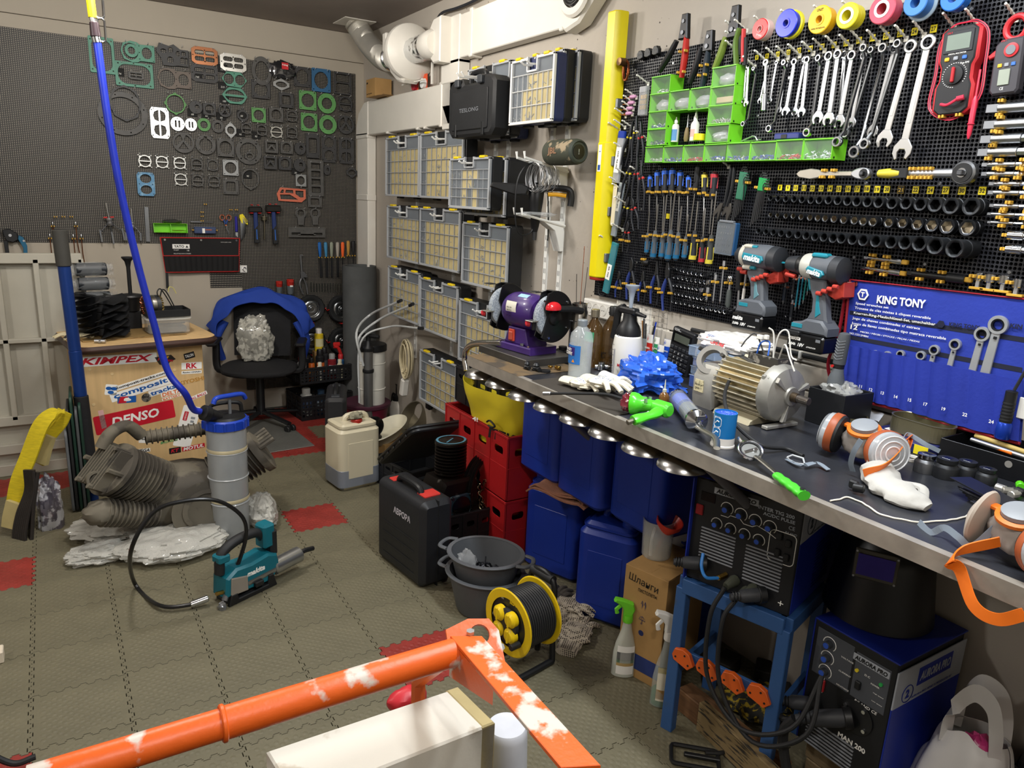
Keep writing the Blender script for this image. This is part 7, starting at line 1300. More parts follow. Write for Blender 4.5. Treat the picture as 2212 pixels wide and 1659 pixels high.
p=pz(1902,915,ZB);p.x=min(p.x,XW-.08);t=T('brass_bag','zip bag of brass bits between the two tins','bag',p,RW);m_=M()
for k in Qk(70):a,r=U(0,6.3),U(0,.024);m_.box(r*cos(a)-.004,r*sin(a)*.6-.01,.003+U(0,.012),.006,.004,.003,.0005)
tag(m_.ob('brass_bits',BRASS,t),kind='stuff');M().Ze((0,0,.012),(.036,.026,.014),.3,4,22,12,seed=12,lo=-.8).ob('film',mt('d9d8d0',.08,al=.22,coat=1),t);M().Zd(lambda u,v:(-.03+.06*u,.015+.02*v,.02+.02*v+.003*sin(9*u)),14,3,.0004).ob('zip_flap',mt('cfd3dc',.1,al=.5,coat=1),t)
p=pz(1400,905,ZB);t=T('grease_gun','bright green pneumatic grease gun with dark red grease in its mouth and a black hose','grease gun',(p.x,p.y,ZB),RW);GG=mt('4fd02c',.3,coat=.3)
z=.034;M().Qu([(.026,0),(.030,.002),(.031,.010),(.028,.022),(.022,.03),(.02,.045)],(-.052,-.022,z),(.8,.6,.05),26).ob('mouth',GG,t)
M().Ze((-.058,-.026,z),(.022,.022,.024),.3,5,18,12,seed=6).ob('grease',mt('6d1226',.15,coat=1),t);M().cyl((-.03,-.005,z),(.02,.012,z+.004),.017,n=18,c=.002).ob('body',GG,t);M().Qu([(.018,0),(.021,.004),(.021,.045),(.015,.052)],(.012,.01,z+.004),(1,.1,0),20).ob('cylinder',GG,t)
M().Qw(sm([(.04,.0,z),(.05,-.03,.03),(.045,-.062,.024),(.040,-.090,.018)],5),lambda q:.0155+.002*sin(9*q),12,flat=.75).ob('handle',GG,t);M().cyl((.040,-.088,.018),(.038,-.108,.014),.007,n=8,c=.001).ob('air_inlet',mt('8a8478',.35,.9),t)
M().Qw([(.022,-.02,z-.008),(.02,-.034,.02),(.034,-.04,.018)],.005,8).ob('trigger',ZNC,t)
for x,y in ((-.012,.012),(.0,-.014),(-.022,.0)):M().cyl((x,y,z+.014),(x,y,z+.024),.005,n=6).ob('screw',ZNC,t)
q_=[t.matrix_world.inverted()@v_ for v_ in (pz(1346,862,ZB+.04),pz(1310,852,ZB+.045),pz(1250,850,ZB+.035),pz(1190,850,ZB+.012))]
M().Qw(sm(q_,7),.0042,8).ob('hose',BLKM,t);M().cyl(q_[-1],q_[-1]+(q_[-1]-q_[-2]).normalized()*.03,.0058,n=8,c=.001).ob('coupler',ZNC,t)
p=pz(1433,872,ZB);Qb('oiler','little brown dropper bottle with a needle spout behind the green gun',p,.015,hgt(p,820),[(.9,0),(1,.1),(1,.3),(.8,.42),(.3,.5),(.3,.56)],[(.42,.5),(.42,.6),(.2,.62),(.06,1),(0,1)],mt('7a5326',.15,al=.85,coat=1),mt('c4c8bc',.4))
a_,b_=pz(1466,862,ZB+.028),pz(1512,918,ZB+.028);d_=b_-a_;t=T('suction_gun','clear cylinder suction gun with chrome ends and lever handle','suction gun',a_,0);L=d_.length
M().cyl((0,0,0),d_*.82,.025,n=26).ob('barrel',mt('c3cbd2',.06,al=.38,coat=1),t);M().cyl(d_*.06,d_*.35,.0235,n=24).ob('blue_label',mt('2c54d0',.3),t);M().cyl(d_*.42,d_*.70,.0225,n=24).ob('piston',mt('a5a9ac',.3,.8),t);M().Qu([(.0275,-.004),(.028,.0),(.028,.010),(.020,.016)],d_*-.0,-d_,26).ob('end_cap',CHR,t)
M().Qu([(.025,0),(.029,.004),(.029,.016),(.018,.026),(.008,.034)],d_*.80,d_,26).ob('front_cap',CHR,t);M().cyl(d_*.98,d_*1.15,.0055,n=10).ob('rod',CHR,t);n_=d_.normalized();sd=n_.cross(V((0,0,1)))
M().Qw(sm([d_*1.08+sd*.012,d_*1.22+sd*-.0,d_*1.42+sd*-.012,d_*1.60+sd*-.004+V((0,0,-.01))],5),.0085,9,flat=.6).ob('lever',mt('a9aaa8',.3,1),t);M().Qv([(-.016,0),(.016,0),(.016,.010),(-.016,.012)],-.003,.003,.001,X=TL_(d_*1.0+V((0,0,.012)))).ob('thumb_tab',CHR,t)
p=pz(1560,962,ZB);H=hgt(p,890);t=T('blue_can','blue and white cylindrical can full of blue granules','can',p,RW);r=.0275
M().Qu([(r*1.06,0),(r*1.06,.004),(r,.006),(r,H*.28)],n=32).ob('white_base',WHT,t);M().Qu([(r,H*.28),(r,H),(r*.93,H),(r*.93,H*.9)],n=32,cap=False).ob('blue_wall',mt('1672b8',.35),t);M().cyl((0,0,H*.93),(0,0,H*.955),r*.94,n=28).ob('granules',mt('2c4fc8',.8,c2='8faae8',thr=.6,sc=300,bump=1.,bsc=300),t)
for k in (0,1):M().Qw([(x*.011,-r*1.01+abs(x)*.002,H*(.74-.3*k)+z_*.011) for x,z_ in Qy(2,2,.5,3)],.0007,4,True).ob('icon_frame',PRW,t);M().Qw([(-.006,-r*1.01,H*(.74-.3*k)-.003),(.0,-r*1.02,H*(.74-.3*k)+.004),(.006,-r*1.01,H*(.74-.3*k)+.002)],.0012,5).ob('icon',PRW,t);txt('\u0414\u041e \u0418 \u041f\u041e\u0421\u041b\u0415'[0:(8 if k else 7)],.018,.0035,PRW,t,(0,-r*1.015,H*(.89-.3*k)))
c_=pz(1620,985,ZB+.012);e_=pz(1725,1062,ZB+.014);t=T('filter_wrench','chrome round-headed wrench with a long steel arm and bright green handle at the bench edge','wrench',c_,0);d_=e_-c_;n_=d_.normalized();sd=n_.cross(V((0,0,1)));up=V((0,0,1))
nr=(up*.8-n_*.1-V((CF.x,CF.y,0))*.6).normalized();X3=basis(nr);cc=up*.014
M().Qw([cc+(X3[0]*cos(a)+X3[1]*sin(a))*.027 for a in [2*pi*i/36 for i in Qk(36)]],.0035,8,True).ob('outer_ring',CHR,t);M().Qw([cc+(X3[0]*cos(a)+X3[1]*sin(a))*.0225 for a in [2*pi*i/36 for i in Qk(36)]],.0020,6,True).ob('seal_ring',BLK,t)
M().cyl(cc-nr*.004,cc-nr*.001,.023,n=32).ob('plate',mt('aaaca9',.3,.9),t);M().box(0,0,0,.036,.007,.003,.001,X=TL_(cc)@nr.to_track_quat('Z','Y').to_matrix().to_4x4()@RT_(.4,4,'Z')).ob('cross_bar',CHR,t);M().cyl(cc+X3[0]*.01-nr*.002,cc+X3[0]*.01+nr*.004,.004,n=6).ob('nut',CHR,t)
M().cyl(cc-n_*.03,cc-n_*.062+up*.01,.005,n=8).ob('stub',CHR,t)
M().Qw(sm([cc*.6+n_*.026,n_*.05+up*.008,d_*.62+up*.004],5),.0062,8,flat=.5).ob('arm',mt('908e88',.3,1),t)
M().Qw(sm([d_*.58,d_*.72,d_*.86,d_*1.0,d_*1.10],5),lambda q:.0105+.0028*q+.0010*sin(26*q),14,flat=.75).ob('green_handle',mt('49c832',.35,coat=.2),t);M().Qu([(.0035,0),(.006,.0012),(.0035,.0016)],d_*1.06+up*.0110,(0,0,1),16).ob('hang_hole',BLK,t)
def Qp(lb,p,rz,s=1.,cup=False):
 t=T('respirator',lb,'respirator',p,rz);MG=mt('9d958e',.5);OR=mt('e0701c',.4);FG=mt('b9bfc4',.2,al=.75,coat=.5)
 M().Ze((0,.01,.045*s),(.058*s,.045*s,.040*s),.12,2,30,18,seed=4,pw=.85).ob('face_piece',MG,t);M().Qu([(.024*s,0),(.028*s,.004),(.028*s,.012),(.018*s,.016)],(0,-.01,.078*s),(.1,-.3,1),26).ob('valve_cap',mt('8b9096',.45),t)
 M().Qu([(.028*s,-.002),(.036*s,0),(.036*s,.006),(.028*s,.008),(.028*s,-.002)],(0,-.01,.074*s),(.1,-.3,1),26,cap=False).ob('orange_frame',OR,t)
 for sx in (-1,1):
  d=V((sx*.9,-.35,.12));c=V((sx*.052*s,-.012*s,.046*s));M().box(sx*.042*s,-.01,.074*s,.03*s,.02*s,.008*s,.002).ob('orange_clip',OR,t)
  if cup and sx<0:M().Qu([(.0,.03),(.02*s,.030),(.048*s,.018),(.052*s,.014),(.05*s,.010),(.03*s,.004)],c,d,32).ob('filter_cup',mt('b9ada0',.5),t);continue
  fb=M().Qu([(.022*s,0),(.044*s,.004),(.046*s,.012),(.046*s,.022)],c,d,34).ob('filter_base',BLKM,t);M().Qu([(.0465*s,.010),(.0475*s,.012),(.0475*s,.026),(.0465*s,.028)],c,d,34).ob('brown_band',mt('a0512c',.45),fb);M().Qu([(.046*s,.026),(.044*s,.038),(.036*s,.044),(.0,.046)],c,d,34).ob('filter_cap',FG,fb)
  for k in Qk(3):M().Qu([((.014+.011*k)*s,.0462-.001*k),((.016+.011*k)*s,.0475-.001*k),((.018+.011*k)*s,.0462-.001*k)],c,d,30,cap=False).ob('cap_ring',mt('c9cdd0',.3),fb)
 return t
GST=mt('77828e',.7)
rp_=pz(1850,1002,ZB);t=Qp('half-mask respirator with two filters lying on the bench, whole in view',(rp_.x+.02,rp_.y,ZB+.004),RW-.12,1.02);iv=t.matrix_world.inverted()
def sp(px,py,z,par=None):return (par or iv)@pz(px,py,ZB+z)
M().strap(sm([sp(1952,960,.07),sp(1935,985,.06),sp(1905,1010,.045),sp(1865,1022,.03)],6),.018,.002,(.3,.3,1)).ob('orange_strap',ORG,t);M().strap(sm([sp(1952,955,.08),sp(1968,945,.06),sp(1955,985,.04),sp(1940,975,.035)],6),.016,.002,(.5,.3,1)).ob('orange_buckle_strap',ORG,t)
M().strap(sm([sp(1860,950,.09),sp(1845,975,.06),sp(1838,1000,.03),sp(1842,1018,.01)],6),.012,.0015,(1,.2,0)).ob('grey_strap',GST,t);M().strap(sm([sp(1700,992,.004),sp(1730,1005,.008),sp(1765,1000,.010),sp(1790,1015,.004)],6),.012,.0015,(.2,1,0)).ob('grey_strap',GST,t)
M().Qw([sp(x,y,.006) for x,y in ((1700,988),(1712,983),(1735,990),(1738,1002),(1715,1000))],.0022,6,True).ob('buckle',mt('c3c7ca',.4),t)
M().strap(sm([sp(1945,958,.06),sp(1960,938,.07),(sp(2000,960,.06)),sp(2030,975,.05)],6),.010,.0015,(.3,.3,1)).ob('grey_strap',GST,t)
rp_=pz(2165,1200,ZB);t=Qp('half-mask respirator cut by the right edge, orange strap hanging over the bench edge',(rp_.x,rp_.y-.02,ZB+.004),RW-.35,1.0,True);iv2=t.matrix_world.inverted()
M().strap(sm([iv2@v_ for v_ in (pz(2160,1170,ZB+.035),pz(2075,1190,ZB+.012),pz(2052,1215,ZB+.005)-V((.0,0,0)),V((XF-.008,pz(2052,1228,ZB).y,ZB-.01)),V((XF-.02,pz(2075,1262,ZB).y,ZB-.055)),V((XF-.02,pz(2130,1285,ZB).y,ZB-.06)),V((XF-.012,pz(2212,1290,ZB).y,ZB-.035)))],8),.020,.0025,(.25,.25,1)).ob('orange_strap',ORG,t)
M().strap(sm([iv2@v_ for v_ in (pz(1985,1128,ZB+.006),pz(2010,1150,ZB+.004),pz(2040,1140,ZB+.02),pz(2070,1160,ZB+.02),pz(2100,1180,ZB+.01),pz(2150,1140,ZB+.05))],6),.012,.0015,(.1,.3,1)).ob('grey_strap',GST,t)
LG=mt('b4b2ac',.85,var=.12,bump=.3,bsc=60);t=T('leather_glove','worn light grey leather glove lying folded in front of the respirator','glove',pz(1925,1062,ZB+.001),RW-.35)
b_=M();sh=sm([(-.085,.03,.03),(-.06,.012,.036),(-.02,-.004,.022),(.03,-.010,.018),(.075,-.006,.014),(.098,.004,.010)],6);b_.Qw(sh,lambda q:(.026+.010*sin(pi*q))*(1-.45*max(0,q-.75)/.25)*(.75 if q<.05 else 1),18,flat=1.)
for k in Qk(len(b_.v)):v_=V(b_.v[k]);n__=noise.noise(v_*40)*.006;b_.v[k]=(v_.x+n__,v_.y*1.15+n__,max(.0006,v_.z*.62+n__*.8))
b_.ob('glove_body',LG,t);M().Qw(sm([(-.01,.03,.012),(.03,.045,.018),(.055,.03,.008)],5),.011,10,flat=.7).ob('thumb',LG,t);M().Qu([(.022,0),(.026,.004),(.022,.01)],(-.088,.034,.032),(-1,.3,.1),18,cap=False).ob('fleece_cuff',mt('d5d2c8',1.,bump=1.,bsc=200),t)
t=T('respirator_part','small dark plastic knob peeping out under the grey glove','part',pz(1842,1062,ZB+.002),RW);M().cyl((0,0,.010),(.02,.005,.012),.009,n=12,c=.001).box(-.006,.01,.012,.02,.012,.018,.003).ob('knob',BLK,t)
st=[pz(x,y,ZB+.002) for x,y in ((1793,1082),(1815,1078),(1832,1074),(1868,1088),(1900,1110),(1940,1120),(1985,1128),(2040,1124),(2085,1116),(2104,1096),(2103,1070),(2097,1056))]
Qa(M().Qw([V(q_)+V((noise.noise(V(q_)*60)*.003,noise.noise(V(q_)*50+V((9,0,0)))*.003,0)) for q_ in sm(st,6)],.0017,6),'string',mt('e2ddcc',.9),'white cotton string lying in a long curve on the bench top','string')
p=pz(1966,992,ZB+.001);Qa(M().Qu([(.016,0),(.021,0),(.021,.006),(.016,.006),(.016,0)],n=28,cap=False),'plastic_ring',WHT,'white plastic ring behind the big sockets','ring',p,RW)
for i,(x,y,r,h,m_) in Qj(((1996,1018,.0235,.042,mt('6d6f72',.35,.8)),(2040,1030,.026,.044,IMP),(2085,1030,.0225,.038,IMP),(2128,1043,.021,.034,IMP))):
 p=pz(x,y,ZB);t=T('large_socket','%s of four large sockets standing on the bench, %s' % (ORD[i],('silver-topped','the biggest black one','black with a square hole','black, nearest the tray')[i]),'socket',p,RW,'large sockets on the bench')
 M().Qu([(r,0),(r,h*.55),(r*.95,h*.6),(r*.72,h*.75),(r*.72,h*.8)],n=30).ob('skirt',m_,t);M().Qu([(r*.72,h*.78),(r*.82,h*.8),(r*.82,h),(r*.78,h*1.01)],n=30).ob('collar',CHR if i==0 else m_,t);M().box(0,0,h*1.0,r*.7,r*.7,h*.05,.0005).ob('square_hole',BLKG,t)
for k in Qk(7):
 p=pz(2090+k*6,1058+k*7,ZB+.003+.006*((k*3) % 4));Qa(M().box(.06,0,0,.165,.012,.004,.0008),'steel_strip',mt('2f3034',.35,.5,c2='55565a',thr=.6,sc=20),'%s dark metal slat of the loose pile in front of the tray' % ORD[k],'slat',p,RW-.42+.05*((k*5) % 3),'dark slats in a loose pile')
Qa(M().box(.06,0,.0,.19,.05,.003,.0008),'steel_strip',mt('24262c',.3,.5),'wide flat dark plate on the pile in front of the tray','slat',pz(2100,1045,ZB+.034),RW-.42)
t=T('tool_tray','black steel tray against the wall at the right end with tools in it','tray',(XW-.085,pz(2110,1010,ZB).y-.12,ZB),RW);w_,d_,h_=.40,.13,.052
M().box(0,-d_/2,h_/2,w_,.003,h_,.0008).box(0,d_/2,h_/2+.006,w_,.003,h_+.012,.0008).box(-w_/2,0,h_/2,.003,d_,h_,.0008).box(w_/2,0,h_/2,.003,d_,h_,.0008).box(0,0,.002,w_,d_,.003,0).ob('tray',mt('121316',.35),t)
M().cyl((-w_*.12,-d_/2-.0022,h_*.7),(-w_*.12,-d_/2-.0008,h_*.7),.008,n=16).ob('hole',mt('7c7a76',.5),t)
for i,(x0,y0,x1,y1,r,m_,lb) in Qj(((-.17,.03,-.02,.0,.006,mt('b8a05c',.5),'brass-coloured rod'),(-.16,-.01,-.01,-.035,.005,ZNC,'flat steel bar'),(-.1,-.02,-.06,-.03,.004,ORG,'orange-handled pick'))):
 wp=t.matrix_world;a=wp@V((x0,y0,.048+r));b=wp@V((x1,y1,.048+r));Qa(M().cyl(a,b,r,n=12,c=.001),'tool_in_tray',m_,lb+' lying across the black tray','tool')
for i,(x,y,c) in Qj(((2160,1062,'b9b7b0'),(2175,1068,'a5a29a'),(2188,1076,'b9b7b0'),(2202,1056,'58c81e'),(2203,1070,'1b1c1e'))):
 p=pz(x,y,ZB+.004);Qa(M().cyl((-.010,0,.008),(.010,0,.008),.0085,n=10,c=.0015).cyl((.008,0,.008),(.018,0,.008),.005,n=8),'hose_fitting',mt(c,.35,.7 if i<3 else 0),'%s little fitting beside the tray at the right picture edge' % ORD[i],'fitting',p,RW+i*.7,'fittings beside the tray')
Qa(M().box(0,0,0,.02,.004,.05,.004),'white_card',WHT,'white card edge hanging at the right picture edge above the tray','card',pr(2209,882,.06),RW)
# ================================================================ UNDER THE BENCH
CANB=mt('16308c',.42,var=.1,sc=4)
def jerry(lb,p,rz,w,d,h,m,cap=None,capx=-.3,grp=None,par=None):
 t=T('jerrycan',lb,'jerrycan',p,rz,grp);M().Qv(Qy(w,d,.035,4),0,h*.86,.018,ax='z').ob('body',m,t)
 M().Qv(Qy(w*.9,d*.9,.03,4),h*.85,h*.92,.02,ax='z').ob('shoulder',m,t);M().Qw(sm([(-w*.2,0,h*.88),(-w*.12,0,h*.975),(w*.28,0,h*.975),(w*.36,0,h*.88)],4),.016,10).ob('handle',m,t)
 M().Qu([(.028,h*.88),(.030,h*.90),(.030,h*.95),(.026,h*.96)],(w*capx,-d*.22,0),(0,0,1),20).ob('cap',cap or m,t)
 for s in (-1,1):M().box(0,s*(d/2+.0005),h*.42,w*.6,.003,h*.5,.0012).ob('pressed_panel',m,t)
 return t
def Qh(lb,p,rz,w,d,h,m,holes=True,cat='crate',n=4):
 t=T('crate',lb,cat,p,rz);th=.004
 for s in (-1,1):
  for L_,X_,k in ((w,TL_((0,s*d/2,0)),n),(d,TL_((s*w/2,0,0))@RT_(pi/2,4,'Z'),max(2,n-1))):
   hl=[Qy(L_/k*.5,h*.12,h*.04,2,-L_/2+L_*(i+.5)/k,h*.74) for i in Qk(k)] if holes else []
   if holes==2:hl=[Qy(L_/14*.6,h*.11,.003,1,-L_/2+L_*(i+.5)/14,h*(.2+.17*j)) for i in Qk(14) for j in Qk(4)]
   o=Za('side',[[(-L_/2,0),(L_/2,0),(L_/2,h),(-L_/2,h)]]+hl,th,m,t);o.data.transform(X_)
   M().box(0,0,h-.006,L_+.012,.014,.012,.002,X=X_).box(0,0,h*.5,L_,.010,.006,.001,X=X_).ob('rim',m,t)
   for i in Qk(k+1):M().box(-L_/2+L_*i/k,s*.004 if L_==w else 0,h/2,.006,.008,h-.01,.001,X=X_).ob('rib',m,t)
 M().box(0,0,.004,w,d,.006,0).ob('bottom',m,t);return t
RC=mt('a81d20',.42,var=.08);KC=mt('17181b',.5)
rc=on(2,.0,1085,1165);cx,cy=rc.x-.12,rc.y-.21
for z,lb in ((0,'lower red ventilated plastic crate under the grinder end of the bench'),(.285,'upper red ventilated plastic crate under the yellow bag')):Qh(lb,(cx+.19,cy+.30,z),RW,.56,.36,.28,RC)
Qh('black plastic crate standing on the red ones behind the yellow bag',(cx+.22,cy+.40,.568),RW,.40,.30,.17,KC)
p=V((cx+.13,cy+.22,.575));t=T('yellow_bag','yellow carrier bag with black Cyrillic letters and a fish mark sagging over the red crate','bag',p,RW+.25);t.scale=(1.2,1.1,1);YB_=mt('d3c02a',.4,var=.08)
def yb(u,v):a=2*pi*u;r=.115+.045*v+.012*noise.noise(V((cos(a)*2,sin(a)*2,v*3)));return (r*1.25*cos(a),r*.75*sin(a)+.02*sin(3*a)*v,-.10+.235*v+.04*v*abs(cos(a))**3)
M().Zd(yb,48,14,.0015).ob('bag',YB_,t);M().Ze((0,0,-.09),(.13,.08,.03),.2,3,24,10,seed=5).ob('bottom',YB_,t)
M().Ze((.03,-.01,.06),(.07,.045,.05),.4,3,22,14,seed=2).ob('clear_bag_inside',mt('dcdccf',.1,al=.4,coat=1),t);txt('\u041f\u0415\u041a',.11,.045,PRK,t,(.08,-.125,-.03),(0,.1,.25),bold=.04);txt('4!',.03,.02,PRW,t,(-.07,-.112,-.0),bold=.03)
M().Qw(sm([(.0,-.122,.01),(.02,-.127,.022),(.045,-.127,.005),(.03,-.127,-.004),(.01,-.125,-.002)],5),.004,6).ob('fish_mark',PRK,t)
jerry('front dark blue jerrycan with blue cap under the brown towel',on(2,0,1222,1222)+V((.0,.02,0)),RW+.35,.27,.24,.43,CANB,None,-.33)
jerry('front dark blue jerrycan right of the towel one, handle on top',on(2,0,1318,1318)+V((.0,.0,0)),RW+.5,.225,.22,.42,CANB,None,.3)
jerry('dark blue jerrycan standing in the back row, lower left',(2.0,.22,0),RW,.26,.15,.44,CANB);jerry('dark blue jerrycan standing in the back row, lower right',(2.0,-.11,0),RW,.26,.15,.44,CANB)
for y,x_,lb in ((.18,1.88,'left'),(-.10,1.87,'middle'),(-.375,1.90,'right')):jerry('big dark blue can on the upper tier right under the bench top, '+lb,(x_,y,.445),RW,.262,.29,.42,CANB,grp='upper tier of blue cans')
jerry('dark blue can of the lower tier behind the cardboard box',(2.0,-.40,0),RW,.25,.15,.44,CANB)
p=on(2,.40,1228,1075);t=T('towel','folded brown terry towel lying on the front blue can','towel',V((p.x,p.y,.424)),RW+.35);TW=mt('8a5d48',.95,c2='5e4234',thr=.62,sc=14,bump=1.,bsc=260)
for k in Qk(3):M().Zd(lambda u,v:((u-.5)*(.27-.02*k),(v-.5)*(.20-.015*k),.012+.009*k+.007*sin(7*u+k)+.005*sin(6*v+2*k)-.055*max(0,abs(u-.5)-.40)*3),26,16,.006).ob('fold',TW,t)
p=on(2,0,1420,1440);t=T('cardboard_box','tall brown cardboard box with handwriting and printed symbols under the bench','box',(p.x+.01,p.y+.015,0),RW+.25);w,d,h=.16,.24,.385
M().box(0,0,h/2,w,d,h,.001).ob('carton',CARD,t);txt('\u0428\u043b\u0430\u043d\u0433\u0438',.11,.025,PRK,t,(-.008,-d/2-.001,h*.90),(0,.08,0));txt('\u043f\u0438\u0441\u0442\u043e\u043b\u0435\u0442\u044b',.07,.012,PRK,t,(.01,-d/2-.001,h*.82));txt('\u2191\u2191',.02,.03,mt('1f2c60',.6),t,(.0,-d/2-.001,h*.70));txt('\u2602',.024,.03,mt('1f2c60',.6),t,(.0,-d/2-.001,h*.56));M().Qu([(.0,0),(.010,.0005)],(0,-d/2,h*.44),(0,-1,0),14).ob('symbol',mt('1f2c60',.6),t)
M().box(0,-d/2-.0006,.06,w*.98,.001,.055,0).ob('blue_band',mt('26366e',.6),t);M().box(0,0,h+.0008,w*.98,d*.98,.001).box(.01,0,h+.001,.003,d*.96,.0012).ob('flap',CARD,t)
MJ=mt('cfcfc8',.25,al=.42,coat=.4)
t=T('measuring_jug','translucent measuring jug standing on the cardboard box','jug',(p.x+.0,p.y+.06,h+.0025),RW);M().Qu([(.045,0),(.048,.004),(.053,.13),(.050,.13),(.046,.006)],n=30).ob('jug',MJ,t);M().Qu([(.044,.004),(.046,.035)],n=28).ob('liquid',mt('b0a878',.1,al=.35),t);M().Qw(sm([(.03,-.045,.12),(.04,-.065,.09),(.035,-.06,.03)],4),.006,8).ob('handle',MJ,t)
t2=T('red_funnel','red plastic funnel standing in the translucent jug','funnel',V(t.location)+V((-.0,.0,.012)),RW,None,.35);M().Qu([(.005,0),(.007,.07),(.012,.082),(.042,.125),(.044,.14),(.041,.14),(.01,.086)],n=26).ob('funnel',mt('c9382a',.35),t2)
p2=on(2,.33,1460,1205);t=T('tall_funnel','tall milky white flared vessel behind the jug','funnel',(p2.x+.05,p2.y+.02,.0),RW);M().Qu([(.04,0),(.045,.45),(.05,.58),(.058,.63),(.078,.675),(.080,.685),(.074,.68),(.05,.63)],n=34).ob('vessel',mt('cbc7c4',.4,al=.92,var=.03),t)
t=Qa(M().Qu([(.025,0),(.028,.01),(.028,.16),(.018,.20),(.016,.23)],n=20),'white_bottle',WHT,'white plastic bottle edge left of the front blue can','bottle',on(2,0,1150,1150)+V((.06,.03,0)),RW)
def Zf(lb,px,top,mb,mh,bands,liq=None):
 p=on(2,0,*px);H=hgt(p,top);t=T('spray_bottle',lb,'spray bottle',p,RW+1.0,'trigger spray bottles');o_=lambda z,w,d:[(w*cos(a),d*sin(a),z) for a in [2*pi*i/24 for i in Qk(24)]]
 rings=[(0,.036,.022),(.01,.040,.025),(.30,.038,.024),(.42,.032,.022),(.58,.018,.017),(.68,.0135,.0135),(.73,.0135,.0135)]
 M().Zd(lambda u,v:(lambda q:(lambda a:(lambda r0,r1,f:((r0[1]+(r1[1]-r0[1])*f)*cos(a),(r0[2]+(r1[2]-r0[2])*f)*sin(a),H*(r0[0]+(r1[0]-r0[0])*f)))(rings[min(5,int(q))],rings[min(5,int(q))+1],q-min(5,int(q))))(2*pi*u))(v*6),26,12).Qu([(.0,.001),(.036,.001)],n=24,sq=.6).ob('body',mb,t)
 if liq:M().Qu([(.036,.004),(.038,.02),(.036,H*liq[0])],n=24,sq=.62).ob('liquid',liq[1],t)
 M().Qu([(.016,H*.70),(.017,H*.72),(.016,H*.79)],n=18).ob('collar',mh,t);M().Qv([(-.016,H*.78),(.012,H*.78),(.02,H*.86),(.014,H*.94),(-.02,H*.985),(-.045,H),(-.050,H*.96),(-.03,H*.92),(-.016,H*.86)],-.011,.011,.004).ob('trigger_head',mh,t);M().Qw([(-.024,0,H*.91),(-.040,0,H*.85),(-.036,0,H*.80)],.005,8,flat=1.4).ob('trigger',mh,t)
 for z0,z1,m_ in bands:M().Zd(lambda u,v:(.041*sin(-.75+1.5*u),-.0262*cos(-.75+1.5*u),H*(z0+(z1-z0)*v)),10,1,.0004).ob('label',m_,t)
 return t
t=Zf('trigger spray bottle with lime green head and striped label',(1345,1455),1292,mt('cfd3c8',.3,al=.7,coat=.4),mt('6fd02e',.4),((.05,.42,PRW),(.16,.20,mt('e3b820',.5)),(.20,.24,mt('2e7a3a',.5)),(.24,.34,mt('22303a',.5))),(.3,mt('c5c9ba',.2,al=.6)))
t=Zf('clear trigger spray bottle with white head and a little green liquid',(1430,1520),1320,mt('c9d0cc',.08,al=.35,coat=1),WHT,((.08,.44,mt('e9e2cc',.5)),(.38,.44,mt('e3d420',.5)),(.10,.2,mt('d8a12c',.5))),(.17,mt('1f7a35',.1,al=.8,coat=1)))
DOT=mt('a39a8c',.9,var=.1)
_n=DOT.node_tree;_b=_n.nodes['Principled BSDF'];_v=_n.nodes.new('ShaderNodeTexVoronoi');_v.inputs['Scale'].default_value=140;_v.inputs['Randomness'].default_value=.1;_r=_n.nodes.new('ShaderNodeValToRGB');_r.color_ramp.elements[0].position=.36;_r.color_ramp.elements[1].position=.42;_r.color_ramp.elements[0].color=lin('2b2622');_r.color_ramp.elements[1].color=lin('b3a998');_t=_n.nodes.new('ShaderNodeTexCoord');_n.links.new(_t.outputs['Object'],_v.inputs['Vector']);_n.links.new(_v.outputs['Distance'],_r.inputs[0]);_n.links.new(_r.outputs[0],_b.inputs['Base Color'])
for x,y,a,s,z,m_,lb in ((1240,1380,.7,1.5,0,DOT,'dotted work glove of the heap by the blue cans, the big front one'),(1200,1345,2.6,1.2,.012,DOT,'dotted work glove at the left of the heap'),(1222,1330,-.9,1.2,.028,DOT,'dotted work glove at the back of the heap with fingers up'),(1195,1305,.4,1.1,.01,mt('4b4641',.9),'dark grey rag glove behind the dotted ones')):Qi(lb,on(2,0,x,y)+V((0,0,z+.001)),a,m_,None,s)
p=on(2,0,1122,1432);R_=.112;t=T('cable_reel','yellow cable reel wound with black cable on a black tube stand','cable reel',p,RW+.15);YR_=mt('e0be14',.38);zc=.175
for y in (-.06,.07):M().Qu([(.085,-.002),(R_,-.003),(R_+.004,0),(R_,.004),(.085,.003)],(0,y,zc),(0,1,0),44,cap=False).ob('flange',YR_,t)
M().cyl((0,-.058,zc),(0,-.052,zc),.088,n=36).ob('face',mt('1b1c1e',.45),t);M().Qu([(.045,-.075),(.052,-.072),(.052,-.058)],(0,0,zc),(0,1,0),28).ob('hub_disc',mt('2a2b2e',.45),t)
for k in Qk(4):a=pi/4+k*pi/2;c=(.040*cos(a),0,zc+.040*sin(a));M().Qu([(.0,-.088),(.018,-.086),(.026,-.078),(.026,-.062)],c,(0,1,0),20).box(c[0],-.087,c[2],.008,.006,.045,.002,X=None).ob('socket_cover',YR_,t)
M().cyl((.062,-.062,zc-.045),(.062,-.1,zc-.045),.011,n=14,c=.002).ob('crank_knob',BLK,t);txt('30m',.03,.010,PRW,t,(-.045,-.0585,zc+.075));txt('16A',.022,.009,PRW,t,(-.07,-.0585,zc-.005));txt('IEK',.035,.014,YR_,t,(.02,-.0585,zc+.078),bold=.04)
wc=M()
for i in Qk(13):wc.Qu([(R_*.80+.010*cos(a),.0048*sin(a)*1.02) for a in [2*pi*j/8 for j in Qk(9)]],(0,-.050+.0093*i,zc),(0,1,0),40,cap=False)
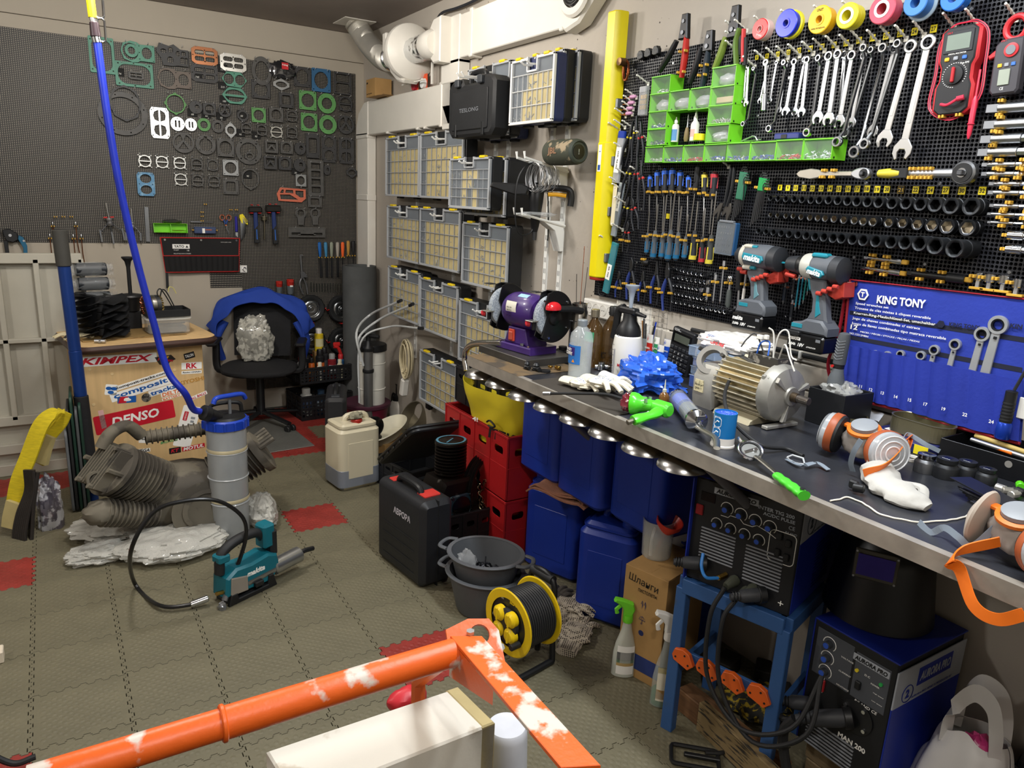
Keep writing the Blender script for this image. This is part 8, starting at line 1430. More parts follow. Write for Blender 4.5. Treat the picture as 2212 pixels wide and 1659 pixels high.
tag(wc.ob('cable',mt('1f2022',.45),t),kind='stuff');M().cyl((0,-.055,zc),(0,.068,zc),R_*.78,n=32).ob('drum',BLK,t)
M().Qw(sm([(-.07,.085,.012),(-.075,-.11,.012),(-.02,-.12,.012),(.055,-.115,.012),(.075,-.09,.012),(.07,.085,.012)],6),.011,10).Qw([(.0,.08,.02),(.0,.085,zc)],.010,8).Qw(sm([(-.07,.085,.012),(-.055,.085,.16),(-.05,.085,.30),(.05,.085,.30),(.06,.085,.16),(.07,.085,.012)],5),.010,10).ob('stand',BLK,t);M().Qw([(-.05,.085,.302),(.05,.085,.302)],.016,12).ob('grip',BLKM,t)
TG=mt('54575b',.5,var=.08);p=on(2,0,1045,1315)
for k,lb in ((0,'lower grey plastic tub with two handles, bolts tub nested in it'),(1,'upper grey plastic tub with two handles full of bolts')):
 t=T('mortar_tub',lb,'tub',p+V((0,0,.005+.075*k)),RW+.6,'nested grey tubs');h=.155;g_=.010*k
 M().Qu([(.105-g_,0),(.108-g_,.004),(.142-g_*.5,h),(.138-g_*.5,h),(.104-g_,.008)],n=40,sq=.86).ob('bowl',TG,t);M().Qu([(.138-g_*.5,h-.005),(.154-g_*.5,h-.004),(.156-g_*.5,h),(.153-g_*.5,h+.004),(.138-g_*.5,h+.003),(.138-g_*.5,h-.005)],n=40,sq=.86,cap=False).ob('rim',TG,t)
 for s in (-1,1):M().Qw(sm([(s*.142,-.045,h),(s*.175,-.035,h),(s*.186,0,h-.003),(s*.175,.035,h),(s*.142,.045,h)],4),.0085,8,flat=.7).ob('handle',TG,t)
m_=M();rr_=RR_(3);U=rr_.uniform
for k in Qk(110):a,r=U(0,6.3),U(0,.095);x,y,z=r*cos(a)-.005,r*sin(a)*.8,.05+.045*(1-r/.1)+U(0,.018);b,e=U(0,6.3),U(-.3,.5);l=U(.014,.028);m_.k=0 if rr_.random()<.8 else 1;m_.cyl((x,y,z),(x+l*cos(b),y+l*sin(b),z+l*e),.003,n=6);m_.cyl((x,y,z),(x-.006*cos(b),y-.006*sin(b),z-.006*e),.0058,n=6)
tag(m_.ob('bolts',[mt('25262a',.4,.7),ZNC],t),kind='stuff');M().Ze((-.07,-.01,.105),(.035,.012,.045),.4,3,16,10,seed=3).Ze((-.095,.0,.09),(.02,.03,.03),.4,3,14,8,seed=8).ob('zip_bag',mt('c5c8ca',.1,al=.45,coat=1),t)
p=on(2,0,893,1226);t=T('tool_suitcase','black moulded suitcase with red latch standing on the floor, white lettering on its side','case',p,.12);w,d,h=.15,.36,.365
M().Qv(Qy(w,h,.03,4,0,h/2),-d/2,d/2,.022).ob('shell',mt('1c1d20',.5,bump=.12),t);M().box(0,0,h/2,.004,d+.003,h+.002,.001).ob('seam',BLK,t);M().box(.005,-d*.28,h+.002,.075,.06,.012,.004).ob('latch',mt('c2342e',.4),t);M().box(-.02,d*.3,h+.001,.05,.04,.008,.003).ob('latch',mt('c2342e',.4),t)
M().Qw(sm([(-.02,-.09,h-.004),(-.02,-.06,h+.022),(-.02,.06,h+.022),(-.02,.09,h-.004)],5),.013,10).ob('handle',BLK,t);o=txt('\u0410\u0412\u0420\u041e\u0420\u0410',.13,.028,mt('c9c4cc',.5),t,(-w/2-.001,-.01-.02,h*.74),(0,0,-pi/2),bold=.02)
for k in Qk(4):M().box(-w/2-.001,0,h*(.14+.13*k),.003,d*.7,.003,.001).ob('side_groove',BLK,t)
p=on(2,.205,1032,1103);kc=Qh('black plastic crate in front of the red ones holding the compressor head',(p.x,p.y+.155,0),.03,.30,.30,.205,KC);OILY=mt('1f1b18',.35,.5,c2='6b6862',thr=.66,sc=16)
q_=p+V((-.075,.09,0));t=T('compressor_block','oily dark compressor crankcase with finned cylinder and open round window, no pulley','engine part',(q_.x,q_.y+.03,.10),.12);t.scale=(1.3,1.15,1.35)
M().Qv([(-.075,0),(.075,0),(.08,.03),(.075,.15),(.06,.18),(-.06,.18),(-.075,.15),(-.08,.03)],-.07,.07,.010).ob('crankcase',OILY,t)
for k in Qk(9):M().Qu([(.040,0),(.055,.002),(.055,.005),(.040,.007)],(0,0,.188+.0105*k),(0,0,1),32).ob('cooling_fin',OILY,t)
M().Qu([(.05,0),(.056,.004),(.056,.012),(.052,.014)],(0,0,.282),(0,0,1),34).ob('cylinder_top',OILY,t);M().Qu([(.044,0),(.052,.0)],(0,0,.2972),(0,0,1),34,cap=False).box(-.01,0,.297,.05,.005,.001,0,X=RT_(.6,4,'Z')).ob('blue_seal',mt('4d7f96',.5),t)
M().box(.0,-.0735,.09,.085,.008,.085,.006).ob('window_plate',mt('2d4756',.4,.3,c2='6f8a92',thr=.6,sc=30),t);M().Qu([(.030,0),(.036,0),(.036,-.004),(.030,-.004)],(0,-.0775,.09),(0,1,0),28).cyl((0,-.0782,.09),(0,-.0785,.09),.032,n=26).ob('window',BLKG,t)
for a in (1,3,5,7):M().cyl((.05*cos(a*pi/4),-.077,.09+.05*sin(a*pi/4)),(.05*cos(a*pi/4),-.084,.09+.05*sin(a*pi/4)),.006,n=6).ob('bolt',DST,t)
M().Qu([(.05,0),(.062,.002),(.062,.012),(.055,.014)],(-.078,0,.085),(-1,-.12,0),30).ob('side_flange',mt('3c6478',.4,.4),t);M().cyl((-.088,-.0,.085),(-.090,-.001,.085),.048,n=28).ob('bore',BLKG,t);M().Qu([(.014,0),(.014,.05),(.011,.055),(.011,.085),(.006,.088)],(-.085,-.01,.075),(-1,-.25,-.12),18).ob('crank_end',mt('8d8a84',.35,.9),t)
q_=p+V((.085,.12,0));t=T('belt_pulley','large grooved belt pulley with spokes leaning in the black crate','pulley',(q_.x-.01,q_.y,.27),.55);t.scale=(1.2,1,1.2)
M().Qu([(.098,-.03),(.112,-.03),(.102,-.022),(.112,-.014),(.102,-.005),(.112,.004),(.102,.012),(.112,.02),(.098,.02),(.098,-.03)],(0,0,0),(0,1,0),48,cap=False).ob('rim',mt('2a2827',.4,.7),t);M().Qu([(.0,-.025),(.028,-.025),(.03,.015)],(0,0,0),(0,1,0),20).ob('hub',OILY,t)
for k in Qk(4):a=k*pi/2+.4;M().Qw([(.02*cos(a),0,.02*sin(a)),(.1*cos(a),0,.1*sin(a))],.013,8,flat=.5).ob('spoke',OILY,t)
m_=M();rr_=RR_(9);U=rr_.uniform
for k in Qk(12):
 x0,y0=U(-.05,.05),U(-.02,.04)
 m_.Qw([(x0+.035*sin(.35*i+k)*(i/26)+.0045*cos(1.25*i),y0+.0045*sin(1.25*i)+.02*cos(k+i*.1),.10-i*.0058) for i in Qk(26)],.0020,4)
tag(Qa(m_,'metal_swarf',mt('a39c7c',.3,1),'tangle of shiny curled drill swarf hanging over the crate rim beside the pulley','swarf',V((p.x+.05,p.y+.06,.22)),RW),kind='stuff')
for k,(x,y) in Qj(((958,1060),(1010,1072))):Qa(M().Qu([(.012,0),(.045,.003),(.045,.006),(.03,.008),(.045,.012),(.045,.015),(.02,.018)],(0,0,0),(.5*k-.2,.2,1),26),'finned_part',OILY,('pale plate and fins','dark ribbed part')[k]+' lying in the front of the black crate','engine part',V((p.x-.09+.11*k,p.y+.06,.19)),RW)
q_=on(2,0,850,1075);Qh('low black crate behind the compressor head, under the tilted lid',(q_.x+.20,q_.y+.12,0),RW+.2,.34,.34,.15,KC)
a_,b_=on(2,.20,825,1000),on(0,1.78,975,890);t=T('leaning_tray','big black ribbed plastic tray leaning diagonally on the crates','tray',V((a_.x+.12,a_.y-.02,.20)),RW-.0,None,-.62)
M().Qv(Qy(.50,.30,.04,4,.25,0),-.0,.022,.006,ax='z').ob('tray',mt('1b1c1f',.45),t);M().Qw([(*v_,.024) for v_ in Qy(.50,.30,.04,4,.25,0)],.008,7,True).ob('rim',BLK,t)
for k in Qk(5):M().box(.08+.085*k,-.153,.010,.03,.006,.014,.002).ob('rib',BLK,t)
Qa(M().Ze((0,0,.012),(.02,.016,.013),.2,3),'ball_joint',OILY,'oily ball joint lying right of the black crate behind the tubs','part',on(2,.2,1068,1170)+V((0,.03,-.19)),0)
DK=mt('17181b',.5);WBL=mt('1a2d8e',.4,var=.06);WGR=mt('9fa4ac',.45);KNB=mt('2a50b0',.4)
def vents(t,x,z,w,h,n,y,m_=BLKG):
 for k in Qk(n):M().box(x,y,z-h/2+h*k/(n-1),w,.005,h/n*.45,.0008,X=None).ob('louvre',mt('8d9096',.4,.3),t)
def dial(t,x,z,r,y):
 b=M().cyl((x,y,z),(x,y-.016,z),r*.55,r*.5,n=18,c=.001).ob('knob',DGREY,t);M().cyl((x,y-.015,z),(x,y-.0175,z),r*.42,n=16).ob('knob_cap',KNB,b);M().Qw([(x+r*cos(a),y-.0008,z+r*sin(a)) for a in [-.8+i*.36 for i in Qk(12)]],.0011,4).ob('scale',PRW,b)
def plug(t,x,z,y,r,d=(-.35,-1,-.25),L=.07):
 D_=V(d).normalized();b=M().cyl((x,y,z),V((x,y,z))+D_*.02,r*1.25,n=20,c=.002).ob('socket',BLK,t);M().Qu([(r,0),(r*1.02,L*.2),(r*.95,L*.6),(r*.6,L*.75),(r*.5,L)],V((x,y,z))+D_*.014,D_,18).ob('plug',mt('34363a',.55),b)
 for k in Qk(3):M().Qu([(r*.7,0),(r*.78,.002),(r*.7,.004)],V((x,y,z))+D_*(.014+L*(.68+.1*k)),D_,14,cap=False).ob('ring',BLK,b)
 return V((x,y,z))+D_*(.014+L)
zs_=.50;a_,b_=on(2,zs_,1480,1245),on(2,zs_,1702,1335);w=(b_-a_).length;rz=atan2(b_.y-a_.y,b_.x-a_.x);h=.30;t=T('tig_welder','black-fronted inverter welder with blue casing on the blue stool under the bench','welder',V(((a_.x+b_.x)/2,(a_.y+b_.y)/2,zs_+.002)),rz);d=.36
M().box(0,.006,h/2,w,.012,h,.003).ob('front_panel',DK,t);M().box(0,d/2+.01,h/2,w-.006,d,h-.004,.002).ob('inner_body',DK,t);M().box(w/2-.001,d/2+.006,h*.34,.004,d,h*.66,.001).box(-w/2+.001,d/2,h/2,.004,d+.03,h,.001).box(0,d/2+.006,h,w,d,.003).ob('casing',WBL,t);M().box(w/2-.0008,d/2+.006,h*.82,.004,d,h*.3,.001).ob('grey_band',WGR,t)
M().Qu([(.028,0),(.03,0),(.03,.001),(.028,.001)],(w/2+.0015,.07,h*.80),(1,0,0),28,cap=False).ob('emblem_ring',mt('3c4450',.5),t);txt('2',None,.026,mt('3c4450',.5),t,(w/2+.0022,.07,h*.80),(0,0,pi/2),bold=.04);txt('AURORA-PRO SERIES',.15,.006,mt('3c4450',.5),t,(w/2+.0022,.15,h*.70),(0,0,pi/2))
for k in Qk(14):M().box(w/2+.0015,.2,h*(.10+.032*k),.002,.12,.003,0).ob('side_louvre',mt('12206a',.4),t)
M().box(-w*.10,-.0005,h*.925,w*.42,.002,.018,.001).ob('name_plate',WGR,t);txt('AURORA PRO',w*.38,.012,PRK,t,(-w*.10,-.002,h*.925),(0,0,0),.2,.04);txt('INTER TIG 200',w*.32,.010,WGR,t,(w*.27,-.0006,h*.90),bold=.02);txt('AC/DC PULSE',w*.28,.009,WGR,t,(w*.30,-.0006,h*.855),bold=.02)
M().box(-w*.36,-.0005,h*.84,.042,.002,.026,.001).ob('display',BLKG,t);M().box(-w*.43,-.002,h*.70,.022,.006,.030,.002).ob('red_switch',mt('8d1f24',.35),t)
for k in Qk(4):dial(t,-w*.17+k*w*.135,h*.79-.004*k,.017,0);dial(t,-w*.25+k*w*.135,h*.62-.002*k,.0155,0)
M().Qw([(-w*.22,-.0008,h*.71),(-w*.15,-.0008,h*.71),(-w*.13,-.0008,h*.735),(-w*.04,-.0008,h*.735),(0,-.0008,h*.70),(w*.08,-.0008,h*.70),(w*.12,-.0008,h*.725),(w*.22,-.0008,h*.70),(w*.3,-.0008,h*.665)],.0009,4).ob('curve_print',PRW,t)
M().Qw([(x+w*.36,-.0008,z+h*.60) for x,z in Qy(.068,.085,.012,3)],.0011,4,True).ob('switch_frame',PRW,t)
for x,z in ((.33,.70),(.41,.66),(.33,.55),(.41,.53)):M().box(w*x,-.003,h*z,.014,.008,.02,.002).ob('rocker',BLK,t)
txt('CE',.016,.010,WGR,t,(w*.42,-.0006,h*.80));txt('RILAND',.03,.006,WGR,t,(w*.42,-.0006,h*.75),shear=.2);vents(t,-w*.22,h*.40,w*.34,h*.28,10,-.001);vents(t,w*.22,h*.36,w*.34,h*.32,11,-.001);txt('+',None,.014,PRW,t,(w*.42,-.0006,h*.10))
tw=t.matrix_world;e1=plug(t,-w*.30,h*.20,0,.018,(-.9,-.6,-.05),.075);e2=plug(t,w*.28,h*.13,0,.018,(-.8,-.8,-.12),.08)
for x,z in ((.0,.16),(.12,.10),(.18,.15)):M().Qu([(.014,0),(.016,.008),(.012,.03),(.010,.04)],(w*x,0,h*z),(-.3,-1,-.3),14).ob('connector',mt('3f4237',.5),t)
M().cyl((-w*.10,0,h*.17),(-w*.13,-.03,h*.16),.008,n=6,c=.001).ob('gas_nipple',BRASS,t)
cab=lambda nm,pts,r,m_:M().Qw(sm([tw.inverted()@V(q_) if isinstance(q_,V) else q_ for q_ in pts],7),r,9).ob(nm,m_,t)
cab('blue_hose',[(-w*.13,-.03,h*.16),(-w*.2,-.06,h*.18),(-w*.27,-.05,h*.25),(-w*.30,-.03,h*.34)],.0045,mt('2f7fd0',.3));cab('torch_cable',[e1,e1+V((-.04,-.01,.01)),e1+V((-.075,.0,.10)),e1+V((-.04,.03,.22)),V((-w*.45,-.02,h*.95))+V((-.05,0,0))],.012,BLKM)
cab('cable',[e2,e2+V((-.05,0,0)),e2+V((-.11,.02,.05))],.008,BLKM)
for k,(x,z) in Qj(((.0,.16),(.12,.10))):cab('cable',[(w*x-.012,-.04,h*z-.012),(w*x-.03,-.07,-.05),(w*x-.01,-.08,-.22),(w*x+.10,-.09,-.31-.02*k),(w*x+.22,-.07,-.25),(w*.85,.0,-.12)],.0062,BLKM)
STB=mt('2f5488',.45,c2='41506a',thr=.66,sc=9);t=T('blue_stool','blue painted angle-steel stand carrying the black-fronted welder, clamps on its rail','stand',V((tw@V((0,.13,0))).to_tuple()[:2]+(0,)),rz);W2,D2=.29,.26
M().box(0,-D2/2,zs_-.022,W2,.035,.044,.002).box(0,D2/2,zs_-.022,W2,.035,.044,.002).box(-W2/2,0,zs_-.022,.035,D2,.044,.002).box(W2/2,0,zs_-.022,.035,D2,.044,.002).ob('top_frame',STB,t)
for sx in (-1,1):
 for sy in (-1,1):M().Qv([(-.018,0),(.018,0),(.016,zs_-.03),(-.016,zs_-.03)],-.016,.016,.002,X=TL_((sx*(W2/2+.002),sy*(D2/2),0))@MX.Shear('XY',4,(0,0))).ob('leg',STB,t)
 M().box(sx*W2/2,0,.20,.014,D2,.034,.001).ob('rail',STB,t)
M().box(0,-D2/2,.26,W2,.012,.034,.001).ob('rail',STB,t);sw=t.matrix_world
for k in Qk(4):
 o=T('welding_magnet','orange arrow-shaped welding magnet on the stand rail, %s from the left' % ORD[k],'magnet',sw@V((-.115+.075*k,-D2/2-.018,.262)),rz,'orange welding magnets',.32);M().Qv([(-.032,-.01),(-.022,-.022),(.026,-.022),(.036,.0),(.012,.024),(-.01,.026),(-.032,.012)],-.008,.008,.0015).ob('plate',mt('cf5a1c',.45),o)
 for x,z in ((-.02,-.008),(.022,-.006),(.002,.014)):M().cyl((x,-.0095,z),(x,-.007,z),.003,n=8).ob('rivet',BLK,o)
p=on(2,.13,1700,1615)+V((.055,0,0));h=.36;w=.225;t=T('mig_welder','blue and grey wire-feed welder standing on blocks at the right, three blue knobs','welder',V((p.x,p.y-.10,.135)),RW);d=XW-.025-p.x
M().box(0,.006,h/2,w,.012,h,.003).ob('front_panel',DK,t);M().box(0,d/2,h/2,w-.006,d-.01,h-.004,.002).ob('inner_body',DK,t);M().box(0,d/2,h,w+.004,d,.004,.001).box(w/2+.001,d/2,h*.33,.004,d,h*.66,.001).box(-w/2-.001,d/2,h/2,.004,d,h,.001).ob('casing',WBL,t);M().box(w/2+.0015,d/2,h*.80,.004,d,h*.28,.001).ob('grey_band',WGR,t)
M().box(w/2+.0035,d*.55,h*.83,.002,d*.5,.05,.001).ob('name_field',WBL,t);txt('AURORA PRO',d*.45,.026,WGR,t,(w/2+.0048,d*.55,h*.83),(0,0,pi/2),.2,.04);M().Qu([(.022,0),(.024,0),(.024,.001),(.022,.001)],(w/2+.004,d*.18,h*.74),(1,0,0),28,cap=False).ob('emblem_ring',WBL,t);txt('2',None,.024,WBL,t,(w/2+.0042,d*.18,h*.74),(0,0,pi/2),bold=.04);txt('AURORA-PRO SERIES IS PRODUCED BY',d*.6,.006,WBL,t,(w/2+.0042,d*.55,h*.69),(0,0,pi/2))
M().box(-w*.22,-.0005,h*.77,w*.46,.002,h*.36,.001).box(w*.24,-.0005,h*.76,w*.40,.002,h*.34,.001).ob('control_plate',mt('46494f',.5),t);M().box(w*.22,-.002,h*.89,w*.42,.002,.018,.001).ob('name_plate',WGR,t);txt('AURORA PRO',w*.38,.012,PRK,t,(w*.22,-.0034,h*.89),(0,0,0),.2,.04)
for k,s in Qj(('VOLTAGE','CURRENT','INDUCTANCE')):dial(t,-w*.28,h*(.87-.11*k),.018,-.002);txt(s,.034,.004,PRW,t,(-w*.05,-.0018,h*(.83-.11*k)))
for x,c in ((.08,'d8c22a'),(.36,'2a9a4a')):M().cyl((w*x,-.001,h*.80),(w*x,-.006,h*.80),.0045,n=12).ob('indicator',mt(c,.3),t)
txt('POWER',.022,.004,PRW,t,(w*.30,-.0018,h*.765));txt('D.C',.014,.005,PRW,t,(w*.2,-.0018,h*.80));M().box(w*.12,-.004,h*.70,.014,.008,.022,.002).ob('rocker',BLK,t);txt('High speed',.026,.003,PRW,t,(w*.35,-.0018,h*.71));txt('Low speed',.026,.003,PRW,t,(w*.35,-.0018,h*.65))
M().box(-w*.30,-.003,h*.53,.020,.008,.034,.002).ob('red_switch',mt('9c2428',.35),t);txt('ON',.012,.005,PRW,t,(-w*.30,-.0012,h*.585));txt('OFF',.014,.005,PRW,t,(-w*.30,-.0012,h*.475));txt('RILAND CE',.06,.008,PRW,t,(w*.24,-.0012,h*.575),shear=.2);txt('MAN 200',.075,.015,PRW,t,(w*.16,-.0012,h*.25),bold=.03)
M().Qu([(.0,0),(.042,.0),(.044,-.004),(.0,-.006)],(w*.16,0,h*.46),(0,1,0),32).ob('euro_flange',BLK,t)
for a in (1,2.6,4.2,5.6):M().cyl((w*.16+.034*cos(a),-.005,h*.46+.034*sin(a)),(w*.16+.034*cos(a),-.009,h*.46+.034*sin(a)),.005,n=8).ob('screw',CHR,t)
e1=plug(t,w*.12,h*.44,-.004,.022,(-.75,-.8,-.25),.12);e2=plug(t,-w*.30,h*.36,-.002,.019,(-.85,-.6,-.2),.08);vents(t,-w*.1,h*.12,w*.6,h*.2,8,-.001)
M().Qw(sm([e1,e1+V((-.02,-.01,-.05)),e1+V((.0,-.01,-.13)),e1+V((.04,-.01,-.2))],6),.013,10).ob('torch_cable',BLKM,t);M().Qw(sm([e2,e2+V((-.02,0,-.02)),e2+V((.02,-.01,-.035)),e2+V((.06,-.0,-.02))],6),.009,9).ob('earth_cable',BLKM,t)
mw=t.matrix_world;Qa(M().box(0,0,0,.2,.14,.062,.003).box(0,0,-.06+.0,.19,.14,.055,.003),'wood_block',mt('6f5f45',.8,var=.25,stretch=(4,30,30)),'stacked wooden blocks under the wire-feed welder','block',mw@V((0,.10,-.034)),RW)
t=T('welding_mask','black welding helmet with purple-tinted window resting on the wire-feed welder','helmet',mw@V((-.065,.19,h+.006)),RW+.5);MK=mt('0d0e10',.38)
def mk(u,v):a=-2.0+4.0*u;r=.105+.03*(1-v)-.03*max(0,v-.72)*2.5;return (r*sin(a),-r*1.05*cos(a)-.012*(1-v),.002+.235*v)
M().Zd(mk,40,18,.003).ob('shell',MK,t);M().Ze((0,-.012,.225),(.082,.09,.03),.0,n=30,m=12,lo=0).ob('crown',MK,t)
M().Qv(Qy(.10,.075,.004,2),-.006,.004,.002,X=TL_((-.02,-.120,.165))@RT_(-.12,4,'X')).ob('window_frame',mt('55524a',.4,.7),t);M().box(-.02,-.128,.165,.084,.003,.056,0,X=None).ob('window',mt('3b2f86',.05,.3,coat=1),t)
for x in (-.046,.046):
 for z in (-.034,.034):M().cyl((-.02+x,-.1275,.165+z),(-.02+x,-.131,.165+z),.003,n=6).ob('screw',ZNC,t)
M().Qu([(.014,0),(.014,.006),(.010,.008)],(.098,-.05,.12),(1,-.5,0),20).ob('side_knob',BLK,t)
WD1=mt('6a4b30',.75,var=.3,sc=6,stretch=(2,22,22));WD2=mt('7d6a48',.8,c2='2f2a22',thr=.56,sc=7,stretch=(2,18,18))
def beam(lb,a,b,w,h,m_,z=0):A_,B_=on(2,z,*a),on(2,z,*b);Qa(M().box((B_-A_).length/2,w/2,h/2,(B_-A_).length,w,h,.003),'timber',m_,lb,'timber',V((A_.x,A_.y,z)),atan2(B_.y-A_.y,B_.x-A_.x),'timbers on the floor')
beam('long brown square timber lying along the stand on the floor',(1458,1530),(1672,1712),.06,.075,WD1);beam('short weathered yellowish plank end in front of the long timber',(1502,1575),(1665,1735),.028,.095,WD2)
t=T('junk_heap','dark scrap blocks and yellow-spotted rag lying behind the stand on the floor','scrap',on(2,0,1600,1520)+V((.12,.0,0)),0);JK=mt('2a2723',.7,.3)
for k,(x,y,s) in Qj(((-.1,.12,.05),(.0,.14,.06),(.07,.02,.05),(-.03,-.05,.045),(.09,-.1,.05))):M().box(x,y,s/2,s*1.6,s,s,.004,X=RT_(.3*k,4,'Z')).ob('scrap_block',JK,t)
M().Ze((-.09,-.04,.025),(.10,.09,.03),.4,4,26,12,seed=3,lo=-.8).ob('spotted_rag',mt('2a2a26',.8,c2='9c8520',thr=.55,sc=50),t)
t=T('pump_bracket','small black plastic frame with a hook lying on the floor at the bottom edge','bracket',on(2,0,1500,1640),-.75);M().Qw([(*v_,.008) for v_ in Qy(.13,.075,.01,2)],.006,6,True).ob('frame',BLK,t);M().Qw(sm([(.03,.02,.012),(.08,.03,.014),(.10,.06,.014),(.12,.05,.012)],4),.006,6).ob('hook',BLK,t);M().box(.02,0,.012,.1,.014,.01,.002).ob('bar',BLK,t)
p=on(2,.0,2080,1790);p=V((1.93,-1.43,0));t=T('carrier_bag','white plastic carrier bag with handle loop and colourful parcels inside, bottom right corner','bag',p,RW+.2);t.scale=(.8,.95,1.3);WB=mt('dcdad8',.35,al=.93,coat=.2,var=.04)
def wbag(u,v):a=2*pi*u;r=(.155-.085*v**1.6)*(1+.14*noise.noise(V((cos(a)*2.2,sin(a)*2.2,v*2.5))));return (r*cos(a)*1.1,r*sin(a)*.8,.01+.25*v+.03*noise.noise(V((a,v*4,2))))
M().Zd(wbag,60,26,.0008).ob('bag',WB,t)
for s in (-1,1):M().strap(sm([(-.065,s*.04,.235),(-.06,s*.045,.30),(-.02,s*.03,.345),(.03,s*.035,.335),(.055,s*.045,.29),(.065,s*.04,.235)],6),.034,.001,(.3,.2,.9)).ob('handle',WB,t)
for k,c in Qj(('c22a3a','1c4fa8','2a7a4a','d8d4cc','c23a7a')):M().Ze((.03*cos(k*1.3),.03*sin(k*1.3),.16+.02*k),(.045,.035,.03),.3,3,14,8,seed=k).ob('parcel',mt(c,.3),t)
t=Qc('shiny red and blue wrapped parcel right of the white carrier bag','wrapped_parcel',V((p.x+.03,p.y-.19,.12)),(.10,.10,.09),mt('b02840',.2,c2='1c3f9a',thr=.5,sc=9,coat=.6),14,.3);Qc('dark grey bin bag behind the white carrier bag','bin_bag',V((p.x+.08,p.y-.10,.0)),(.06,.10,.16),mt('2a2c30',.3),15,.3)
# ================================================================ LEFT SIDE AND FLOOR
A_=pz(0,1029,0);yp=A_.y;xr=on(1,yp,190,700).x;zt=on(1,yp,60,549).z;t=T('steel_partition','low light grey steel panel with pressed rectangular fields standing at the far left','panel',(xr,yp,0),0);PG=mt('a9a598',.5,var=.04);L=1.15
M().box(-L/2,.02,zt/2,L,.006,zt,.001).ob('sheet',PG,t)
fz=[on(1,yp,60,v).z for v in (560,735,905,965)]
for z,h in ((zt-.02,.05),(fz[1],.022),(fz[2],.05),(fz[3],.05),(.03,.06)):M().box(-L/2,0,z,L,.04,h,.003).ob('rail',PG,t)
for px in (188,92,8):x=on(1,yp,px,650).x-xr;M().box(x-.012,0,zt*.62,.026,.04,zt*.72,.003).ob('stile',PG,t)
a,b=pz(205,1055),pz(452,1008);rz=atan2(b.y-a.y,b.x-a.x);w=(b-a).length;h=.70;t=T('sticker_cabinet','light wood-grain cabinet covered in racing stickers with a rounded dark edge top','cabinet',(a+b)/2,rz);WO=mt('cfae7c',.5,var=.08,sc=3,stretch=(14,14,1.2));d=.42
M().box(0,.01,h/2,w,.02,h,.001).ob('front_board',WO,t);M().box(0,d/2+.012,h/2,w-.004,d-.02,h-.002,.001).ob('carcass',mt('b99a6a',.55,var=.05),t)
M().Qv(Qy(w+.13,d+.14,.09,6,.015,d/2-.01),h,h+.038,.016,ax='z').ob('edge_top',mt('3d2a24',.4),t);M().Qv(Qy(w+.105,d+.115,.08,6,.015,d/2-.01),h+.036,h+.0395,.001,ax='z').ob('top_face',WO,t);M().box(-.02,d*.42,h+.043,w*.86,d*.62,.006,.001).ob('worn_board',mt('8a6f42',.8,c2='5d4a30',thr=.6,sc=7,stretch=(2,16,16)),t)
def st(s,x,z,sw,sh,bg,fg,r=0.,fs=.55,sr=0.,fw=.86,nm='sticker'):
 X=-w/2+w*x;Z=h*z;o=M().Qv(Qy(sw,sh,min(sw,sh)*.08,2),-.0006,0).ob(nm,bg,t,(X,-.0002,Z),(0,r,0))
 if s:txt(s,sw*fw,sh*fs,fg,o,(0,-.0009,0),(0,0,0),sr,.03)
 return o
ST=lambda px,py:(((t.matrix_world.inverted()@(lambda r_:CP+r_*((a-CP).dot(nn_)/r_.dot(nn_)))(ray(px,py))).x+w/2)/w,(t.matrix_world.inverted()@(lambda r_:CP+r_*((a-CP).dot(nn_)/r_.dot(nn_)))(ray(px,py))).z/h);nn_=V((-sin(rz),cos(rz),0));bpy.context.view_layer.update()
RD_=mt('c41f30',.35,var=.03);CR_=mt('1f5aa8',.35);k=w/.52
for s,px,py,sw,sh,bg,fg,r,fs,sr,fw in (('KIMPEX',254,777,.335*k,.046*k,PRW,RD_,.03,.7,.3,.9),('DENSO',293,901,.35*k,.090*k,RD_,PRW,-.10,.5,.2,.6),('composit-tracks.com',306,822,.235*k,.022*k,PRW,PRK,-.22,.7,0,.95),('composit',305,840,.27*k,.04*k,PRW,CR_,-.22,.75,0,.9),('tracks',352,842,.13*k,.03*k,PRW,CR_,-.22,.75,0,.9),('RK',414,790,.095*k,.034*k,PRW,RD_,.05,.8,0,.55),('Racing CHAIN',414,804,.095*k,.015*k,PRW,PRK,.05,.6,.2,.9),('KIYOSHI',414,822,.12*k,.022*k,WO,mt('b8863a',.4),-.12,.9,0,1.),('DELTA',371,848,.10*k,.024*k,PRW,mt('e0702a',.4),-.16,.8,.1,.9),('BATTERY',371,858,.09*k,.012*k,PRW,mt('e0702a',.4),-.16,.8,0,.9),('ALL BALLS',428,855,.09*k,.018*k,PRW,RD_,-.3,.7,.2,.9),('TALON',409,768,.05*k,.03*k,mt('1c1b1b',.4),PRW,-.2,.5,.2,.8),('spi',361,938,.085*k,.048*k,mt('5c6c88',.4),PRK,0,.4,0,.6),('\u03b5/o',314,946,.055*k,.05*k,PRW,PRK,.2,.4,0,.6),('BRONCO',365,953,.08*k,.014*k,WO,mt('3a9a5a',.4),-.06,.9,.3,1.),('MOTUL',418,966,.11*k,.022*k,RD_,PRW,-.04,.8,.2,.9),('VEGA',310,973,.06*k,.018*k,PRW,PRK,.06,.9,.2,.9),('KT',378,973,.055*k,.03*k,mt('1c1c1e',.4),RD_,0,.6,.2,.7)):
 x,z=ST(px,py);st(s,x,z,sw,sh,bg,fg,r,fs,sr,fw)
x,z=ST(213,907);st('',x+.03,z,.022*k,.088*k,mt('e8b6b4',.4),None,-.10)
x,z=ST(240,842);o=st('',x,z,.05*k,.05*k,PRW,None,.2)
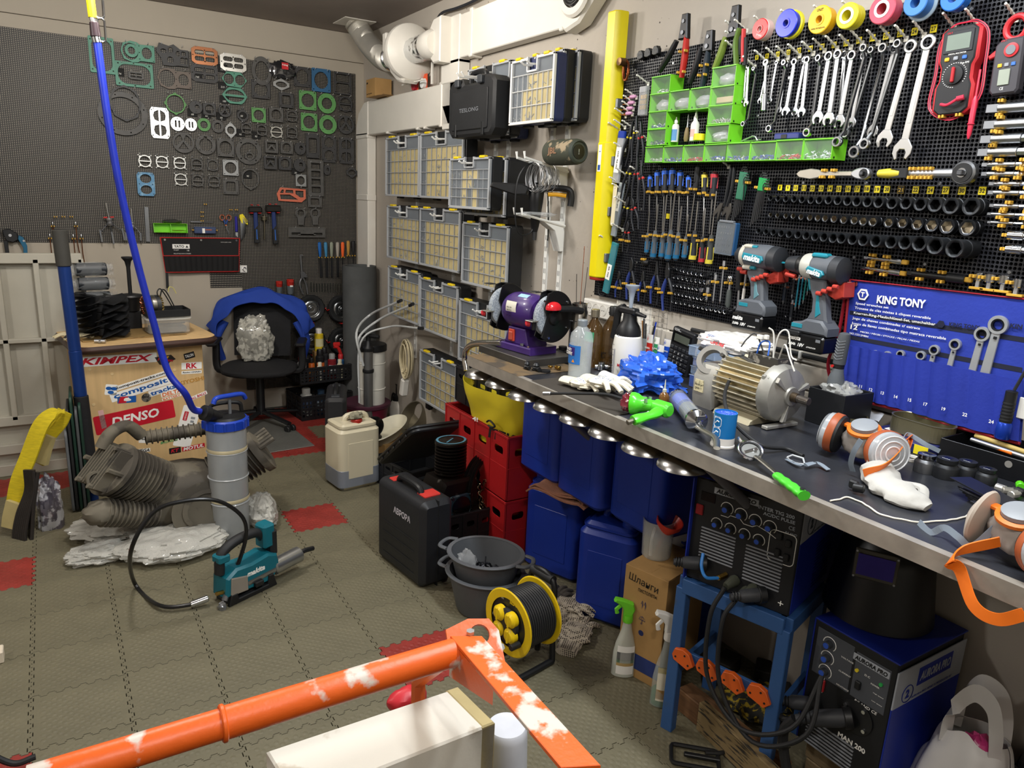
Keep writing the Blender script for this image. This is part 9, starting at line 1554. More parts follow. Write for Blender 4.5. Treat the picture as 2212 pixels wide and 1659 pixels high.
for q in Qk(3):M().Qv(Qx(.014,14,.013*cos(q*2.1+.5),.013*sin(q*2.1+.5),0,.009),-.0012,-.0007).ob('leaf_mark',CR_,o)
x,z=ST(274,863);o=st('',x,z,.08*k,.032*k,CR_,None,.05);M().Qv([(-.04,-.016),(-.004,-.016),(.006,.016),(-.03,.016)],-.0012,-.0007).ob('red_field',RD_,o);M().Ze((0,-.001,0),(.016,.0008,.010),.5,4,14,6).ob('rider',PRW,o)
x,z=ST(316,859);M().Qv(Qx(.023,20),-.0008,0).ob('sticker',mt('2a2826',.5,c2='6a655e',thr=.5,sc=60),t,(-w/2+w*x,0,h*z))
x,z=ST(357,778);o=M().Qv([(-.05,.02),(.03,.026),(.052,-.0),(.02,-.012),(.01,-.034),(-.03,-.02)],-.0008,0).ob('sticker',mt('26201c',.5),t,(-w/2+w*x,0,h*z));txt('Polygon',.075,.02,RD_,o,(0,-.001,0),(0,.2,0),.2,.04);M().Qv([(-.02,.018),(.02,.02),(.01,.005),(-.01,.004)],-.0012,-.0009).ob('yellow_patch',mt('d8a82a',.5),o)
x,z=ST(404,921);o=st('',x,z,.085*k,.21*k,PRW,None,.32);txt('TT',.05,.03,RD_,o,(-.02,-.001,-.045),(0,.0,0),.2,.05);M().Qv(Qy(.022,.05,.002,1,-.022,.055),-.0012,-.0007).ob('denso_field',RD_,o);txt('DENSO',.04,.009,PRW,o,(-.022,-.0014,.055),(0,-pi/2,0))
for z_,r_ in ((.05,.011),(.03,.009),(.01,.017),(-.01,.015),(-.035,.010),(-.055,.008)):M().box(.018,-.0013,z_,r_*2,.0008,.012,.001).ob('spark_plug_print',mt('8f9498',.4),o)
for px,py in ((194,798),(242,808),(202,874),(377,799),(196,993)):x,z=ST(px,py);M().cyl((0,0,0),(0,-.002,0),.0075,n=14,c=.0008).ob('screw_cap',mt('d8bd8c',.5),t,(-w/2+w*x,0,h*z))
cw=t.matrix_world;CT=lambda x,y,z=0:cw@V((x,y,h+.041+z));HC=h
t=T('fan_stack','stack of five black plastic fan impellers on the left of the cabinet top','fan stack',CT(-.155,.14,.006),rz);t.scale=(1.25,1.25,1.08)
for q in Qk(5):
 m_=M().cyl((0,0,.008+.037*q),(0,0,.040+.037*q),.022,n=16)
 for j in Qk(7):
  a0=2*pi*j/7+q*.35;m_.Zd(lambda u,v:((.02+.082*u)*cos(a0+.75*v*(.5+.6*u)),(.02+.082*u)*sin(a0+.75*v*(.5+.6*u)),.008+.037*q+.032*v+.004*u),4,4,.0015)
 m_.ob('impeller',mt('1d1e20',.42),t)
for q in Qk(4):
 t=T('bagged_roll','black cylinder in clear film, %s from the top of the stack of four'%ORD[q],'roll',CT(-.15+.004*q,.31,.325-.074*q),rz,'bagged black cylinders');M().cyl((-.07,0,0),(.07,0,0),.033,n=26,c=.003).ob('roll',mt('1b1f24',.4),t)
 b_=M().Ze((0,0,0),(.09,.037,.037),.14,5,40,18,seed=q,pw=.75)
 for s in (-1,1):b_.Zd(lambda u,v:(s*(.075+.03*u),.01*sin(9*v+q),-.03+.06*v+.006*sin(14*u+5*v)),5,8,.0003)
 b_.ob('film',mt('d8dcde',.1,al=.12,coat=.3),t)
Qa(M().box(0,0,.03,.16,.10,.06,.003),'support_block',GREY,'grey block behind the fan stack under the bagged cylinders','block',CT(-.16,.30,0),rz)
t=T('clear_box','clear plastic food box with loose metal inside on the cabinet top','box',CT(.15,.13,.006),rz-.05);m_=mt('cfd0cc',.15,al=.33,coat=.8);M().Qv(Qy(.205,.14,.03,4),0,.075,.008,ax='z').ob('box',m_,t);M().Qv(Qy(.225,.16,.035,4),.073,.083,.003,ax='z').ob('lid',mt('d8d8d2',.2,al=.5,coat=.6),t);M().box(.0,0,.02,.17,.1,.03,.004).box(.02,0,.045,.14,.01,.008).ob('contents',mt('4a4b4d',.4,.5),t)
t=T('black_tray','shallow black tray on the clear box','tray',CT(.155,.16,.0905),rz-.05);M().box(0,0,.003,.21,.15,.004).box(0,-.075,.02,.21,.004,.036).box(0,.075,.02,.21,.004,.036).box(-.105,0,.02,.004,.15,.036).box(.105,0,.02,.004,.15,.036).ob('tray',BLK,t)
t=T('stator','copper-wound motor stator with black leads standing in the tray','stator',CT(.09,.16,.096+.052),rz+.1)
M().Qu([(.034,-.032),(.052,-.032),(.052,.032),(.034,.032)],(0,0,0),(1,0,0),36).ob('core',mt('4c4d50',.4,.7),t);M().Qu([(.0525,-.010),(.053,0),(.0525,.010)],(0,0,0),(1,0,0),36,cap=False).ob('bright_band',mt('b9b7b0',.3,1),t)
for s,c in ((-1,'8a5238'),(1,'a8925a')):
 m_=M()
 for q in Qk(18):a=2*pi*q/18;m_.Qw([(s*(.032+.012*sin(b)),(.040+.008*cos(b))*cos(a+.12*cos(b)),(.040+.008*cos(b))*sin(a+.12*cos(b))) for b in [j*.785 for j in Qk(8)]],.0042,5,True)
 tag(m_.ob('winding',mt(c,.35,.8),t),kind='stuff')
for q,p_ in Qj(([(.03,-.02,.03),(.02,-.03,.07),(.04,-.02,.085),(.07,0,.05),(.11,0,-.03)],[(.04,-.01,.04),(.05,-.02,.08),(.08,0,.06),(.12,0,-.03)],[(.1,.03,.06),(.105,.03,.085),(.125,.03,.08),(.14,.03,.05)])):M().Qw(sm(p_,6),.0032 if q<2 else .002,7).ob('lead',BLKM if q<2 else mt('c9c06a',.5),t)
t=T('plunger_pump','black pump with a mushroom knob standing behind the stator','pump',CT(.03,.33,0),rz);M().box(0,0,.05,.08,.06,.10,.006).Qu([(.04,.10),(.05,.16),(.06,.175),(.055,.185),(.03,.19)],n=24).ob('body',BLK,t);M().Qu([(.010,.18),(.010,.33),(.016,.36),(.03,.378),(.03,.384),(0,.386)],n=22).ob('plunger',BLK,t)
t=T('knob_clamp','steel clamp with black star knob left of the fan stack','clamp',CT(-.215,.28,0),rz);M().box(0,0,.08,.07,.05,.16,.006).ob('body',ZNC,t);M().cyl((.0,0,.16),(0,0,.19),.006,n=10).Qu([(.012,.188),(.028,.194),(.028,.21),(.02,.215)],n=8).ob('knob',BLK,t)
Qi('cream work glove hanging off the left cabinet edge',CT(-.27,.16,.0),rz+2.7,mt('cfc3a0',.9,c2='2b2723',thr=.62,sc=14));Qa(M().cyl((-.03,0,.010),(.02,-.01,.010),.009,n=12,c=.001).cyl((-.005,.02,.010),(-.005,-.02,.010),.006,n=10),'pipe_tee',ZNC,'small steel pipe tee before the fan stack','fitting',CT(-.19,.0,0),rz-.4)
def rod(lb,nm,pts,cat,mts):
 o=T(nm,lb,cat,pts[0][0]);
 for (p0,p1,r,m_,n_) in mts:M().cyl(pts[0][0].lerp(pts[1][0],p0)-pts[0][0],pts[0][0].lerp(pts[1][0],p1)-pts[0][0],r,n=22,c=.002).ob(n_,m_,o)
JB=mt('1c3a7c',.3,.3);yb0=1.80;rod('long blue jack handle with black foam sleeves leaning against the cabinet','jack_handle',[(on(2,.0,205,1090)+V((0,.0,0)),),(on(1,1.72,128,497),)],'handle',((0,.06,.020,JB,'tube'),(.06,.42,.031,mt('1c1c1f',.75,bump=.3),'lower_sleeve'),(.42,.585,.027,JB,'tube'),(.585,.88,.0255,JB,'upper_tube'),(.88,1.,.030,mt('3b3a36',.7),'grip')))
t=T('folded_table','dark green and grey folded boards standing beside the cabinet','boards',pz(186,1085),-.03)
for q,(c,hh) in Qj((('1d3b30',.52),('55585a',.50),('1d3b30',.56),('2a2b2d',.50),('6a6d70',.40))):M().Qv(Qy(.24,hh,.03,3,0,hh/2),-.02+.016*q,-.008+.016*q,.003,X=RT_(pi/2,4,'Z')).ob('board',mt(c,.5),t)
SY=mt('cdb81c',.8,var=.15,sc=30,stretch=(1,1,8));Y0=pz(45,1150).y;G=lambda x,y,dy=0:on(1,Y0+dy,x,y)
t=T('lifting_sling','yellow webbing lifting sling folded over at the far left','sling',G(40,1140));I_=lambda v_:v_-V(t.location)
M().strap(sm([I_(G(*q,.0)) for q in ((26,1135),(38,1050),(62,985),(88,920),(115,893),(140,888))],8),.075,.008,(.75,-.6,.1)).ob('webbing',SY,t);M().strap(sm([I_(G(*q,.05)) for q in ((140,888),(128,915),(100,950),(80,1000))],7),.07,.007,(.75,-.6,.1)).ob('inner_webbing',SY,t)
M().strap([I_(G(*q,.03)) for q in ((103,940),(94,968),(86,1000))],.07,.02,(.75,-.6,.1)).ob('sewn_end',mt('b5a672',.85),t);M().strap([I_(G(*q,-.02)) for q in ((32,1085),(24,1120),(22,1140))],.07,.02,(.75,-.6,.1)).ob('sewn_end',mt('b5a672',.85),t)
t=T('cable_bundle','bundle of thick dark cables hanging down left of the film-wrapped pack','cables',G(60,1170));
for q in Qk(7):M().Qw(sm([I_(G(*z_,-.05-.008*q)) for z_ in ((54+3*q,1015),(56+3*q,1060),(38+4*q,1110),(30+4*q,1160),(42+3*q,1178),(62+q,1168),(66+q,1100),(70+2*q,1020))],5),.0075,8).ob('cable',mt('2a2624',.55),t)
t=Qc('long pack wrapped in shiny clear stretch film leaning beside the slings','film_pack',G(118,1180,.02),(.055,.05,.19),mt('5a5660',.12,c2='b9bac0',thr=.52,sc=20,coat=1),21,.25,cat='pack',n=40,mm=34)
DU=mt('4f4a42',.75,.1,c2='6b6558',thr=.5,sc=9,bump=.2);p=pz(380,1150);t=T('compressor','large dusty twin-cylinder compressor head block lying on bubble wrap','compressor',(p.x-.06,p.y+.06,.03),.0);t.scale=(1.3,1.3,1.12)
def Qo(x,y,z,D_,R,n,st_,nm,hd=.03,N=28):
 D_=V(D_).normalized();o=V((x,y,z));M().cyl(o,o+D_*(n*st_),R*.78,n=N).ob(nm+'_core',DU,t)
 for q in Qk(n):M().Qu([(R*.7,0),(R,.0015),(R,.0045),(R*.7,.006)],o+D_*(q*st_),D_,N).ob('fin',DU,t)
 return o+D_*(n*st_)
M().Ze((.07,.0,.12),(.15,.12,.12),.05,2,30,18,pw=.7,lo=-.98).ob('crankcase',DU,t);M().Qu([(.05,0),(.09,.004),(.105,.02),(.108,.03),(.06,.032)],(.12,-.12,.10),(.25,-1,.1),32).ob('front_cover',DU,t);M().Qu([(.072,0),(.078,.004),(.062,.006)],(.13,-.152,.105),(.25,-1,.1),30,cap=False).ob('cover_ring',DU,t)
e=Qo(.0,-.03,.18,(-.75,-.25,.62),.095,10,.0155,'cylinder');D_=V((-.75,-.25,.62)).normalized()
M().Qu([(.085,0),(.1,.004),(.1,.02),(.085,.026)],e,D_,28).ob('head_plate',DU,t);X3=basis(D_);R3=MX((( X3[0].x,X3[1].x,D_.x,e.x),(X3[0].y,X3[1].y,D_.y,e.y),(X3[0].z,X3[1].z,D_.z,e.z),(0,0,0,1)))
for q in Qk(9):M().box(-.064+.016*q,0,.045,.005,.15,.042,.001,X=R3).ob('head_fin',DU,t)
for q in Qk(6):a=q*pi/3;M().cyl(R3@V((.085*cos(a),.085*sin(a),.02)),R3@V((.085*cos(a),.085*sin(a),.075)),.009,n=6).ob('bolt',DU,t)
M().Qu([(.026,0),(.030,.03),(.022,.03),(.020,.005)],R3@V((.0,-.05,.05)),(.3,-1,.2),22).ob('port',DU,t)
e=Qo(-.02,-.09,.09,(-.85,-.25,.34),.052,12,.0145,'lower_cylinder',N=22);M().Ze(e,(.05,.05,.045),.2,3,16,10).ob('lower_head',DU,t)
e=Qo(.20,.0,.17,(.85,-.1,.5),.085,9,.0165,'right_cylinder');M().Qu([(.08,0),(.09,.004),(.09,.03),(.06,.04)],e,(.85,-.1,.5),24).ob('right_head',DU,t)
for q in Qk(5):M().cyl(e+V((.0,.05-.03*q,.05)),e+V((.05,.05-.03*q,.085)),.009,n=6).ob('bolt',DU,t)
e=Qo(-.02,.02,.36,(1,.0,.03),.03,13,.017,'intercooler',N=18);M().Qw(sm([(-.15,-.04,.36),(-.12,-.03,.41),(-.07,-.0,.42),(-.03,.01,.37)],6),.022,12).ob('pipe',DU,t);M().Qw(sm([(.2,.02,.36),(.26,.02,.38),(.29,.01,.33)],5),.02,12).ob('pipe',DU,t)
BW=mt('c9c8c0',.22,al=.72,coat=.6,bump=1.,bsc=150)
for q,(x,y,r,am,lb) in Qj(((380,1190,(.21,.15,.055),.35,'big sheet of bubble wrap under the compressor, front'),(250,1150,(.17,.14,.05),.55,'crumpled bubble wrap under the compressor, left heap'),(225,1205,(.14,.08,.035),.6,'crumpled film lying left in front of the compressor'),(565,1130,(.07,.12,.08),.3,'rounded bubble wrap bulge right of the clear cylinder'))):Qc(lb,'bubble_wrap',pz(x,y)+V((0,0,.001)),r,BW,30+q,am*.5,2.4,0,n=64,mm=34,pw=1)
def Qq(lb,p,rz,R,H,mb,mc,rings,front=True):
 o=T('fluid_extractor',lb,'extractor',p,rz);m_=M().Qu([(R*.92,0),(R*.95,.006),(R,H)],n=40);m_.ob('cylinder',mb,o)
 for z in rings:M().Qu([(R*.96,H*z-.004),(R*1.03,H*z),(R*.96,H*z+.004)],n=40,cap=False).ob('hoop',mb,o)
 M().Qu([(R*1.0,H-.035),(R*1.10,H-.032),(R*1.10,H+.004),(R*1.03,H+.010),(R*.95,H+.010)],n=40).ob('lid_ring',mc,o)
 return o
p=pz(500,1150);H=hgt(p,905);BCAP=mt('1a3fae',.35);t=Qq('translucent cylinder fluid extractor with blue screw lid and hose from the ceiling',p,0,.084,H,mt('b7bbbd',.22,al=.72,coat=.6,var=.08),BCAP,(.30,.52,.74));
for z in (.33,.76):M().Qu([(.083,H*z-.008),(.0855,H*z),(.083,H*z+.008)],n=40,cap=False).ob('dried_line',mt('c9bd9a',.6),t)
for q in Qk(14):a=2*pi*q/14;M().box(.094*cos(a),.094*sin(a),H-.014,.008,.006,.034,.001,X=None).ob('lid_rib',BCAP,t)
M().Qu([(.084,H+.008),(.076,H+.02),(.0,H+.024)],n=36).ob('lid_top',BLK,t);M().cyl((.02,0,H+.02),(.02,0,H+.085),.007,n=10).ob('pump_rod',GREY,t);M().Qw(sm([(-.05,-.02,H+.078),(-.035,-.015,H+.10),(.02,0,H+.103),(.075,.015,H+.10),(.09,.02,H+.078)],5),.0125,10,flat=.8).ob('blue_t_handle',BCAP,t);M().Qw(sm([(-.055,.03,H+.02),(-.045,.03,H+.06),(.06,.035,H+.06),(.075,.03,H+.02)],5),.009,9).ob('carry_handle',BLK,t)
M().cyl((-.03,-.03,H+.02),(-.075,-.05,H+.045),.024,.026,n=20,c=.002).ob('elbow',BLK,t);M().Qu([(.03,0),(.033,.004),(.033,.03),(.027,.034)],(-.072,-.049,H+.044),(-.9,-.35,.45),12).ob('hose_nut',BLK,t)
q0=V(p)+V((-.108,-.062,H+.062));y1=1.05;hp=[q0,q0+V((-.03,-.012,.02))]+[on(1,yy,px,py) for px,py,yy in ((400,850,1.0),(362,800,1.02),(330,690,1.04),(295,560,1.05),(258,400,1.05),(232,250,1.05),(210,92,1.05))]
t=T('supply_hose','blue air hose hanging from the ceiling hook down to the blue-lidded extractor','hose',hp[-1]);iv=-V(hp[-1]);M().Qw([v_+iv for v_ in sm(hp,10)],.0135,12).ob('blue_hose',mt('1c2fa8',.35),t)
tp=[on(1,1.05,*z_)+iv for z_ in ((210,92),(207,80),(205,72),(203,48),(200,38),(195,0),(190,-30))];M().cyl(tp[0],tp[1],.015,n=14).ob('ferrule',CHR,t);M().cyl(tp[1],tp[3],.017,.015,n=12,c=.002).ob('coupling',mt('2c1f24',.4),t);M().cyl(tp[3],tp[4],.011,n=10).ob('nipple',CHR,t);M().Qw(sm(tp[4:],4),.014,10).ob('yellow_hose',mt('d2c21c',.4),t)
c_=on(1,1.05,213,16);t=T('carabiner','steel quick links hanging from the ceiling beside the yellow hose','carabiner',c_);M().Qw([(x,0,z) for x,z in Qy(.028,.07,.013,5)],.0042,8,True).ob('link',CHR,t);M().Qw([(x+.003,.0,z-.072) for x,z in Qy(.022,.075,.010,5)],.0038,8,True).ob('link',CHR,t);M().Qw([(x-.002,.0,z+.07) for x,z in Qy(.022,.07,.010,5)],.0038,8,True).ob('link',CHR,t)
p=pz(535,1285);t=T('cordless_grease_gun','teal and black cordless grease gun with steel tube and long black hose on the floor','grease gun',(p.x,p.y+.03,0),.42);t.scale=(1.08,1.15,1.1);TM_=mt('0f6473',.42,var=.05)
M().Qv([(-.105,.03),(.09,.02),(.12,.075),(.11,.115),(.07,.13),(.0,.12),(-.06,.125),(-.10,.10)],-.04,.04,.008).ob('body',TM_,t);M().Qv([(-.09,.035),(-.02,.03),(-.02,.085),(-.085,.10)],-.044,.0,.003).ob('gear_cover',mt('8d857a',.5),t)
M().Qw(sm([(-.10,0,.11),(-.09,0,.175),(-.03,0,.205),(.05,0,.205),(.085,0,.17)],6),.0185,12,flat=.9).ob('handle',BLKM,t);M().box(-.09,0,.165,.045,.045,.03,.006).ob('front_block',TM_,t);M().box(.09,0,.185,.05,.055,.09,.008).ob('end_block',TM_,t);M().box(.108,0,.155,.03,.06,.10,.008).ob('battery',BLKM,t)
M().cyl((-.02,-.02,.052),(.21,-.02,.062),.022,n=26,c=.003).ob('steel_tube',mt('a7a9aa',.3,.9),t);M().cyl((.10,-.02,.057),(.225,-.02,.063),.029,n=28,c=.005).ob('steel_barrel',mt('b0b2b3',.28,.9),t);M().Qw(sm([(.22,-.02,.063),(.25,-.02,.066),(.29,-.02,.06)],4),.009,8).ob('end_cord',BLK,t)
M().box(.0,0,.009,.19,.07,.016,.004).Qv([(-.10,0),(.10,0),(.085,.05),(.065,.05),(.06,.018),(-.06,.018),(-.065,.04),(-.09,.04)],-.046,-.03,.003).ob('base_skid',BLK,t);txt('makita',.075,.02,PRW,t,(.015,-.0405,.088),shear=.25,bold=.04);M().box(.02,-.044,.04,.035,.02,.02,.003).ob('clip',BLK,t)
q_=[t.matrix_world.inverted()@v_ for v_ in (pz(450,1292,.03),pz(412,1306,.02),pz(345,1308,.02),pz(292,1262,.02),on(1,p.y,283,1190),on(1,p.y,330,1108),on(1,p.y,400,1082),on(1,p.y,470,1082),on(1,p.y,522,1115),on(1,p.y,531,1160),on(1,p.y,512,1225),on(1,p.y-.03,495,1270))]
M().Qw(sm(q_,7),.0068,9).ob('hose',mt('161617',.3),t);M().cyl(q_[0],q_[1],.0115,n=14,c=.002).ob('hose_sleeve',CHR,t);d_=q_[-1]-q_[-2];M().cyl(q_[-2],q_[-1],.016,.014,n=12).ob('bag_sleeve',mt('9a9c9e',.15,al=.6,coat=1),t);M().cyl(q_[-1],q_[-1]+d_*.6,.010,n=10).Ze(q_[-1]+d_*.9,(.014,.014,.02),.4,3,14,10).ob('bag_end',mt('8b8c8e',.2,.6),t);M().cyl((-.10,-.02,.05),(-.13,-.02,.055),.007,n=8).ob('brass_nipple',BRASS,t)
p=pz(565,915);rzc=-.35;t=T('office_chair','black office chair with armrests facing right, jacket over its back','chair',p,rzc);CF_=mt('1d1d1f',.85,bump=.3,bsc=150)
M().Ze((0,0,.45),(.25,.24,.045),.03,2,36,14,pw=.8).ob('seat',CF_,t);M().Zd(lambda u,v:(-.19+.38*u,.21+.05*v-.03*sin(pi*u),.50+.42*v-.05*abs(u-.5)**2*4*v),14,12,.05).ob('backrest',CF_,t);M().cyl((0,0,.08),(0,0,.42),.028,n=18).ob('column',BLK,t);M().box(0,.0,.405,.16,.16,.03,.01).box(0,.2,.45,.05,.12,.02).ob('mechanism',BLK,t)
for q in Qk(5):
 a=2*pi*q/5+.5;c,s_=cos(a),sin(a);lg=M().Qw([(.03*c,.03*s_,.10),(.28*c,.28*s_,.062)],.020,8,flat=.7).ob('leg',BLK,t);o=M().cyl((.285*c-.012*s_,.285*s_+.012*c,.027),(.285*c-.034*s_,.285*s_+.034*c,.027),.026,n=18,c=.004).cyl((.285*c+.012*s_,.285*s_-.012*c,.027),(.285*c+.034*s_,.285*s_-.034*c,.027),.026,n=18,c=.004).ob('castor',BLK,lg)
for s in (-1,1):M().Qw(sm([(s*.2,.04,.42),(s*.275,.04,.44),(s*.28,.05,.64)],5),.018,8,flat=1.4).ob('arm_post',BLK,t);M().box(s*.28,.0,.655,.07,.25,.028,.012).ob('armrest',BLK,t)
t.scale=(.95,.95,.84);bpy.context.view_layer.update();cm=t.matrix_world.copy();JK_=mt('1e3f9c',.8,var=.1,bump=.2,bsc=40);t=T('work_jacket','blue work jacket thrown over the chair back','jacket',cm@V((0,.20,.0)),rzc);t.scale=(.86,.6,.86)
def jk(u,v):a=pi*(1-u);f=sin(pi*v);n_=noise.noise(V((u*7,v*6,1)))*.03+.012*sin(22*u+6*v);R=.29+.05*f+n_;return (R*cos(a)*(1+.12*abs(cos(a))),-.13+.26*v+n_,.66+.33*sin(a)*(.80+.12*f)+.05*f+n_*.6)
M().Zd(jk,60,22,.006).ob('body',JK_,t)
for s in (-1,1):M().Qw(sm([(s*.27,.0,.76),(s*.33,-.02,.62),(s*.30,.02,.46)],6),lambda q:.058-.014*q,14,flat=.6).ob('sleeve',JK_,t)
M().Zd(lambda u,v:(-.2+.4*u,.12-.02*sin(6*u),.93-.28*v+.012*sin(14*u)),24,10,.006).ob('collar_fold',JK_,t)
Qc('clear zip bag of wrapped parts leaning on the chair seat','zip_bag',cm@V((-.03,.06,.50)),(.105,.06,.165),mt('8d8c84',.15,c2='bdbbb0',thr=.5,sc=26,coat=1,bump=.5),44,.28,rz=rzc,n=40,mm=34)
M_=M().box(0,0,.003,.62,.66,.004,.001);Qa(M_,'metal_sheet',mt('a3a39c',.35,.7,bump=.4,bsc=45),'bare checker metal sheet lying on the floor under the chair','sheet',(1.10,2.42,.001),.06)
a_=pz(700,900);cb=V((a_.x+.0,a_.y+.10,0))
Qh('lower black lattice crate with bottles in the corner',cb,.1,.36,.26,.17,KC,2);Qh('upper black lattice crate full of spray cans in the corner',cb+V((0,.01,.25)),.1,.36,.26,.11,KC,2)
SC_=lambda z:[(1,0),(1,z),(.8,z+.04),(.5,z+.06)]
for q,(x,y,z,R,H,c,cc,lb) in Qj(((-.13,-.05,.255,.030,.17,'8a8a88','b02a26','grey bottle with red cap at the left of the crate'),(-.07,-.07,.255,.020,.16,'d2641c','1c1c1e','orange bottle with black spout in the upper crate'),(-.02,-.09,.255,.019,.13,'cfcab8','cfcab8','small cream tube standing in front in the upper crate'),(.01,.0,.255,.030,.20,'1d1e20','1a1a1c','black spray can with orange ring in the upper crate'),(.085,-.03,.255,.029,.17,'7c1f26','9a9a98','dark red spray can in the upper crate'),(.12,-.09,.255,.019,.14,'d0cbb0','d0cbb0','cream tube leaning at the right of the upper crate'),(.15,-.02,.255,.024,.16,'2a5a8c','c02a2e','blue bottle with red cap at the right of the crate'),(.06,.06,.255,.030,.20,'2c2c2e','1a1a1c','dark spray can at the back of the crate'),(.03,.08,.43,.031,.155,'dcc02a','ece8e2','white and yellow spray can standing highest'),(-.1,-.03,.008,.040,.19,'b9b7b0','d8d4cc','white bottle in the lower crate'),(.0,-.04,.008,.035,.17,'2f4a66','2a3c50','dark blue can in the lower crate'),(.1,-.05,.008,.038,.20,'a87434','b9b7b0','silver-topped round can in the lower crate'))):
 Qb('spray_can',lb,cb+V((x,y,z+(0 if z<.3 else -.0))),R,H,SC_(.74),[(.7,.78),(.72,.97),(.6,1.),(0,1.)],mt(c,.35),mt(cc,.4),0,label=(.2,.55,-1.1,1.1,mt(('3a3c40','e8a04a','e8e4da','c8622a','b9bcc0','b8b49a','e4e2da','55585c','d8d0a0','4a5a7a','8a94a0','2a4a7c')[q],.5)),grp='cans and bottles in the corner crates')
Qa(M().box(0,0,0,.08,.06,.165,.003),'carton',CARD,'brown carton behind the crates carrying the highest can','box',cb+V((.03,.08,.345)),0)
Qa(M().Qw(sm([(0,0,0),(-.02,0,.05),(-.05,0,.06)],4),.012,8).box(-.03,0,.075,.05,.02,.03,.006),'trigger_head',RED,'red trigger spray head at the right of the crate','spray head',cb+V((.17,.03,.40)),0)
p=pz(803,900);Qa(M().Qu([(.10,0),(.115,0),(.115,hgt(p,580)),(.10,hgt(p,580)),(.10,.01)],n=36),'rolled_mat',mt('4a4c4c',.8,var=.15,bump=.4),'tall grey rolled mat standing in the corner','mat',(p.x-.01,p.y+.2,0),0)
p=pz(803,925);H=hgt(p,745);t=Qq('white ribbed extractor with black lid, steel pump tube and three clear hoses','0' and p,RW+.6,.088,H,mt('d8d6cc',.4,var=.04),BLK,(.2,.5,.8));t['label']='white fluid extractor with black lid and steel hand pump in the corner'
M().cyl((.04,-.095,.02),(.04,-.095,H),.030,n=24,c=.003).ob('pump_tube',mt('9a9c9e',.35,.9),t);M().Qu([(.034,H*.72),(.036,H*.74),(.034,H*.76)],(.04,-.095,0),(0,0,1),24).ob('collar',BLK,t);M().Qu([(.034,H-.02),(.036,H),(.02,H+.02),(.014,H+.06)],(.04,-.095,0),(0,0,1),20).cyl((-.04,-.095,H+.08),(.12,-.095,H+.08),.013,n=12,c=.003).cyl((.04,-.095,H+.03),(.04,-.095,H+.08),.016,n=12).ob('t_handle',BLK,t)
for q,pp in Qj((((785,790),(770,720),(800,680),(860,652)),((780,780),(775,730),(820,690),(885,660)),((776,870),(779,740),(840,706),(905,709)))):
 v_=[t.matrix_world.inverted()@on(1,p.y-.10,*z_) for z_ in pp[:2]]+[t.matrix_world.inverted()@pr(*z_,.2) for z_ in pp[2:]];M().Qw(sm(v_,7),.0075-.0015*(q>1),9).ob('clear_hose',mt('cfd2d2',.3,al=.8),t);M().cyl(v_[-1],v_[-1]+(v_[-1]-v_[-2]).normalized()*.05,.010,n=10).ob('black_tip',BLK,t)
t=T('cable_hank','hank of old cream cable hanging on a wall hook over a white socket','cord',pr(878,775,.10),RW);m_=M();rr_=RR_(2);U=rr_.uniform
for q in Qk(16):R=.075+U(-.014,.012);x0=U(-.02,.02);m_.Qw([(R*.8*cos(b)+x0,-.02+.0028*q,R*1.45*sin(b)) for b in [2*pi*j/20 for j in Qk(20)]],.0042,6,True)
tag(m_.ob('cable_loops',mt('c9bd9c',.5),t),kind='stuff');M().box(.02,0,-.19,.045,.05,.12,.01,X=RT_(.25,4,'Y')).ob('socket_end',WPL,t)
p=pz(775,905);t=T('maroon_tub','round maroon tub with a flat dark purple lid','tub',V((p.x-.02,p.y-.2,0)),0);M().Qu([(.10,0),(.12,.01),(.145,.16),(.15,.165)],n=40).ob('tub',mt('6d1a30',.4),t);M().Qu([(.152,.155),(.158,.16),(.158,.178),(.148,.184),(.12,.180),(0,.180)],n=40).ob('lid',mt('45202f',.45),t)
p=pz(858,905);t=T('pump_sprayer','small white pump sprayer with black head and handle behind the basin','sprayer',p,RW);M().Qu([(.05,0),(.055,.01),(.05,.11),(.03,.14)],n=24).ob('tank',WPL,t);M().Qu([(.034,.135),(.034,.165),(.012,.18),(.010,.24),(.016,.25),(0,.252)],n=18).ob('head',BLK,t);M().Qw(sm([(0,0,.17),(-.07,0,.16),(-.09,0,.05)],4),.012,8).ob('handle',BLK,t)
Qa(M().box(0,0,.09,.10,.08,.18,.002),'wood_board',mt('a88456',.7),'light wooden block with a dark arrow behind the steel pan','block',pz(905,900)+V((.05,.05,0)),RW);p=pz(905,940);t=T('steel_pan','deep dented aluminium pan standing on its side','pan',V((p.x,p.y,.10)),RW,None,.35);M().Qu([(.09,0),(.095,.08),(.10,.082),(.098,.0),(.0,-.004)],(0,0,0),(-.1,-.8,.6),34,cap=False).ob('pan',mt('8a8474',.4,.8),t);Qa(M().Qv(Qy(.055,.08,.01,3),-.03,.0,.006),'work_lamp',BLK,'small square black lamp left of the black crate rim','lamp',on(2,.28,932,870),RW)
JW=mt('d2c9ae',.35,al=.93,var=.1,sc=5,c2='b9a984',thr=.68);p=pz(770,1055);t=jerry('translucent white jerrycan half full of grey liquid with a red cap','0' and V((p.x+.01,p.y+.09,0)),.12,.235,.20,.385,JW,mt('a8281f',.4),.02);M().Qv(Qy(.238,.203,.035,4),.004,.125,.016,ax='z').ob('liquid',mt('7b8089',.35,var=.05),t);M().Ze((.0,-.045,.385),(.04,.025,.02),.5,4,18,10,seed=3).ob('rag_knot',mt('8a8672',.9),t)
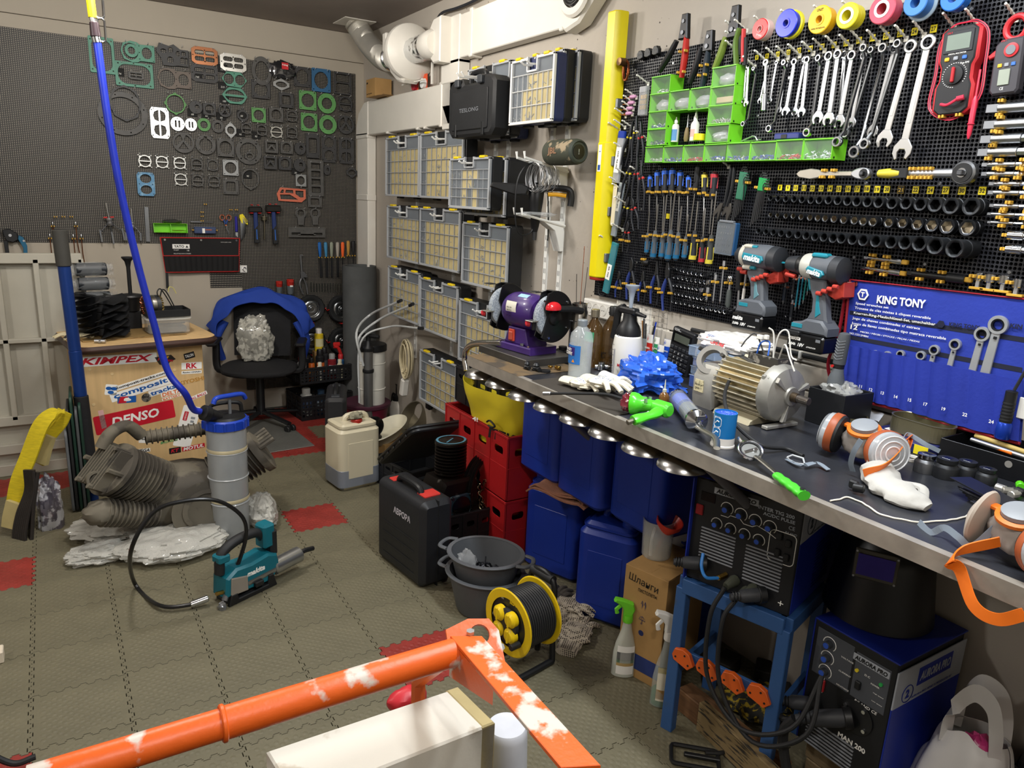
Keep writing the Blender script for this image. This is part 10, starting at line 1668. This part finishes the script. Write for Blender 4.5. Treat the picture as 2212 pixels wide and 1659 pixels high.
p=pz(722,985);t=T('moulded_case','black moulded plastic case standing behind the white jerrycan','case',(p.x+.06,p.y+.13,0),-.35);M().Qv(Qy(.12,.36,.03,4,0,.18),-.18,.18,.02).ob('shell',mt('232325',.55,bump=.15),t);M().Qw(sm([(0,-.09,.35),(0,-.06,.385),(0,.06,.385),(0,.09,.35)],4),.012,8).ob('handle',BLK,t)
for s in (-1,1):M().box(0,s*.125,.36,.05,.05,.012,.003).ob('latch',DGREY,t)
p=pz(830,1000);t=T('plastic_basin','cream plastic basin tilted on a cardboard box','basin',V((p.x+.02,p.y,.155)),.4,None,-.3);M().Qu([(.10,0),(.15,.06),(.156,.062),(.15,.066),(.098,.005)],n=36,sq=.6).ob('basin',mt('c8c2ac',.45),t);t=T('black_funnel','black plastic funnel lying in the cream basin','funnel',V((p.x-.06,p.y-.02,.20)),.2);M().Qu([(.012,-.06),(.014,-.01),(.07,.05),(.074,.055),(.06,.048),(.01,-.02)],(0,0,0),(-.7,-.3,.7),28).ob('funnel',BLKG,t);Qa(M().box(0,0,.07,.22,.16,.14,.002),'cardboard_box',CARD,'cardboard box under the cream basin with an orange tube end sticking out','box',V((p.x+.05,p.y+.02,0)),.3)
OF=mt('e0601a',.38,var=.08,coat=.2);OW=mt('df5f1c',.4,c2='cfc4b8',thr=.60,sc=14,bump=.2);zf=.70;P_=lambda x,y,z=zf:pz(x,y,z);a_,b_=P_(60,1692),P_(985,1408);t=T('orange_frame','orange steel trolley frame with scraped white plaster marks across the foreground','frame',b_)
iv=lambda v_:v_-b_;M().cyl(iv(a_),iv(a_.lerp(b_,.38)),.0235,n=26).ob('tube',OW,t);M().cyl(iv(a_.lerp(b_,.38)),(0,0,0),.0255,n=26).ob('outer_tube',OW,t);q_=a_.lerp(b_,.38);M().cyl(iv(q_),iv(q_.lerp(b_,.02)),.029,n=26,c=.002).ob('sleeve_ring',OW,t)
c_=P_(1045,1395);e_=P_(1300,1700);d_=(e_-c_).normalized();sd=V((-d_.y,d_.x,0));W3=.05;q1=[iv(v_) for v_ in (P_(972,1400),P_(1040,1400),P_(1295,1685),P_(1210,1690))]
M().Qv([(v_.x,v_.y) for v_ in q1],.018,.026,.001,ax='z').ob('flat_bar',OW,t);v0,v1=q1[0],q1[3];M().add([(v0.x,v0.y,.018),(v1.x*.45+v0.x*.55,v1.y*.45+v0.y*.55,.018),(v1.x*.45+v0.x*.55,v1.y*.45+v0.y*.55,-.01),(v0.x,v0.y,-.06)],[(0,1,2,3)]).ob('bar_flange',OW,t);n4=iv(P_(1085,1445))
lp=[(0,-.03),(0,.035),(.045,.05),(.085,.045),(.10,.02),(.10,-.055),(.06,-.03)];o=Za('end_plate',[lp,Qx(.019,20,.062,.018)],.008,OW,t,(-.01,.012,.0),(-.9,0,-.25));M().cyl(iv(P_(1015,1396))+V((0,0,.024)),iv(P_(1015,1396))+V((0,0,.033)),.008,n=6).cyl((.085,-.012,-.012),(.085,-.02,-.005),.008,n=6).ob('bolt',ZNC,t);M().Qw([(.0,.02,-.02),(.02,.2,-.20),(.02,.2,-.699)],.016,8).ob('leg',OF,t);M().box(iv(a_).x+.1,iv(a_).y+.02,-.36,.03,.03,.68,.004).ob('leg',OF,t)
zb=.50;c4=[pz(*v_,zb) for v_ in ((575,1622),(988,1484),(1068,1562),(640,1730))];o=c4[0];t=T('white_block','large whitish plastered block with a yellowed end under the orange frame','block',V((o.x,o.y,0)));M().Qv([(v_.x-o.x,v_.y-o.y) for v_ in c4],.0,zb,.004,ax='z').ob('block',mt('d9d4c8',.6,c2='bdb2a0',thr=.62,sc=10,bump=.15),t)
f_=lambda s:c4[0].lerp(c4[1],s)-o;g_=lambda s:c4[3].lerp(c4[2],s)-o;M().Qv([(f_(.93).x,f_(.93).y),(f_(1.003).x,f_(1.003).y),(g_(1.003).x,g_(1.003).y),(g_(.93).x,g_(.93).y)],.001,zb+.002,.003,ax='z').ob('yellowed_end',mt('b9a878',.8,bump=.3),t);M().box(-.012,-.02,zb-.06,.02,.05,.03).ob('corner_tab',WPL,t)
p=pz(1090,1560,.42);t=T('white_bucket','white plastic bucket upside down beside the plastered block','bucket',V((p.x,p.y-.01,0)),0);M().Qu([(.06,0),(.045,.40),(.043,.415),(.04,.42),(0,.42)],n=34).ob('bucket',mt('c9ccd4',.35),t);M().Qu([(.058,.08),(.064,.085),(.058,.09)],n=34,cap=False).ob('rim',mt('c9ccd4',.35),t)
Qa(M().Ze((0,0,.03),(.05,.03,.03),.1,2,22,12,lo=-.9),'red_plug',mt('c22a34',.4),'red rounded plastic part behind the white block','plug',V((pz(880,1510,.35).x,pz(880,1510,.35).y,.32)),0)
Qa(M().box(0,0,.02,.02,.05,.04,.003),'small_box',mt('d8ccb8',.5),'little cream and maroon box at the left picture edge','box',pz(2,1425),.0)
